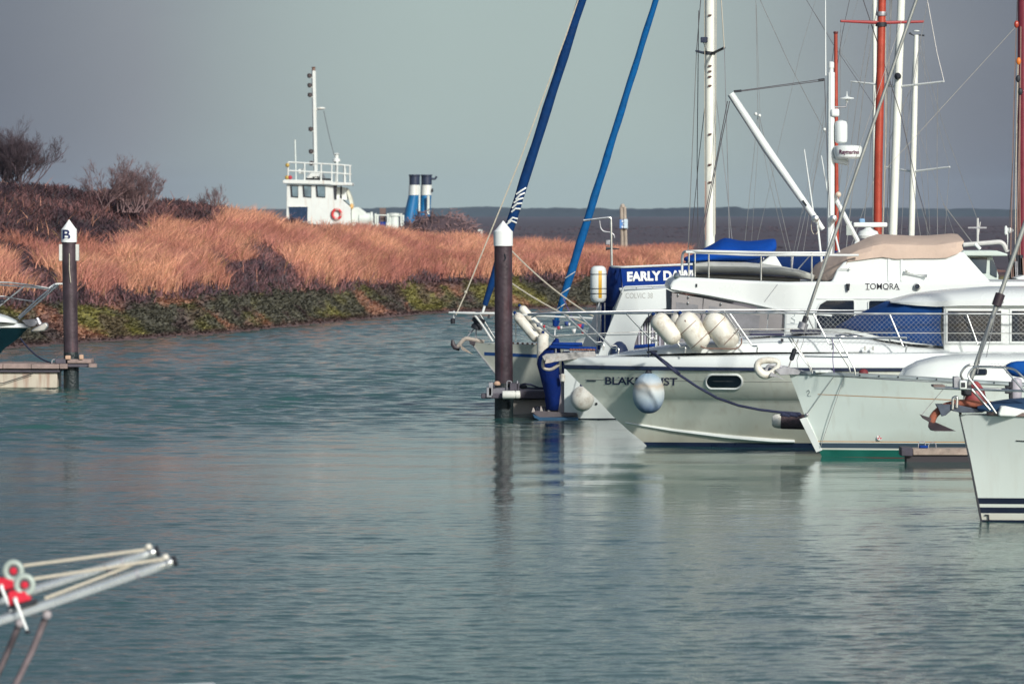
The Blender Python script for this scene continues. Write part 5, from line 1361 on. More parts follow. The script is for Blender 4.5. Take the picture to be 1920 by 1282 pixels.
# stern: transom, swim platform, covered outboard
mb = MB(); mb.prism(polyE([(1042, 705), (1078, 690), (1082, 778), (1046, 776)], -1.5), DE - 1.5, DE + 1.4); mb.build('transom_steps', mat('mauve_gelcoat', (0.22, 0.195, 0.205), 0.5, var=0.15), ed, bevel=0.02)
mb = MB(); mb.prism(polyE([(998, 773), (1006, 770), (1082, 774), (1084, 780), (1010, 784)], -1.6), DE - 1.65, DE + 1.3); mb.build('swim_platform', mat('platform_grey', (0.10, 0.085, 0.09), 0.7, var=0.3, scale=6), ed, bevel=0.02)
mb = MB(); mb.prism(polyE([(999, 776), (1012, 782), (1084, 782), (1084, 788), (1016, 789), (1002, 783)], -1.7), DE - 1.70, DE - 1.55); mb.build('platform_edge', mat('platform_blue', (0.008, 0.06, 0.13), 0.5, var=0.3, scale=3), ed)
for k in range(7):
    mb = MB(); c = PE(1000 + k * 5, 771.5, -1.5 + 0.1 * (k % 3)); mb.lathe([(0.05, -0.02), (0.03, 0.04), (0.008, 0.09 + 0.03 * (k % 2))], c, (0.3 * math.sin(k * 2.0), 0.2, 1), 7); mb.build('mussel_clump', DARK if k % 3 else mat('barnacle', (0.4, 0.36, 0.32), 0.9), ed)
co = MB(); secs = []
for px, py, rx, ry in ((1044, 634, 3, .1), (1043, 640, 6, .14), (1040, 648, 9, .2), (1035, 656, 15, .28), (1030, 668, 22, .34), (1027, 682, 20, .34), (1030, 700, 19, .34), (1035, 720, 18, .32), (1037, 738, 15.5, .3), (1037, 752, 14, .28), (1037, 767, 13, .26), (1037, 769, 10, .2)):
    c = PE(px, py, -1.35)
    secs.append([(c.x + rx / 86 * math.cos(a) * (1 + 0.08 * math.sin(3 * a + py)), c.y + ry * math.sin(a), c.z) for a in np.linspace(0, 6.2832, 19)[:-1]])
co.loft(secs)
tag(co.build('outboard_cover', mat('navy_blue_cover', (0.002, 0.016, 0.12), 0.8, spec=0.15, var=0.2, scale=4, bump=0.03, bscale=8), ang=70), 'tall dark blue canvas cover over an outboard on the swim platform', 'cover')
mb = MB(); mb.tube([PE(1060, 660, -1.3), PE(1066, 700, -1.4), PE(1060, 730, -1.45)], [0.1, 0.14, 0.05], 10)
tag(mb.build('cover_flap', MATS['navy_blue_cover']), 'loose fold of dark blue canvas beside the tall outboard cover', 'cover')
mb = MB(); mb.lathe([(0.02, 0), (0.05, 0.02), (0.05, 0.16), (0.02, 0.18)], PE(1055, 716, -1.75), (0, 0, 1), 12); tag(mb.build('white_float', FENDER), 'small white float tucked beside the tall blue outboard cover', 'float')
b2 = thing('ball_fender', 'plain white ball fender low on the stern quarter behind the cruiser bow', 'fender', PE(1092, 770, -2.0))
c = PE(1092, 747, -2.0); mb = MB(); mb.ball(c, (0.255, 0.255, 0.275), 24, 16); mb.build('body', FENDER, b2)
mb = MB(); mb.lathe([(0.06, 0), (0.05, 0.05), (0.02, 0.09)], c + Vector((0, 0, 0.265)), (0, 0, 1), 12); mb.build('neck', NAVYC, b2)
mb = MB(); mb.tube([c + Vector((0, 0, 0.33)), PE(1088, 690, NE - 0.02), PE(1084, 662, NE)], 0.01, 5); mb.build('lanyard', NAVYROPE, b2)
mb = MB(); q = PE(1118, 757, -1.62); mb.lathe([(0.03, 0), (0.03, 0.02)], Vector((q.x, E_['surf'](q.x, q.z) + 0.005, q.z)), (0, -1, 0), 12); mb.build('outlet', DARK, ed)
# ------------------------------------------------------------------ cutter behind the piling (bow to the left)
DF = 130.0
cu_ = thing('sailing_yacht', 'cream yacht with blue hull stripe and two blue furled headsails, bow behind the piling', 'sailboat', (4.0, DF, 0))
def PFY(x, y, off=0.0): return at(x, y, DF + off)
CRW = mat('aged_cream_gelcoat', (0.62, 0.63, 0.55), 0.3, var=0.04, scale=0.8, streak=((0.45, 0.42, 0.34), 0.58, 0.5))
rf = [(1000, 790, 795, 0.8, 7, 1.6), (981, 766, 770, 1.2, 7, 1.6), (950, 726, 730, 1.5, 6.5, 1.75), (908, 673, 685, 1.75, 6, 1.9), (902, 667, 678, 1.78, 6, 1.95), (897, 660.5, 670, 1.8, 6, 1.95), (890, 651, 661, 1.82, 6, 2.0), (884, 643, 653, 1.84, 5.8, 2.0)]
F_ = hull(cu_, DF, 11.5, [('hull_side', CRW, rf)], deck=(886, 643, 653, 1.82, 5.8, 2.0), deckmat=CRW)
SF_ = F_['surf']
def pF(px, py, off=0.004):
    p = PFY(px, py, -0.6); p = at(px, py, SF_(p.x, p.z)); return Vector((p.x, SF_(p.x, p.z) - off, p.z))
mb = MB(); xs2 = np.linspace(908, 1200, 16)
mb.loft([[pF(x, 660 + (x - 908) * 0.043) for x in xs2], [pF(x, 666 + (x - 908) * 0.045) for x in xs2]], closed=False); mb.build('blue_stripe', mat('mid_blue_tape', (0.02, 0.075, 0.25), 0.4), cu_)
mb = MB(); mb.tube([PFY(885, 644), PFY(907, 673), PFY(950, 726), PFY(980, 766)], 0.018, 6); mb.build('stem_band', GREYST, cu_)
trunk([(1080, 640, 650, 0.6), (1110, 630, 650, 0.9), (1180, 624, 651, 1.1), (1400, 622, 653, 1.2), (1500, 622, 653, 1.2)], DF, CRW, cu_, 'coachroof')
for k, px in enumerate(range(962, 1030, 9)):
    mb = MB(); c = pF(px, 644 + 0.05 * (px - 930), 0.0); mb.ball((c.x, c.y + 0.05, c.z + 0.03), (0.03, 0.03, 0.025), 8, 5); mb.build('toe_rail_bolt', mat('rust_spots', (0.2, 0.11, 0.08), 0.8), cu_)
# bowsprit platform rail, pulpit
def tubeF(name, pts, r=0.02, rad=0.12, m=STEEL):
    mb = MB(); mb.tube(arc_path([PFY(*q) for q in pts], rad), r, 8); return mb.build(name, m, cu_)
tubeF('pulpit_rail', [(842, 586, 0.0), (880, 587.5, -0.25), (930, 588, -0.5), (1010, 592, -0.9), (1120, 597, -1.3)], 0.022, m=RW)
tubeF('pulpit_rail', [(842, 586, 0.0), (880, 586.5, 0.25), (930, 587, 0.5), (1010, 588, 0.9)], 0.022, m=RW)
tubeF('pulpit_leg', [(888, 588, -0.25), (905, 610, -0.3), (924, 640, -0.35)], 0.025, m=mat('satin_tube', (0.55, 0.56, 0.54), 0.5))
tubeF('pulpit_leg', [(899, 588, 0.25), (930, 638, 0.35)], 0.02)
tubeF('guard_wire', [(905, 612, -0.3), (960, 616, -0.6), (1030, 619, -1.0)], 0.007)
tubeF('guard_wire', [(920, 622, 0.4), (960, 624, 0.6), (1010, 640, 0.9)], 0.007)
tubeF('stanchion', [(967, 592, -0.65), (967, 640, -0.65)], 0.014)
mb = MB(); mb.lathe([(0.05, 0), (0.13, 0.02), (0.13, 0.1), (0.1, 0.12), (0.1, 0.16), (0.15, 0.18), (0.15, 0.26), (0.05, 0.28)], PFY(893, 618, -0.05), (0.25, 0, 1), 18); mb.build('furling_drum', DARK, cu_)
mb = MB(); mb.lathe([(0.05, 0), (0.055, 0.1), (0.03, 0.13)], PFY(849, 607, 0), (0, 0, 1), 10); mb.build('bow_lamp', DARK, cu_)
mb = MB(); mb.lathe([(0.022, 0), (0.022, 0.16)], PFY(851, 596, 0), (0, 0, 1), 8); mb.build('lamp_stem', RW, cu_)
mb = MB(); mb.tube([PFY(917, 590, 0), PFY(916, 597, 0)], [0.02, 0.03], 8); mb.build('block', DARK, cu_)
for a, b in (((888, 617), (875, 633)), ((893, 618), (892, 634))): wire(cu_, [PFY(*a, 0.0), PFY(*b, 0.0)], 0.016, GREYST, 'bobstay')
# anchor on its roller
ANC = mat('flaking_anchor', (0.40, 0.35, 0.30), 0.7, 0.2, var=0.4, scale=14, dirt=((0.2, 0.09, 0.06), 0.55, 0.8, 14))
am = MB(); am.tube(arc_path([PFY(908, 641), PFY(890, 637), PFY(872, 634), PFY(864, 642), PFY(858, 650)], 0.1), 0.045, 8); ao_ = am.build('anchor', ANC, cu_)
am = MB()
for sd in (-1, 1): am.add([PFY(888, 665), PFY(868, 650, 0), PFY(862, 645, 0.3 * sd), PFY(866, 656, 0.22 * sd)], [(0, 1, 2), (0, 2, 3), (0, 3, 1), (1, 3, 2)])
am.build('plough', ANC, ao_)
am = MB(); am.tube([PFY(848.5, 637), PFY(849, 645), PFY(853, 651), PFY(862, 654)], [0.03, 0.055, 0.06, 0.05], 8); am.build('fluke', BLK, ao_)
mb = MB(); mb.prism([(PFY(x, y).x, PFY(x, y).z) for x, y in ((880, 638), (892, 640), (890, 648), (881, 645))], DF - 0.1, DF + 0.1); mb.build('bow_roller', BLK, cu_, bevel=0.01)
# mast, spreaders, two furled headsails, rigging
mt = at(1334, -770, DF)
mb = MB(); mb.tube([at(1330, 660, DF), at(1331, 300, DF), mt], 0.118, 16); mast_ = mb.build('mast', ALU, cu_)
mb = MB(); mb.tube([at(1330, 103, DF), at(1330.5, 97, DF)], 0.135, 16); mb.build('spreader_collar', DARK, mast_)
for sd, tipx, tipy in ((-1, 1358, 90), (1, 1306, 96)):
    mb = MB(); mb.tube([at(1331, 103, DF), at(tipx, tipy, DF + sd * 1.0)], 0.032, 8); mb.build('spreader', DARK if sd < 0 else GREYST, mast_)
mb = MB(); mb.box(*bx(1314, 1327, 70, 80, DF - 0.3, DF - 0.1)); mb.build('radar_reflector', NAVY, mast_, bevel=0.01); mb = MB(); mb.tube([at(1320, 80, DF - 0.2), at(1325, 95, DF - 0.1)], 0.02, 6); mb.build('lamp_arm', STEEL, mast_)
for py in (30, 125, 135, 145, 162, 253, 310, 343):
    mb = MB(); mb.tube([at(1329, py, DF - 0.12), at(1334, py - 1.5, DF - 0.15)], [0.03, 0.015], 6); mb.build('mast_cleat', mat('rust_brown', (0.12, 0.07, 0.06), 0.7), mast_)
mb = MB(); mb.box(*bx(1322, 1324.5, 340, 450, DF - 0.16, DF - 0.12)); mb.build('track', mat('brown_track', (0.25, 0.16, 0.14), 0.7), mast_)
def furled(a, b, r0, r1, m, name, wav):
    a = Vector(a); b = Vector(b); pts = []; rs = []
    for i in range(41):
        t = i / 40; p = a.lerp(b, t)
        pts.append(p + Vector((0.004 * math.sin(t * 60 + wav), 0.004 * math.cos(t * 47), 0)))
        rs.append((r0 * 0.55 + (r0 - r0 * 0.55) * min(t / 0.10, 1)) if t < 0.10 else (r0 + (r1 - r0) * t) * (1 + 0.05 * math.sin(t * 75 + wav)))
    mb = MB(); mb.tube(pts, rs, 14); return mb.build(name, m, cu_)
SAIL1 = mat('navy_sail_strip', (0.002, 0.028, 0.11), 0.8, spec=0.15, var=0.2, scale=5, bump=0.03, bscale=6)
SAIL2 = mat('sky_blue_sail_strip', (0.002, 0.078, 0.235), 0.8, spec=0.15, var=0.15, scale=5, bump=0.03, bscale=6)
f0 = PFY(909, 572); f1 = at(1334, -765, DF)
sl = furled(f0, f1, 0.115, 0.085, SAIL1, 'furled_genoa', 0.0)
mb = MB(); mb.tube([PFY(905, 586), f0], 0.03, 8); mb.build('stay_foot', RW, cu_)
s0 = PFY(1043, 600); s1 = at(1334, -335, DF)
ss = furled(s0, s1, 0.10, 0.05, SAIL2, 'furled_staysail', 2.0)
mb = MB(); mb.tube([PFY(1041, 612), s0], [0.06, 0.09], 10); mb.build('stay_foot', BLUEC, cu_)
mb = MB(); mb.tube([PFY(1040, 640, -0.1), PFY(1041, 612)], 0.02, 6); mb.build('stay_foot', STEEL, cu_)
# white lacing showing at the clew of the genoa, and a cord spiralling round the staysail
def on_line(a, b, py):
    # point on the stay at photo row py (straight in 3D)
    lo, hi = 0.0, 1.0
    zt_ = at(960, py, DF).z
    t = (zt_ - a.z) / (b.z - a.z); return a.lerp(b, t)
for k, py in enumerate((358, 366, 374, 382, 391, 408, 414)):
    c = on_line(f0, f1, py); mb = MB()
    mb.tube([c + Vector((-0.11 + 0.02 * k % 0.03, -0.09, -0.08 - 0.02 * (k % 2))), c + Vector((0, -0.125, 0)), c + Vector((0.11, -0.07, 0.07 - 0.02 * k))], 0.022, 6); mb.build('clew_lashing', RW, sl)
for py0 in (515, 545, 575):
    c = on_line(s0, s1, py0); mb = MB(); mb.tube([c + Vector((-0.12, -0.05, -0.08)), c + Vector((0, -0.115, 0.0)), c + Vector((0.11, -0.05, 0.07))], 0.012, 6); mb.build('sail_tie', NET, ss)
wire(cu_, [at(1084, 0, DF - 0.1), at(1060, 70, DF - 0.1), at(975, 300, DF - 0.1), at(873, 550, DF - 0.1), at(855, 590, DF - 0.1)], 0.016, ROPE, 'halyard')
mb = MB(); mb.ball(at(873, 548, DF - 0.1), 0.04, 8, 6); mb.build('halyard_knot', ROPE, cu_)
wire(cu_, sag(at(955, 466, DF + 0.2), at(1118, 596, DF - 0.9), 0.12), 0.017, ROPE, 'jib_sheet')
wire(cu_, sag(at(955, 528, DF + 0.2), at(1112, 612, DF - 0.9), 0.08), 0.017, ROPE, 'jib_sheet')
wire(cu_, [at(1056, 560, DF - 0.2), at(1075, 600, DF - 0.8)], 0.014, mat('violet_cord', (0.12, 0.09, 0.22), 0.9), 'staysail_sheet')
for pts, r, m in (([(1306, 96, 1.0), (1290, 470, 1.6)], 0.010, WIRE), ([(1306, 96, 1.0), (1314, 0, 0.8), (1330, -300, 0.2)], 0.010, DKWIRE), ([(1310, 20, 0), (1307, 300, .6), (1309, 470, 1.2)], 0.010, DKWIRE), ([(1321, -20, -0.15), (1322, 440, -0.15)], 0.010, ROPE), ([(1341, 440, -0.15), (1343, -20, -0.15)], 0.010, ROPE),
                  ([(1358, 90, -1.0), (1351, -20, -0.8), (1336, -300, -.2)], 0.012, ROPE), ([(1358, 90, -1.0), (1364, 300, -1.4), (1372, 640, -1.7)], 0.010, WIRE), ([(1342, 180, 0), (1360, 330, -.8), (1375, 470, -1.5)], 0.008, WIRE), ([(1325, 170, 0), (1310, 300, .7), (1295, 460, 1.5)], 0.009, DKWIRE), ([(1327, -20, 0.1), (1323, 200, 0.1), (1321, 440, 0.1)], 0.009, WIRE)):
    wire(cu_, [at(x, y, DF + o_) for x, y, o_ in pts], r, m, 'shroud')
# bunting along the side deck
bt = thing('bunting', 'string of small red white and blue flags hung along the cream yacht deck', 'bunting', PFY(1060, 625, -1.2))
wire(bt, [PFY(x, y, -1.2) for x, y in ((1003, 604), (1040, 617), (1075, 612), (1105, 622), (1125, 607))], 0.007, NET, 'string')
FR = mat('flag_red', (0.45, 0.03, 0.05), 0.8); FW = mat('flag_white', (0.65, 0.66, 0.64), 0.8); FBL = mat('flag_blue', (0.02, 0.05, 0.2), 0.8)
for k, (px, py, m, sz) in enumerate(((1009, 606, FBL, 7), (1014, 606, FW, 6), (1020, 610, FR, 5), (1047, 612, FR, 6), (1052, 612, FW, 5), (1062, 603, FBL, 8), (1067, 606, FW, 5), (1076, 617, FW, 8), (1086, 608, FR, 9), (1091, 608, FBL, 9), (1093, 621, FR, 6), (1110, 608, FR, 6))):
    mb = MB(); a = PFY(px, py, -1.2 - 0.02 * (k % 3)); s_ = sz / 82; mb.add([a + Vector((-s_ / 2, 0, 0)), a + Vector((s_ / 2, -0.02, 0.01)), a + Vector((s_ * 0.3, -0.03, -s_)), a + Vector((-s_ * 0.35, 0.0, -s_ * 0.9))], [(0, 1, 2, 3)]); mb.build('flag', m, bt, solid=0.004)
gY = 'fenders tied at the cream yacht bow'
sausage(PFY(966, 588, -0.85), PFY(1010, 640, -1.0), 0.115, 'long white fender lashed slanting on the cream yacht guard wires', gY, 0)
sausage(PFY(975, 574, -0.5), PFY(1028, 634, -0.6), 0.10, 'white and red fender slanting behind the others on the cream yacht', gY, 0)
sausage(PFY(1018, 624, -1.35), PFY(1017, 690, -1.35), 0.13, 'upright white fender hanging beside the tall blue outboard cover', gY, 0)

# ------------------------------------------------------------------ piles and pontoons
PILE = mat('brown_pile_steel', (0.052, 0.034, 0.042), 0.5, 0.2, var=0.45, scale=2.5, streak=((0.095, 0.034, 0.040), 0.52, 0.8), bump=0.01, bscale=12)
WEED = mat('wet_weed', (0.008, 0.016, 0.018), 0.5, var=0.4, scale=8, bump=0.03, bscale=16)
PWHITE = mat('pile_cap_white', (0.80, 0.82, 0.80), 0.35, var=0.02)
def pile(label, D, px, r, tip, cap0, cap1, weed, lean=0):
    o = thing('mooring_pile', label, 'piling', at(px, 396 + 48000 / D, D), 'mooring piles')
    P = lambda x, y: at(x, y, D)
    base = P(px + lean, 396 + 48000 / D); base.z = -1.5
    mb = MB(); a = P(px + lean * 0.9, weed); b = P(px, cap1); mb.tube([a, a.lerp(b, 0.5), b], r, 28); mb.build('shaft', PILE, o)
    mb = MB(); mb.tube([base, P(px + lean, weed + 8), a], [r * 1.05, r * 1.05, r * 1.02], 28); mb.build('weed_band', WEED, o)
    c1 = P(px, cap1 + 1); c0 = P(px, cap0); tp_ = P(px, tip)
    mb = MB(); mb.lathe([(r * 1.08, 0), (r * 1.08, (c0 - c1).z), (r * 0.95, (c0 - c1).z + 0.02), (r * 0.12, (tp_ - c1).z - 0.02), (0.01, (tp_ - c1).z)], c1, (0, 0, 1), 28); cap_ = mb.build('cap', PWHITE, o)
    return o, cap_
p1, cap1 = pile('dark brown mooring pile with plain white pointed cap, in front of the cream yacht', 124.0, 943.5, 0.195, 414, 434, 460, 718, 1.5)
p2, cap2 = pile('dark brown mooring pile with white pointed cap lettered B', 145.0, 129.5, 0.185, 412, 430, 453, 660, 4)
q = at(117, 448.5, 144.78)
text('B', 'letter', q, 0.345, mat('cap_navy', (0.012, 0.02, 0.10), 0.5), cap2, width=0.205, bold=0.006, surf=lambda x, z: 145.0 - math.sqrt(max(0.2 ** 2 - (x - at(129.5, 440, 145).x) ** 2, 1e-5)) - 0.003)
for px in (113.5, 144.5):
    mb = MB(); mb.box(*bx(px - 3, px + 3, 458, 489, 144.9, 145.1)); mb.build('side_board', mat('pale_board', (0.55, 0.56, 0.52), 0.6), p2, bevel=0.008)
mb = MB(); mb.tube([at(130, 475, 144.79), at(130, 505, 144.79), at(132.5, 530, 144.79)], 0.012, 5); mb.build('ladder_line', ROPE, p2)
mb = MB(); mb.tube([at(946, 476, 123.8), at(948, 484, 123.8), at(945, 489, 123.8)], 0.016, 5); mb.build('rust_mark', DARK, p1)
# pontoon at the centre pile
pc = thing('finger_pontoon', 'dark pontoon finger with pale float and white roller, held by the centre pile', 'pontoon', at(985, 776, 125.7))
CONC = mat('stained_concrete', (0.40, 0.37, 0.33), 0.85, var=0.15, scale=2.5, streak=((0.25, 0.17, 0.13), 0.54, 0.6))
STEELB = mat('mauve_painted_steel', (0.085, 0.075, 0.095), 0.6, 0.2, var=0.3, scale=6, bump=0.01)
mb = MB(); mb.box(*bx(960, 1240, 749, 779, 125.9, 127.4)); mb.build('float', CONC, pc, bevel=0.03)
mb = MB(); mb.box(*bx(962, 1240, 779, 790, 125.95, 127.3)); mb.build('float_foot', WEED, pc)
mb = MB(); mb.box(*bx(958, 1240, 732, 747, 125.7, 127.5)); mb.build('deck_beam', STEELB, pc, bevel=0.015)
mb = MB(); mb.box(*bx(922, 965, 727, 741, 123.55, 127.4)); mb.build('pile_collar', mat('grey_collar', (0.17, 0.165, 0.19), 0.6, 0.2, var=0.25, scale=6), pc, bevel=0.02)
mb = MB(); mb.box(*bx(902, 943, 737, 747, 123.5, 123.62)); mb.build('collar_bar', STEELB, pc, bevel=0.02)
for px, y0, y1, w in ((920, 717, 742, 4), (917, 726, 745, 5), (965, 718, 732, 9), (970, 714, 732, 1.5)):
    mb = MB(); mb.box(*bx(px - w, px + w, y0, y1, 123.45, 123.9)); mb.build('bracket', GREYST if w < 6 else STEELB, pc, bevel=0.01)
mb = MB(); mb.lathe([(0.02, 0), (0.085, 0.01), (0.09, 0.03), (0.09, 0.27), (0.075, 0.28), (0.075, 0.295), (0.09, 0.3), (0.09, 0.37), (0.08, 0.39), (0.02, 0.4)], at(941.5, 740, 123.4), (1, 0, 0.01), 18); mb.build('roller', mat('white_nylon', (0.68, 0.69, 0.63), 0.5, var=0.06), pc)
mb = MB(); mb.lathe([(0.07, 0), (0.08, 0.03), (0.05, 0.08), (0.02, 0.09)], at(932, 722, 123.5), (0, 0, 1), 10); mb.build('bolt_cap', mat('peach_plastic', (0.5, 0.32, 0.22), 0.6), pc)
mb = MB(); mb.tube(arc_path([at(950.5, 729, 123.5), at(950.5, 714, 123.5), at(959, 714, 123.5), at(959, 722, 123.5)], 0.06), 0.014, 6); mb.build('hoop', GREYST, pc)
for i, pts in enumerate((((975, 722), (983, 719.5), (995, 721), (1010, 727), (1026, 727)), ((978, 724), (988, 727), (1000, 728), (1026, 729)))):
    mb = MB(); mb.tube([at(x, y, 124.6) for x, y in pts], 0.02, 6); mb.build('mooring_tail', NAVYROPE, pc)
mb = MB(); mb.ball(at(981, 725, 124.5), (0.09, 0.05, 0.05), 8, 6); mb.build('knot', DARK, pc)
# left pontoon by pile B
pl2 = thing('finger_pontoon', 'wooden walkway on pale concrete float at the left, beside pile B', 'pontoon', at(30, 727, 144.6))
mb = MB(); mb.box(*bx(-260, 107, 698, 727.5, 144.7, 146.1)); mb.build('float', mat('rust_stained_concrete', (0.48, 0.43, 0.35), 0.85, var=0.12, scale=2, streak=((0.26, 0.12, 0.075), 0.50, 0.8)), pl2, bevel=0.03)
mb = MB(); mb.box(*bx(-260, 106, 727.5, 735, 144.75, 146)); mb.build('float_foot', WEED, pl2)
mb = MB(); mb.box(*bx(-260, 112, 692, 697.5, 144.6, 146.2)); mb.build('deck_beam', STEELB, pl2, bevel=0.01)
x_ = at(-260, 690, 144.5).x; xe = at(127, 690, 144.5).x; k = 0
PLK = mat('pink_grey_plank', (0.27, 0.20, 0.18), 0.85, var=0.3, scale=5, bump=0.008)
za, zb_ = at(0, 691, 144.5).z, at(0, 682.5, 144.5).z
while x_ < xe:
    mb = MB(); w = min(0.72, xe - x_); mb.box(x_, x_ + w - 0.012, 144.5 + 0.01 * (k % 2), 146.3, za, zb_ + 0.006 * (k % 3)); mb.build('plank', PLK, pl2, bevel=0.008); x_ += 0.72; k += 1
mb = MB(); mb.box(*bx(126, 171, 673.5, 681, 144.6, 145.5)); mb.build('pile_collar', PLK, pl2, bevel=0.015)
mb = MB(); mb.box(*bx(122, 166, 681, 688, 144.65, 145.4)); mb.build('pile_collar', STEELB, pl2, bevel=0.01)
mb = MB(); mb.box(*bx(166, 181, 682, 689, 144.5, 144.75)); mb.build('collar_bar', PLK, pl2, bevel=0.01)
for px, py, w, h in ((127, 669, 5, 5), (152, 668, 4, 6), (113, 676, 10, 6)):
    mb = MB(); mb.box(*bx(px - w, px + w, py - h / 2, py + h, 144.55, 144.75)); mb.build('bracket', STEELB if px == 113 else mat('peach_plastic', (0.5, 0.32, 0.22), 0.6), pl2, bevel=0.02)
mb = MB(); mb.tube([at(-20, 720, 144.6), at(6, 718, 144.6), at(40, 707, 144.6), at(62, 700, 144.6)], 0.012, 6); mb.build('slack_rope', DARK, pl2)
mb = MB(); mb.tube(arc_path([at(97, 681, 144.6), at(98, 674, 144.6), at(106, 674, 144.6), at(107, 681, 144.6)], 0.05), 0.018, 6); mb.build('cleat', GREYST, pl2)

# ------------------------------------------------------------------ dark-hulled cruiser at the left edge (bow to the right)
DL = 147.5
lb = thing('motor_cruiser', 'dark green hulled motor cruiser with white deck, its bow at the left edge', 'motorboat', (-15.5, DL, 0))
def PL(x, y, off=0.0): return at(x, y, DL + off)
DKG = mat('bottle_green_gelcoat', (0.004, 0.022, 0.03), 0.2, var=0.15, coat=0.4)
L_ = hull(lb, DL, -23.0, [('hull_side', DKG, [(-45, 735, 735, 1.2, 6, 1.6), (-25, 690, 692, 1.5, 6, 1.7), (10, 652, 655, 1.6, 5.5, 1.8), (35, 634, 636, 1.75, 5.2, 1.9), (52, 615.5, 612, 1.85, 5, 2.0)]),
                          ('gunwale', BWHITE, [(52, 615.5, 612, 1.86, 5, 2.0), (58, 614, 608, 1.87, 5, 2.0), (55, 611, 596, 1.8, 5, 2.0), (44, 606.5, 588, 1.6, 5, 2.0)])], sgn=-1, deck=(44, 606.5, 588, 1.6, 5, 2.0), deckmat=BWHITE)
trunk([(30, 602, 606, 0.35), (10, 594, 604, 0.7), (-20, 586, 602, 0.95), (-60, 580, 600, 1.1), (-140, 570, 596, 1.25), (-300, 565, 592, 1.3)], DL, BWHITE, lb, 'coachroof')
def tubeL(name, pts, r=0.017, rad=0.08, m=STEEL):
    mb = MB(); mb.tube(arc_path([PL(*q) for q in pts], rad), r, 8); return mb.build(name, m, lb)
tubeL('bow_rail', [(-300, 528, -1.4), (-40, 528, -1.0), (20, 530, -0.6), (60, 535, -0.3), (95, 541, -0.1)], 0.02)
tubeL('bow_rail', [(-300, 533, 1.4), (0, 534, 0.9), (50, 537.5, 0.4), (96, 542, 0.1)], 0.02)
tubeL('bow_rail', [(92, 540, -0.1), (104, 532, 0.0), (133, 532, 0.0)], 0.022, m=RW)
tubeL('pulpit_leg', [(104, 533, -0.2), (72, 560, -0.2), (34, 595, -0.25)], 0.024)
tubeL('pulpit_leg', [(110, 533, 0.1), (76, 563, 0.1), (36, 598, 0.1)], 0.024)
tubeL('stanchion', [(48, 535, -0.35), (-4, 576, -0.6)], 0.02)
tubeL('mid_wire', [(-200, 556, -1.3), (10, 555, -0.6), (30, 560, -0.4), (62, 566, -0.25)], 0.008)
tubeL('mid_wire', [(-200, 552, 1.3), (0, 556, 0.8), (64, 564, 0.25)], 0.008)
mb = MB(); mb.ball(PL(3, 566, -0.5), (0.1, 0.1, 0.08), 10, 8); mb.build('horn', DARK, lb)
am = MB(); am.prism([(PL(x, y).x, PL(x, y).z) for x, y in ((42, 600), (64, 598), (72, 604), (66, 611), (56, 613), (48, 608))], DL - 0.12, DL + 0.12); am.build('bow_roller', GREYST, lb, bevel=0.01)
am = MB(); am.prism([(PL(x, y).x, PL(x, y).z) for x, y in ((58, 622), (62, 616), (76, 609), (84, 604), (89, 606), (91, 612), (84, 620), (70, 622))], DL - 0.16, DL + 0.16); am.build('anchor', mat('bright_anchor', (0.6, 0.58, 0.54), 0.3, 0.7, var=0.15), lb, bevel=0.03)
am = MB(); am.tube([PL(69, 596), PL(74, 608)], [0.05, 0.08], 8); am.build('anchor_shank', GREYST, lb)
mb = MB(); mb.tube(sag(at(38, 634, 147.2), at(97, 680, 144.9), 0.12), 0.022, 6)
tag(mb.build('mooring_rope', NAVYROPE), 'dark mooring rope from the dark green bow down to the left pontoon', 'rope')
# ------------------------------------------------------------------ yachts further back: masts, booms and rigging over the near boats
def simple_hull(parent, D, pbow, pstern, m, deckpy, b=1.6, sgn=1):
    wl = 396 + 48000 / D
    hull(parent, D, at(pstern, 600, D).x, [('hull_side', m, [(pbow + 40 * sgn, wl + 20, wl + 20, b * .5, 5, 1.7), (pbow + 28 * sgn, wl, wl, b * .75, 5, 1.7), (pbow + 8 * sgn, (wl + deckpy) / 2, (wl + deckpy) / 2 + 4, b * .95, 5, 1.9), (pbow, deckpy, deckpy + 5, b, 4.5, 2)])], sgn=sgn, n=20, deck=(pbow + 2 * sgn, deckpy, deckpy + 5, b * .99, 4.5, 2), deckmat=WHITE)
DG = 139.0
ke = thing('ketch', 'ketch with two red wooden masts and blue sail cover, behind the trawler', 'sailboat', (8.0, DG, 0))
def PG(x, y, off=0.0): return at(x, y, DG + off)
REDW = mat('red_varnished_mast', (0.36, 0.042, 0.02), 0.35, var=0.2, scale=4, streak=((0.2, 0.03, 0.02), 0.55, 0.6), coat=0.2)
simple_hull(ke, DG, 2150, 1330, mat('ketch_white', (0.6, 0.6, 0.58), 0.4), 610, 1.7, sgn=-1)
mb = MB(); mb.tube([PG(1643, 640), PG(1647, 300), PG(1654, 0), PG(1658, -380)], [0.108, 0.106, 0.096, 0.08], 16); m1 = mb.build('main_mast', REDW, ke)
mb = MB(); mb.tube([PG(1570, 640), PG(1567, 64)], [0.055, 0.045], 12); m2 = mb.build('mizzen_mast', REDW, ke)
mb = MB(); mb.lathe([(0.045, 0), (0.06, 0.03), (0.05, 0.06)], PG(1567, 64), (0, 0, 1), 12); mb.build('mast_cap', mat('dark_red', (0.1, 0.02, 0.02), 0.5), m2)
mb = MB(); mb.tube([PG(1576, 40, -0.3), PG(1652, 43, 0), PG(1732, 41, 0.3)], [0.03, 0.045, 0.03], 8); mb.build('crosstree', mat('crosstree_red', (0.30, 0.03, 0.03), 0.45), m1)
mb = MB(); mb.lathe([(0.14, 0), (0.14, 0.1)], PG(1652, 50), (0, 0, 1), 14); mb.build('mast_band', DARK, m1)
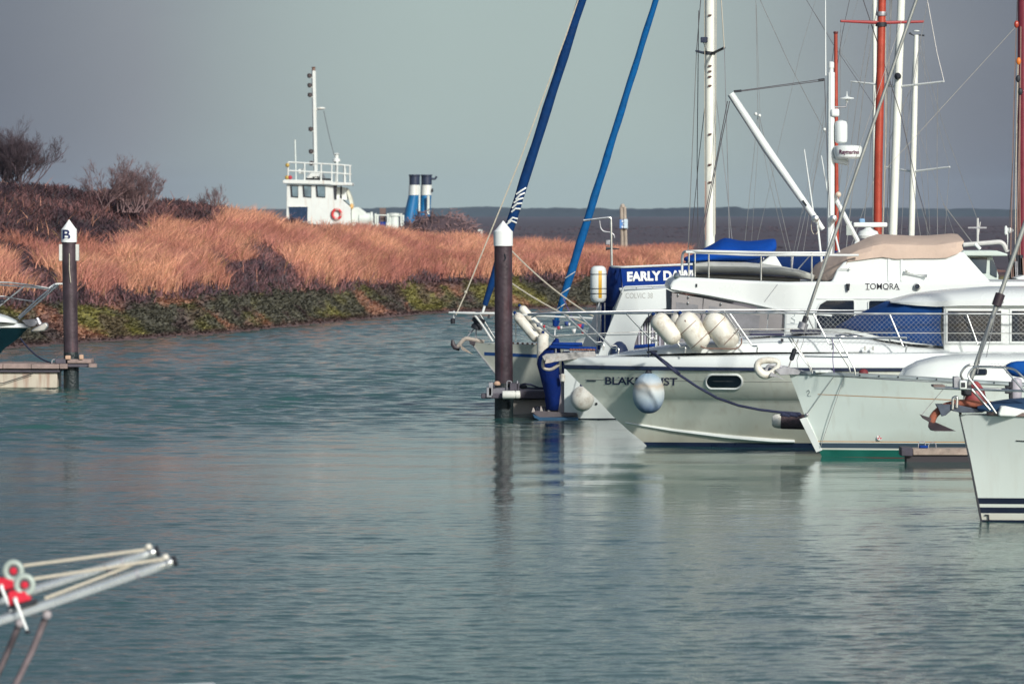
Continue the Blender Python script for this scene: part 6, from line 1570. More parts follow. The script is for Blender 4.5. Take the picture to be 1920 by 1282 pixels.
mb = MB(); mb.lathe([(0.13, 0), (0.135, 0.06), (0.13, 0.1)], PG(1653, 30), (0, 0, 1), 14); mb.build('mast_band', GREYST, m1)
mb = MB(); secs = []
for px, y0, y1 in ((1275, 500, 512), (1300, 480, 512), (1400, 474, 513), (1500, 471, 514), (1600, 468, 515), (1640, 462, 516)):
    c = PG(px, (y0 + y1) / 2); h = (y1 - y0) / 2 / 76.7
    secs.append([(c.x, c.y + 0.22 * math.sin(a), c.z + h * math.cos(a)) for a in np.linspace(0, 6.2832, 15)[:-1]])
mb.loft(secs); mb.build('sail_cover', NAVYC, ke, ang=60)
for k in range(6):
    px = 1320 + k * 55; mb = MB(); mb.tube([PG(px, 508, -0.24), PG(px + 1, 495, -0.26), PG(px + 2, 478, -0.2)], 0.009, 5); mb.build('cover_lacing', WIRE, ke)
mb = MB(); mb.box(*bx(1611, 1622, 410, 419, DG - 0.3, DG - 0.1)); mb.build('blue_lamp', mat('pale_blue_plastic', (0.2, 0.36, 0.55), 0.5), ke, bevel=0.03)
for pts, r, m in (([(1652, -40), (1645, 120), (1620, 420)], 0.009, WIRE), ([(1576, 40), (1575, 200), (1572, 480)], 0.006, WIRE), ([(1645, 300), (1646, 300)], 0.006, WIRE), ([(1660, -20), (1661, 250), (1655, 450)], 0.012, ROPE), ([(1640, -20), (1605, 200), (1570, 480)], 0.009, WIRE), ([(1567, 66), (1540, 250), (1505, 480)], 0.008, WIRE), ([(1732, 41), (1700, 250), (1690, 440)], 0.006, WIRE), ([(1615, -10), (1655, 110), (1690, 220)], 0.012, DKWIRE), ([(1690, 220), (1720, 350), (1745, 440)], 0.010, DKWIRE), ([(1500, -20), (1560, 80), (1640, 200)], 0.006, DKWIRE), ([(1595, -10), (1580, 60), (1567, 140)], 0.008, DKWIRE)):
    wire(ke, [PG(x, y, 0.15) for x, y in pts], r, m, 'shroud')

DH = 146.0
for i, (lab, mx0, mx1, sp, tip) in enumerate((('yacht with tall white mast and wide upper spreaders just right of the red mast', 1674, 1690, (158, 1595, 1770, 163), -420), ('yacht with shorter white mast topped by wind instruments, right of the taller white mast', 1709, 1718, (318, 1658, 1781, 322), 66))):
    D0 = DH + i * 6
    yy = thing('sailing_yacht', lab, 'sailboat', at(1720, 396 + 48000 / D0, D0), 'yachts moored behind the trawler')
    P_ = lambda x, y, o_=0.0: at(x, y, D0 + o_)
    simple_hull(yy, D0, 1400 + i * 60, 2080 + i * 60, mat('ketch_white', (0.6, 0.6, 0.58), 0.4), 612, 1.6)
    px_at = lambda y: mx0 + (mx1 - mx0) * (440 - y) / (440.0 - (66 if i else 0))
    mb = MB(); mb.tube([P_(px_at(640), 640), P_(px_at(200), 200), P_(px_at(tip), tip)], [0.115, 0.105, 0.085] if i == 0 else [0.085, 0.08, 0.06], 14); mk = mb.build('mast', ALU, yy)
    y0, xa, xb, ym = sp
    mb = MB(); mb.tube([P_(xa, y0 - 5, 0.8), P_(px_at(ym), ym)], [0.022, 0.032], 8); mb.build('spreader', RW, mk)
    mb = MB(); mb.tube([P_(xb, y0 - 5, -0.8), P_(px_at(ym), ym)], [0.022, 0.032], 8); mb.build('spreader', RW, mk)
    if i == 0:
        mb = MB(); mb.lathe([(0.09, 0), (0.09, 0.06), (0.02, 0.15)], P_(1683, 143, -0.15), (0, -1, -0.2), 12); mb.build('deck_lamp', DARK, mk)
        lines = [([(1770, 153), (1757, 100), (1735, -20)], 0.010), ([(1758, 155), (1757, 300), (1758, 470)], 0.010), ([(1597, 153), (1560, 470)], 0.008), ([(1650, -20), (1620, 160), (1585, 480)], 0.013), ([(1688, 170), (1705, 300), (1730, 470)], 0.009), ([(1672, -20), (1664, 160), (1655, 440)], 0.026), ([(1668, -20), (1668, 440)], 0.010), ([(1742, -10), (1710, 160), (1640, 330), (1590, 480)], 0.010), ([(1688, -20), (1670, 200), (1662, 440)], 0.010)]
    else:
        mb = MB(); mb.lathe([(0.02, 0), (0.09, 0.01), (0.09, 0.03), (0.02, 0.05)], P_(1718, 60), (0, 0, 1), 12); mb.build('wind_sensor', RW, mk)
        mb = MB(); mb.tube([P_(1705, 62), P_(1711, 66), P_(1717, 68)], [0.03, 0.012, 0.02], 6); mb.build('anemometer', DARK, mk)
        mb = MB(); mb.tube([P_(1720, 66), P_(1733, 67)], [0.01, 0.025], 6); mb.build('wind_vane', DARK, mk)
        lines = [([(1718, 68), (1750, 200), (1780, 313)], 0.006), ([(1780, 313), (1770, 470)], 0.007), ([(1660, 313), (1668, 470)], 0.007), ([(1720, 68), (1770, 240), (1832, 410)], 0.007), ([(1716, 70), (1700, 260), (1690, 440)], 0.006), ([(1712, 330), (1750, 470)], 0.006), ([(1732, 68), (1738, 300), (1745, 470)], 0.006), ([(1712, 120), (1725, 300), (1740, 450)], 0.006)]
    for pts, r in lines: wire(yy, [P_(x, y, 0.1) for x, y in pts], r, WIRE, 'shroud')
# a pair of faint rigs far down the pontoon line
D0 = 160.0
fy = thing('sailing_yacht', 'distant yacht seen only as thin rigging wires and small white lamps left of the derrick', 'sailboat', at(1500, 396 + 300, D0))
simple_hull(fy, D0, 1380, 1950, mat('ketch_white', (0.6, 0.6, 0.58), 0.4), 600, 1.5)
mb = MB(); mb.tube([at(1640, 600, D0), at(1640, -400, D0)], 0.06, 10); mb.build('mast', ALU, fy)
for pts, r in (([(1417, -10), (1421, 215), (1395, 470)], 0.008), ([(1418, 10), (1425, 215), (1408, 470)], 0.006), ([(1425, 0), (1480, 120), (1548, 250)], 0.010), ([(1424, 220), (1450, 330), (1482, 470)], 0.009), ([(1421, 220), (1440, 330), (1475, 470)], 0.007), ([(1505, -10), (1560, 75), (1620, 160)], 0.006), ([(1640, -380), (1500, 100), (1395, 560)], 0.006), ([(1640, -100), (1540, 220), (1470, 560)], 0.006), ([(1640, 50), (1720, 240), (1800, 470)], 0.006), ([(1550, 240), (1520, 360), (1492, 480)], 0.008), ([(1548, 230), (1505, 400)], 0.006)):
    wire(fy, [at(x, y, D0) for x, y in pts], r, WIRE, 'shroud')
for px, py in ((1417, 214), (1424, 217), (1546, 243)):
    mb = MB(); mb.ball(at(px, py, D0 - 0.1), 0.05, 8, 6); mb.build('lamp', RW, fy)

# fishing boat wheelhouse behind the flybridge
DW = 136.0
fb = thing('fishing_boat', 'fishing boat with pale green-white wheelhouse and dark windows behind the flybridge', 'fishing boat', at(1840, 396 + 48000 / DW, DW))
def PW(x, y, off=0.0): return at(x, y, DW + off)
simple_hull(fb, DW, 1700, 2200, mat('fishing_hull', (0.05, 0.12, 0.2), 0.4), 590, 1.6)
MINT = mat('mint_white_paint', (0.52, 0.60, 0.56), 0.4, var=0.06)
mb = MB(); mb.prism([(PW(x, y, -1).x, PW(x, y, -1).z) for x, y in ((1800, 474), (1806, 470), (1868, 470), (1888, 476), (1888, 480), (1800, 480))], DW - 1.2, DW + 1.0); mb.build('roof', MINT, fb, bevel=0.03)
mb = MB(); mb.prism([(PW(x, y, -1).x, PW(x, y, -1).z) for x, y in ((1806, 480), (1860, 480), (1872, 515), (1872, 640), (1780, 640), (1790, 520))], DW - 1.0, DW + 0.8); mb.build('wheelhouse', MINT, fb, bevel=0.02)
for wp in (((1818, 483), (1851, 483), (1849, 512), (1838, 512)), ((1857, 487), (1862, 488), (1869, 506), (1869, 520), (1857, 514))):
    mb = MB(); mb.prism([(PW(x, y, -1).x, PW(x, y, -1).z) for x, y in wp], DW - 1.03, DW - 1.005); mb.build('window', mat('grey_glass', (0.06, 0.08, 0.10), 0.08), fb)
mb = MB(); mb.tube(arc_path([PW(1806, 459, 0), PW(1880, 453, 0), PW(1889, 472, 0)], 0.12), 0.055, 8); mb.build('roof_rail', mat('dull_white', (0.5, 0.5, 0.48), 0.5), fb)
mb = MB(); mb.tube([PW(1833, 455, 0), PW(1833, 409, 0)], [0.03, 0.03], 8); mb.tube([PW(1833, 450, 0), PW(1838, 416, 0)], 0.014, 6); mb.build('signal_mast', mat('dull_white', (0.5, 0.5, 0.48), 0.5), fb)
mb = MB(); mb.box(*bx(1815, 1850, 425.5, 428.5, DW - 0.03, DW + 0.03)); mb.build('crossbar', mat('dull_grey', (0.3, 0.3, 0.32), 0.5), fb)
mb = MB(); mb.ball(PW(1886, 430), (0.04, 0.04, 0.09), 8, 6); mb.ball(PW(1886, 436), (0.04, 0.04, 0.06), 8, 6); mb.ball(PW(1893, 432), (0.09, 0.05, 0.07), 8, 6); mb.tube([PW(1889, 432), PW(1890, 470)], 0.015, 6); kind(mb.build('lamp_cluster', TW, fb), 'stuff')
wire(fb, [PW(1768, 382), PW(1823, 455)], 0.012, WIRE, 'stay'); mb = MB(); mb.tube([PW(1828, 457, -0.3), PW(1838, 467, -0.3)], 0.04, 8); mb.build('stay_fitting', TW, fb)

# gaff boat with dark red mast at the right edge
DJ = 128.0
gf = thing('gaff_boat', 'gaff rigged boat with dark red mast and many halyards at the right edge', 'sailboat', at(1960, 396 + 48000 / DJ, DJ))
def PJ(x, y, off=0.0): return at(x, y, DJ + off)
simple_hull(gf, DJ, 1830, 2400, mat('gaff_hull', (0.06, 0.05, 0.06), 0.4), 585, 1.7)
mb = MB(); mb.tube([PJ(1918, 620), PJ(1918, 300), PJ(1920, -350)], 0.13, 14); gm = mb.build('mast', mat('dark_red_mast', (0.17, 0.02, 0.035), 0.4, var=0.2), gf)
for px, py, m in ((1906, 46, 'maroon_block'), (1910, 115, 'orange_block'), (1909, 148, 'navy_block'), (1913, 172, 'navy_block')):
    mb = MB(); mb.ball(PJ(px, py, -0.3), (0.055, 0.04, 0.085), 10, 8); mb.build('pulley_block', {'maroon_block': REDW, 'orange_block': mat('orange_plastic', (0.6, 0.16, 0.02), 0.5), 'navy_block': DARK}[m], gf)
for pts, r, m in (([(1908, -20), (1906, 46), (1899, 300), (1890, 470)], 0.012, DKWIRE), ([(1909, 115), (1905, 300), (1903, 560)], 0.012, ROPE), ([(1913, 172), (1908, 400), (1910, 560)], 0.014, mat('brown_rope', (0.25, 0.16, 0.13), 0.9)), ([(1911, 150), (1903, 300), (1895, 520)], 0.010, DKWIRE), ([(1914, 50), (1912, 300), (1913, 560)], 0.014, mat('brown_rope', (0.25, 0.16, 0.13), 0.9)), ([(1906, 46), (1901, 200), (1893, 560)], 0.012, mat('brown_rope', (0.25, 0.16, 0.13), 0.9)), ([(1905, 50), (1660, 318)], 0.004, ROPE)):
    wire(gf, [PJ(x, y, -0.3) for x, y in pts], r, m, 'halyard')
for k in range(8):
    px = 1893 + (k * 7) % 27; mb = MB(); mb.tube([PJ(px, 478 + 6 * (k % 3), -0.6), PJ(px + 3, 540, -0.6)], 0.03 + 0.02 * (k % 2), 6); mb.build('belayed_gear', [DARK, mat('brown_rope', (0.25, 0.16, 0.13), 0.9), GREYST][k % 3], gf)
mb = MB(); mb.prism([(PJ(x, y, -1).x, PJ(x, y, -1).z) for x, y in ((1899, 521), (1915, 516), (1960, 516), (1960, 526), (1915, 528))], DJ - 1.5, DJ + 0.5); mb.build('coachroof', TW, gf, bevel=0.02)

# ------------------------------------------------------------------ the ship lying behind the bank
DT = 352.0
tg = thing('harbour_ship', 'white ship with wheelhouse, tall signal mast and deck gear, lying behind the reed bank', 'ship', at(650, 440, DT))
ORG_T = ORG[tg.name]
def PT(x, y, off=0.0): return at(x, y, DT + off)
SHW = mat('ship_white', (0.64, 0.67, 0.64), 0.5, var=0.04, scale=0.8, streak=((0.42, 0.28, 0.19), 0.55, 0.55))
def prT(pts, off0, off1, name, m=SHW, bevel=0.0, par=None):
    mb = MB(); mb.prism([(PT(x, y).x, PT(x, y).z) for x, y in pts], DT + off0, DT + off1); return mb.build(name, m, par or tg, bevel=bevel)
prT([(520, 424), (560, 424), (660, 427), (800, 430), (905, 430), (905, 560), (530, 560)], -2.6, 2.8, 'hull', mat('ship_hull_grey', (0.40, 0.43, 0.41), 0.6, var=0.2, scale=0.6, streak=((0.3, 0.16, 0.1), 0.55, 0.6)), 0.1)
wh = prT([(539, 413), (540, 346), (628, 348), (633, 372), (640, 372), (659, 389), (660, 426), (600, 421), (545, 418)], -2.0, 2.0, 'wheelhouse', SHW, 0.03)
prT([(629, 350), (650, 352), (652, 375), (633, 374)], -1.3, 2.0, 'wheelhouse_aft', SHW)
prT([(653, 354), (660, 370), (664, 387), (658, 388), (650, 356)], -0.6, 1.5, 'wheelhouse_aft', mat('ship_cream', (0.55, 0.56, 0.48), 0.5))
prT([(532, 340), (536, 337), (620, 339), (628, 342), (662, 343), (662, 348), (628, 348), (620, 346.5), (534, 344.5)], -2.3, 2.3, 'roof', SHW, 0.03)
SGL = mat('ship_glass', (0.13, 0.19, 0.22), 0.08, var=0.5, scale=1.5)
for x0, x1 in ((546.5, 561.5), (569.5, 586), (594, 612)):
    w_ = prT([(x0, 347.5), (x1, 348.2), (x1, 371), (x0 + 1.5, 369.5)], -2.05, -2.01, 'window', DARK)
    prT([(x0 + 3, 349.5), (x1 - 0.5, 350), (x1 - 1, 369.5), (x0 + 4.5, 368.5)], -2.09, -2.055, 'pane', SGL, par=w_)
prT([(627, 348), (634, 347), (633, 374), (629, 374)], -2.06, -2.01, 'window', DARK); prT([(639.5, 349), (642.5, 349), (642, 374), (639, 374)], -1.36, -1.31, 'window', DARK)
w_ = prT([(544, 388), (579, 388), (578.5, 415), (546, 413.5)], -2.05, -2.01, 'large_window', mat('ship_window_blue', (0.008, 0.03, 0.075), 0.25, var=0.3))
prT([(542.5, 386.5), (580, 386.5), (580, 388), (542.5, 388)], -2.08, -2.01, 'frame', SHW, par=w_)
# railings on the roof
def tubeT(name, pts, r=0.045, m=SHW, par=None):
    mb = MB(); mb.tube([PT(*q) for q in pts], r, 6); return mb.build(name, m, par or tg)
for off in (-2.1, 2.1):
    for dy in (0, 16):
        tubeT('railing', [(540, 304 + dy, off), (575, 306 + dy, off), (622, 308 + dy, off), (659, 311 + dy, off)], 0.05)
for px in (540, 571, 602, 622, 632, 646, 656):
    for off in (-2.1, 2.1): tubeT('railing_post', [(px, 305 + (px - 540) * 0.05, off), (px, 341, off)], 0.055)
tubeT('railing_post', [(632, 303, -2.0), (630, 345, -2.0)], 0.09); tubeT('railing_post', [(646, 311, -1.9), (646, 345, -1.9)], 0.09)
# signal mast, lamps, radar arm
tubeT('signal_mast', [(592, 335, 0), (590, 240, 0), (588, 133, 0)], 0.13)
tubeT('mast_foot', [(578, 336, 0), (585, 328, 0), (600, 328, 0), (606, 338, 0)], 0.22)
for px, py in ((580, 142), (580.5, 160), (581, 178), (582.5, 242), (583, 284), (583.5, 306)):
    mb = MB(); mb.lathe([(0.05, -0.15), (0.13, -0.1), (0.14, 0.08), (0.06, 0.13)], PT(px, py, -0.1), (0, 0, 1), 10); lo_ = mb.build('mast_lamp', mat('lamp_brown', (0.06, 0.045, 0.045), 0.6), tg)
    tubeT('lamp_arm', [(px, py + 4, -0.1), (px + 8, py + 4, 0)], 0.03, par=lo_)
mb = MB(); mb.lathe([(0.06, 0), (0.12, 0.05), (0.1, 0.18), (0.14, 0.24), (0.03, 0.28)], PT(588, 134), (0, 0, 1), 10); mb.build('top_lamp', mat('lamp_rust', (0.18, 0.1, 0.07), 0.6), tg)
tubeT('radar_arm', [(590, 206, 0), (600, 204, 0)], 0.06); mb = MB(); mb.ball(PT(602, 203.5), (0.28, 0.2, 0.09), 12, 8); mb.build('radar_scanner', SHW, tg)
tubeT('stay', [(607, 208, 0), (616, 250, 0), (626, 290, 0)], 0.018, DKWIRE)
mb = MB(); mb.lathe([(0.1, 0), (0.25, 0.1), (0.22, 0.25), (0.12, 0.32), (0.12, 0.5), (0.2, 0.55), (0.1, 0.62)], PT(631, 306, -1.8), (0, 0, 1), 12); mb.build('searchlight', SHW, tg)
tubeT('whip_aerial', [(553, 262, 0.5), (555, 338, 0.5)], 0.05, mat('pale_fibreglass', (0.6, 0.66, 0.62), 0.5))
for px, py in ((539, 310), (538, 333), (544, 333)):
    mb = MB(); mb.ball(PT(px, py, -2.15), 0.13, 8, 6); mb.build('side_lamp', mat('amber_lamp', (0.45, 0.3, 0.06), 0.5) if px != 544 else FR, tg)
prT([(575, 334), (620, 335), (620, 339), (575, 338)], -1.4, 1.0, 'roof_hatch', DARK)
prT([(561, 318), (571, 317), (571, 327), (562, 327)], -1.8, -1.2, 'locker', SHW, 0.02)
# deck gear aft of the wheelhouse
TANK = mat('ship_pale_grey', (0.58, 0.62, 0.58), 0.5, var=0.1, scale=1.2, streak=((0.4, 0.3, 0.2), 0.58, 0.5))
prT([(660, 390), (672, 388), (686, 398), (690, 425), (660, 426)], -1.5, 1.5, 'engine_casing', TANK, 0.05)
mb = MB(); mb.lathe([(0.4, 0), (0.42, 0.05), (0.36, 0.08), (0.36, 0.7), (0.42, 0.73), (0.42, 0.85), (0.1, 0.9)], PT(673, 410, -1.2), (1, 0, 0), 16); mb.build('winch_drum', TANK, tg)
prT([(671, 418), (702, 418), (702, 428), (671, 427)], -1.4, -0.4, 'winch_bed', TANK)
mb = MB(); mb.lathe([(0.30, 0), (0.30, 0.8), (0.38, 0.82), (0.38, 0.98), (0.1, 1.02)], PT(739, 430, -1.0), (0, 0, 1), 16); mb.build('ventilator', TANK, tg)
prT([(712, 390), (724, 390), (723, 416), (714, 416)], -0.8, -0.2, 'bollard_post', mat('ship_brown', (0.13, 0.085, 0.075), 0.7))
for k, px in enumerate((704, 708, 727, 731, 752, 756)): tubeT('deck_rail', [(px, 400 + (k % 2) * 3, -1.2), (px, 429, -1.2)], 0.06, TANK)
tubeT('deck_rail', [(702, 403, -1.2), (730, 404, -1.2), (757, 405, -1.2)], 0.04, TANK)
prT([(712, 416), (724, 416), (724, 423), (712, 422)], -1.3, -0.9, 'blue_drum', BLUEC, 0.03); prT([(705, 419), (712, 419), (712, 428), (704, 428)], -1.4, -0.9, 'pump', TANK, 0.03); prT([(725, 417), (731, 417), (731, 428), (724, 428)], -1.4, -0.9, 'pump', TANK, 0.03)
# the pair of funnels
SHB = mat('funnel_blue', (0.005, 0.125, 0.30), 0.4, var=0.12, scale=1.0); FNAVY = mat('funnel_navy', (0.022, 0.032, 0.065), 0.5)
for k, (dx, off) in enumerate(((0, -0.5), (22, 0.5))):
    fn = MB()
    def ell(cx, cy, hw, d): return [(PT(cx, cy).x + hw / 30.3 * math.cos(a), DT + off + d * math.sin(a), PT(cx, cy).z) for a in np.linspace(0, 6.2832, 21)[:-1]]
    c0 = 770.5 + dx
    fn.loft([ell(c0 - 7 + (5 if k else 0), 440, 15, 0.7), ell(c0 + 0 + (2 if k else 0), 400, 12, .55), ell(c0 + 6, 366, 10.2, .45)]); fo = fn.build('funnel', SHB, tg)
    fn = MB(); fn.loft([ell(c0 + 6, 366, 10.5, .48), ell(c0 + 7, 347, 10.2, .46)]); fn.build('white_band', SHW, fo)
    fn = MB(); fn.loft([ell(c0 + 7, 347, 9.8, .42), ell(c0 + 7, 331, 9.8, .42), ell(c0 + 7, 330, 10.8, .5), ell(c0 + 7, 327.5, 10.6, .5)]); fn.build('top_band', FNAVY, fo)
tubeT('exhaust_pipe', [(786, 398, -0.6), (786.5, 348, -0.6)], 0.06, TANK); tubeT('exhaust_pipe', [(802.5, 402, -0.3), (803, 367, -0.3)], 0.095, TANK); tubeT('whistle', [(808, 335, 0.4), (815, 336, 0.4), (819, 331, 0.4)], 0.07, FNAVY)
mb = MB(); mb.ball(PT(810.5, 357, 0.2), (0.07, 0.07, 0.13), 8, 6); mb.build('funnel_lamp', DARK, tg)
mb = MB(); mb.ball(PT(659.5, 387, -1.6), (0.12, 0.1, 0.18), 8, 6); mb.build('deck_lamp', mat('amber_glow', (0.6, 0.36, 0.12), 0.5), tg)
# life ring
lf = thing('lifebuoy', 'red and white lifebuoy hanging on the white ship side', 'lifebuoy', PT(631.5, 413, -2.12))
c = PT(631.5, 401.5, -2.12)
for k in range(8):
    a0 = math.pi / 4 * k + 0.30; arc = [c + Vector((math.cos(a) * 0.27, 0, math.sin(a) * 0.29)) for a in np.linspace(a0, a0 + math.pi / 4, 6)]
    mb = MB(); mb.tube(arc, 0.082, 8); mb.build('segment', mat('lifebuoy_red', (0.55, 0.035, 0.035), 0.5) if k % 2 == 0 or k in (3,) else mat('lifebuoy_pink', (0.55, 0.30, 0.27), 0.5), lf)

# channel marker far out on the marsh
sg = thing('marker_post', 'two slim timber posts with a blue and white number plate on the far marsh', 'sign', at(1170, 472, 300))
TIM = mat('pale_timber', (0.34, 0.29, 0.24), 0.85, var=0.25)
for a, b in (((1165, 388), (1167, 478)), ((1171, 388), (1174, 478))):
    mb = MB(); mb.tube([at(*b, 300), at(*a, 300)], 0.09, 8); mb.build('post', TIM, sg)
mb = MB(); mb.lathe([(0.12, 0), (0.12, 0.12), (0.03, 0.2)], at(1167.5, 389, 300), (0, 0, 1), 10); mb.build('finial', TIM, sg)
mb = MB(); mb.box(*bx(1162, 1170, 412, 428, 299.8, 299.88)); mb.build('blue_plate', mat('plate_blue', (0.06, 0.2, 0.5), 0.5), sg)
mb = MB(); mb.box(*bx(1170.2, 1177, 411, 428, 299.7, 299.88)); mb.build('white_plate', mat('plate_white', (0.5, 0.62, 0.7), 0.5), sg)
q = at(1165.5, 426.5, 299.78); text('3', 'number', q, 0.52, mat('plate_figure', (0.7, 0.75, 0.8), 0.5), sg, bold=0.02)

# ------------------------------------------------------------------ bare shrubs and the bramble mound
TWIG = mat('bare_twigs', (0.20, 0.125, 0.125), 0.9, var=0.3, scale=2)
TWIGD = mat('dark_twigs', (0.085, 0.058, 0.068), 0.9, var=0.3, scale=2)
def shrub(name, label, px, pbase, D, H, spread, stems, m, seed, depth=4, group='bare shrubs on the bank'):
    rnd = random.Random(seed)
    base = at(px, pbase, D)
    o = thing(name, label, 'shrub', base, group)
    wood = MB(); tw = MB()
    def grow(p, d, L, r, lev):
        q = p; dd = d.copy(); pts = [p]
        ns = 3 if lev < 3 else 2
        for s_ in range(ns):
            dd = (dd + Vector((rnd.gauss(0, .14), rnd.gauss(0, .14), rnd.gauss(0.06, .08)))).normalized()
            q = q + dd * (L / ns); pts.append(q)
        (wood if lev < 2 else tw).tube(pts, [r * (1 - 0.45 * i_ / ns) for i_ in range(ns + 1)], 5 if lev < 2 else 3)
        if lev < depth:
            for k in range(rnd.choice((3, 3, 4))):
                t = rnd.uniform(0.3, 1.0); i = min(int(t * ns), ns - 1); st_p = pts[i].lerp(pts[i + 1], t * ns - i)
                nd = (dd + Vector((rnd.gauss(0, .42), rnd.gauss(0, .42), rnd.gauss(0.12, .25)))).normalized()
                grow(st_p, nd, L * rnd.uniform(0.5, 0.78), max(r * 0.55, 0.004), lev + 1)
    for k in range(stems):
        a = rnd.uniform(0, 6.28); lean_ = rnd.uniform(0.0, 1.0) ** 0.7 * spread
        d = Vector((math.cos(a) * lean_, math.sin(a) * lean_ * 0.6, 1)).normalized()
        grow(base + Vector((rnd.gauss(0, .35 * spread), rnd.gauss(0, .2), -0.1)), d, H * rnd.uniform(0.26, 0.44), 0.03 * H / 3, 0)
    wood.build('stem', m, o, smooth=False); t_ = tw.build('twigs', m, o, smooth=False); kind(t_, 'stuff')
    return o
shrub('bare_tree', 'large bare shrub at the left edge, tallest on the bank', 20, 352, 230, 3.1, 1.0, 34, TWIGD, 3, 5)
shrub('bare_shrub', 'wide bare pinkish shrub standing alone on the bank, the middle one of three', 246, 394, 228, 2.45, 1.55, 30, TWIG, 8, 5)
shrub('bare_shrub', 'small thin bare sapling on the ridge, nearest to the white ship', 397, 398, 246, 1.75, 0.8, 10, TWIG, 21, 4)
# rounded bramble bush in front of the funnels
br = thing('bramble_bush', 'rounded dark brown bush in front of the blue funnels', 'bush', at(825, 446, 318))
rnd = random.Random(5); wood = MB()
for k in range(900):
    a = rnd.uniform(0, 6.28); e_ = math.acos(rnd.uniform(0, 1)); rr = rnd.uniform(0.75, 1.04)
    p = at(825, 448, 318) + Vector((2.35 * rr * math.sin(e_) * math.cos(a), 1.2 * rr * math.sin(e_) * math.sin(a), 1.45 * rr * math.cos(e_) * (1 + 0.18 * math.sin(a * 2 + 1))))
    d = Vector((math.cos(a) * .6 + rnd.gauss(0, .5), rnd.gauss(0, .5), rnd.gauss(.35, .5))).normalized()
    wood.tube([p - d * 0.12, p + d * rnd.uniform(.12, .30)], [0.035, 0.012], 3)
kind(wood.build('twigs', TWIG, br, smooth=False), 'stuff')
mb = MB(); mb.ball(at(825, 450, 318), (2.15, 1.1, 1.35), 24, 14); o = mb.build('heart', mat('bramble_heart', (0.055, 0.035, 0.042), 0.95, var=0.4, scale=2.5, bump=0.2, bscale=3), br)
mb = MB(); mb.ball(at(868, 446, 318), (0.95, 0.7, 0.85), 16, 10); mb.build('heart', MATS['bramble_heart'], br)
for k in range(5):
    a = k * 1.3; p = at(825, 452, 318); mb = MB(); mb.tube([p + Vector((0.3 * math.cos(a), 0.3 * math.sin(a), -0.6)), p + Vector((1.2 * math.cos(a), 0.6 * math.sin(a), 0.7))], [0.05, 0.02], 5); mb.build('stem', TWIGD, br)

# ------------------------------------------------------------------ near davits on a moored boat at the lower left
DV = 37.0
KS = DV / 28.0
fbk = thing('moored_boat', 'white boat almost out of frame at the lower left, its cabin top just showing', 'motorboat', (-3.9, DV - 0.6, 0))
hull(fbk, DV - 0.6, -11.5, [('hull_side', WHITE, [(140, 1282 + 880, 1282 + 880, 0.7, 4, 1.7), (180, 1282 + 780, 1282 + 780, 1.1, 4, 1.8), (260, 1282 + 460, 1282 + 460, 1.5, 3.5, 2)])], sgn=-1, n=18, deck=(258, 1282 + 460, 1282 + 460, 1.49, 3.5, 2), deckmat=WHITE)
mb = MB(); a = at(405, 1277.5, DV + 0.3); mb.prism([(at(x, y, DV + 0.3).x, at(x, y, DV + 0.3).z) for x, y in ((405, 1277.5), (405, 1310), (-120, 1345), (-120, 1309))], DV - 1.5, DV + 0.3); mb.build('cabin_top', PWHITE, fbk, bevel=0.03, segs=3)
mb = MB(); mb.box(a.x - 1.9, a.x - 0.25, DV - 1.35, DV + 0.15, a.z - 1.45, a.z - 0.14); mb.build('cabin', WHITE, fbk, bevel=0.03)
DAV = mat('satin_alloy', (0.60, 0.63, 0.62), 0.26, 0.7, var=0.08, scale=6)
BROZ = mat('weathered_strut', (0.16, 0.125, 0.13), 0.5, 0.3, var=0.3, scale=9)
RED = mat('signal_red_plastic', (0.55, 0.012, 0.035), 0.4, var=0.08)
CLEAR = mat('milky_plastic', (0.36, 0.42, 0.38), 0.35, var=0.12, scale=20)
NYL = mat('white_nylon_rope', (0.52, 0.47, 0.38), 0.9, var=0.15, scale=40)
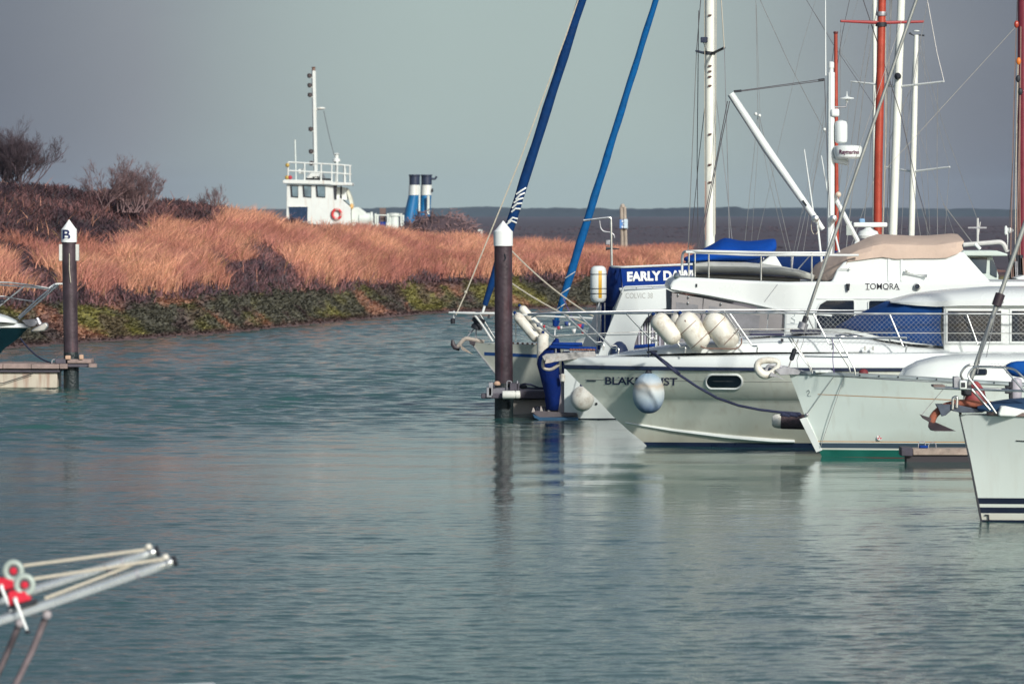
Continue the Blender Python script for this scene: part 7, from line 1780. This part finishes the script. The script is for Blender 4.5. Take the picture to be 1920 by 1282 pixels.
for i, (lab, D0, end, lft, wheel, body, rope) in enumerate((
        ('far davit arm of bright alloy tube with red winch, lower left', 37.45, (297, 1032), (-90, 1154.5), (25, 1070), (12, 1094), ((272, 1030), (44, 1060))),
        ('near davit arm of bright alloy tube with red winch and crank handle, lower left', 37.0, (330, 1050.5), (-90, 1193), (46, 1096), (38, 1118), ((308, 1047), (62, 1085))))):
    dv = thing('davit', lab, 'davit', at(0, 1200, D0), 'davits at the lower left')
    P_ = lambda x, y, o_=0.0: at(x, y, D0 + o_)
    A = P_(*lft); B = P_(*end)
    mb = MB(); mb.tube([A, A.lerp(B, 0.9), A.lerp(B, 0.992), B], [0.025 * KS, 0.025 * KS, 0.025 * KS, 0.019 * KS], 20); mb.build('arm', DAV, dv)
    mb = MB(); t0 = A.lerp(B, 0.985); mb.tube([t0, B + (B - A).normalized() * 0.004 * KS], [0.0257 * KS, 0.0257 * KS], 20); mb.build('end_cap', DARK, dv)
    for tt in (0.82, 0.955):
        q0 = A.lerp(B, tt); q1 = A.lerp(B, tt + 0.012 * KS); mb = MB(); mb.tube([q0, q1], 0.0275 * KS, 20); mb.build('collar', STEEL if tt > 0.9 else GREYST, dv)
    q0 = A.lerp(B, 0.955); mb = MB(); mb.lathe([(0.013 * KS, 0), (0.018 * KS, 0.008 * KS), (0.016 * KS, 0.02 * KS), (0.007 * KS, 0.026 * KS)], q0 + Vector((0.0, -0.005 * KS, 0.024 * KS)), (-0.3, 0, 1), 12); mb.build('rope_guide', FENDER, dv)
    mb = MB(); mb.tube([P_(rope[0][0], rope[0][1], -0.01 * KS), P_((rope[0][0] + rope[1][0]) / 2, (rope[0][1] + rope[1][1]) / 2 + 0.5, -0.01 * KS), P_(*rope[1], -0.01 * KS)], 0.008 * KS, 8); mb.build('fall_rope', NYL, dv)
    mb = MB(); w0 = P_(*wheel, -0.035 * KS)
    mb.tube([w0 + Vector((math.cos(a) * 0.040 * KS, 0, math.sin(a) * 0.043 * KS)) for a in np.linspace(0, 6.2832, 29)[:-1]], 0.015 * KS, 10, closed=True); wh_ = mb.build('winch_wheel', CLEAR, dv)
    mb = MB(); mb.lathe([(0.017 * KS, 0), (0.019 * KS, 0.03 * KS), (0.010 * KS, 0.04 * KS)], w0 + Vector((0, 0.02 * KS, 0)), (0, -1, 0), 14); mb.build('hub', RED, wh_)
    bx0, by0 = body
    mb = MB(); mb.prism([(P_(x, y).x, P_(x, y).z) for x, y in ((bx0 - 23, by0 - 8), (bx0 - 16, by0 - 13), (bx0 + 14, by0 - 11), (bx0 + 22, by0 + 5), (bx0 - 20, by0 + 16))], D0 - 0.05 * KS, D0 + 0.04 * KS); wb = mb.build('winch_body', RED, dv, bevel=0.008 * KS)
    mb = MB(); mb.prism([(P_(x, y).x, P_(x, y).z) for x, y in ((bx0 - 24, by0 + 18), (bx0 + 30, by0 + 4), (bx0 + 33, by0 + 10), (bx0 - 22, by0 + 25))], D0 - 0.04 * KS, D0 + 0.03 * KS); mb.build('mount_plate', DARK, wb, bevel=0.004 * KS)
    h0 = P_(bx0 - 10, by0 + 5, -0.07 * KS); h1 = P_(bx0 + 14, by0 + 66, -0.09 * KS)
    mb = MB(); mb.tube([h0 + Vector((0, 0.02 * KS, 0)), h0, h0.lerp(h1, 0.5), h1], [0.012 * KS, 0.010 * KS, 0.0065 * KS, 0.006 * KS], 10); hn = mb.build('crank_handle', PWHITE, wb)
    mb = MB(); mb.ball(h1, (0.014 * KS, 0.02 * KS, 0.012 * KS), 10, 8); mb.build('knob', DARK, hn)
    sx = (88, 37)[1 - i]
    mb = MB(); ends = ((88, 1152), (60, 1220), (10, 1320)) if i else ((37, 1168), (8, 1236), (-30, 1320))
    mb.tube([P_(x, y, 0.05 * KS) for x, y in ends], [0.017 * KS, 0.0155 * KS, 0.0155 * KS], 12); mb.build('strut', BROZ, dv)
    q0 = P_(*ends[0], 0.02 * KS); mb = MB(); mb.ball(q0, 0.024 * KS, 12, 8); mb.build('strut_joint', mat('strut_joint_grey', (0.3, 0.27, 0.28), 0.5), dv)
mb = MB(); mb.tube([at(262, 1053, 37.0), at(235, 1064, 37.0), at(172, 1088, 37.0), at(84, 1121, 37.0)], 0.0075 * KS, 8)
tag(mb.build('hanging_rope', NYL), 'pale lashing rope running between the two davit arms', 'rope')
mb = MB(); mb.tube([at(196, 1063, 37.4), at(206, 1070, 37.25), at(216, 1076, 37.05)], 0.011 * KS, 8)
tag(mb.build('tie_strap', GREYST), 'short grey strap joining the two davit arms midway', 'strap')
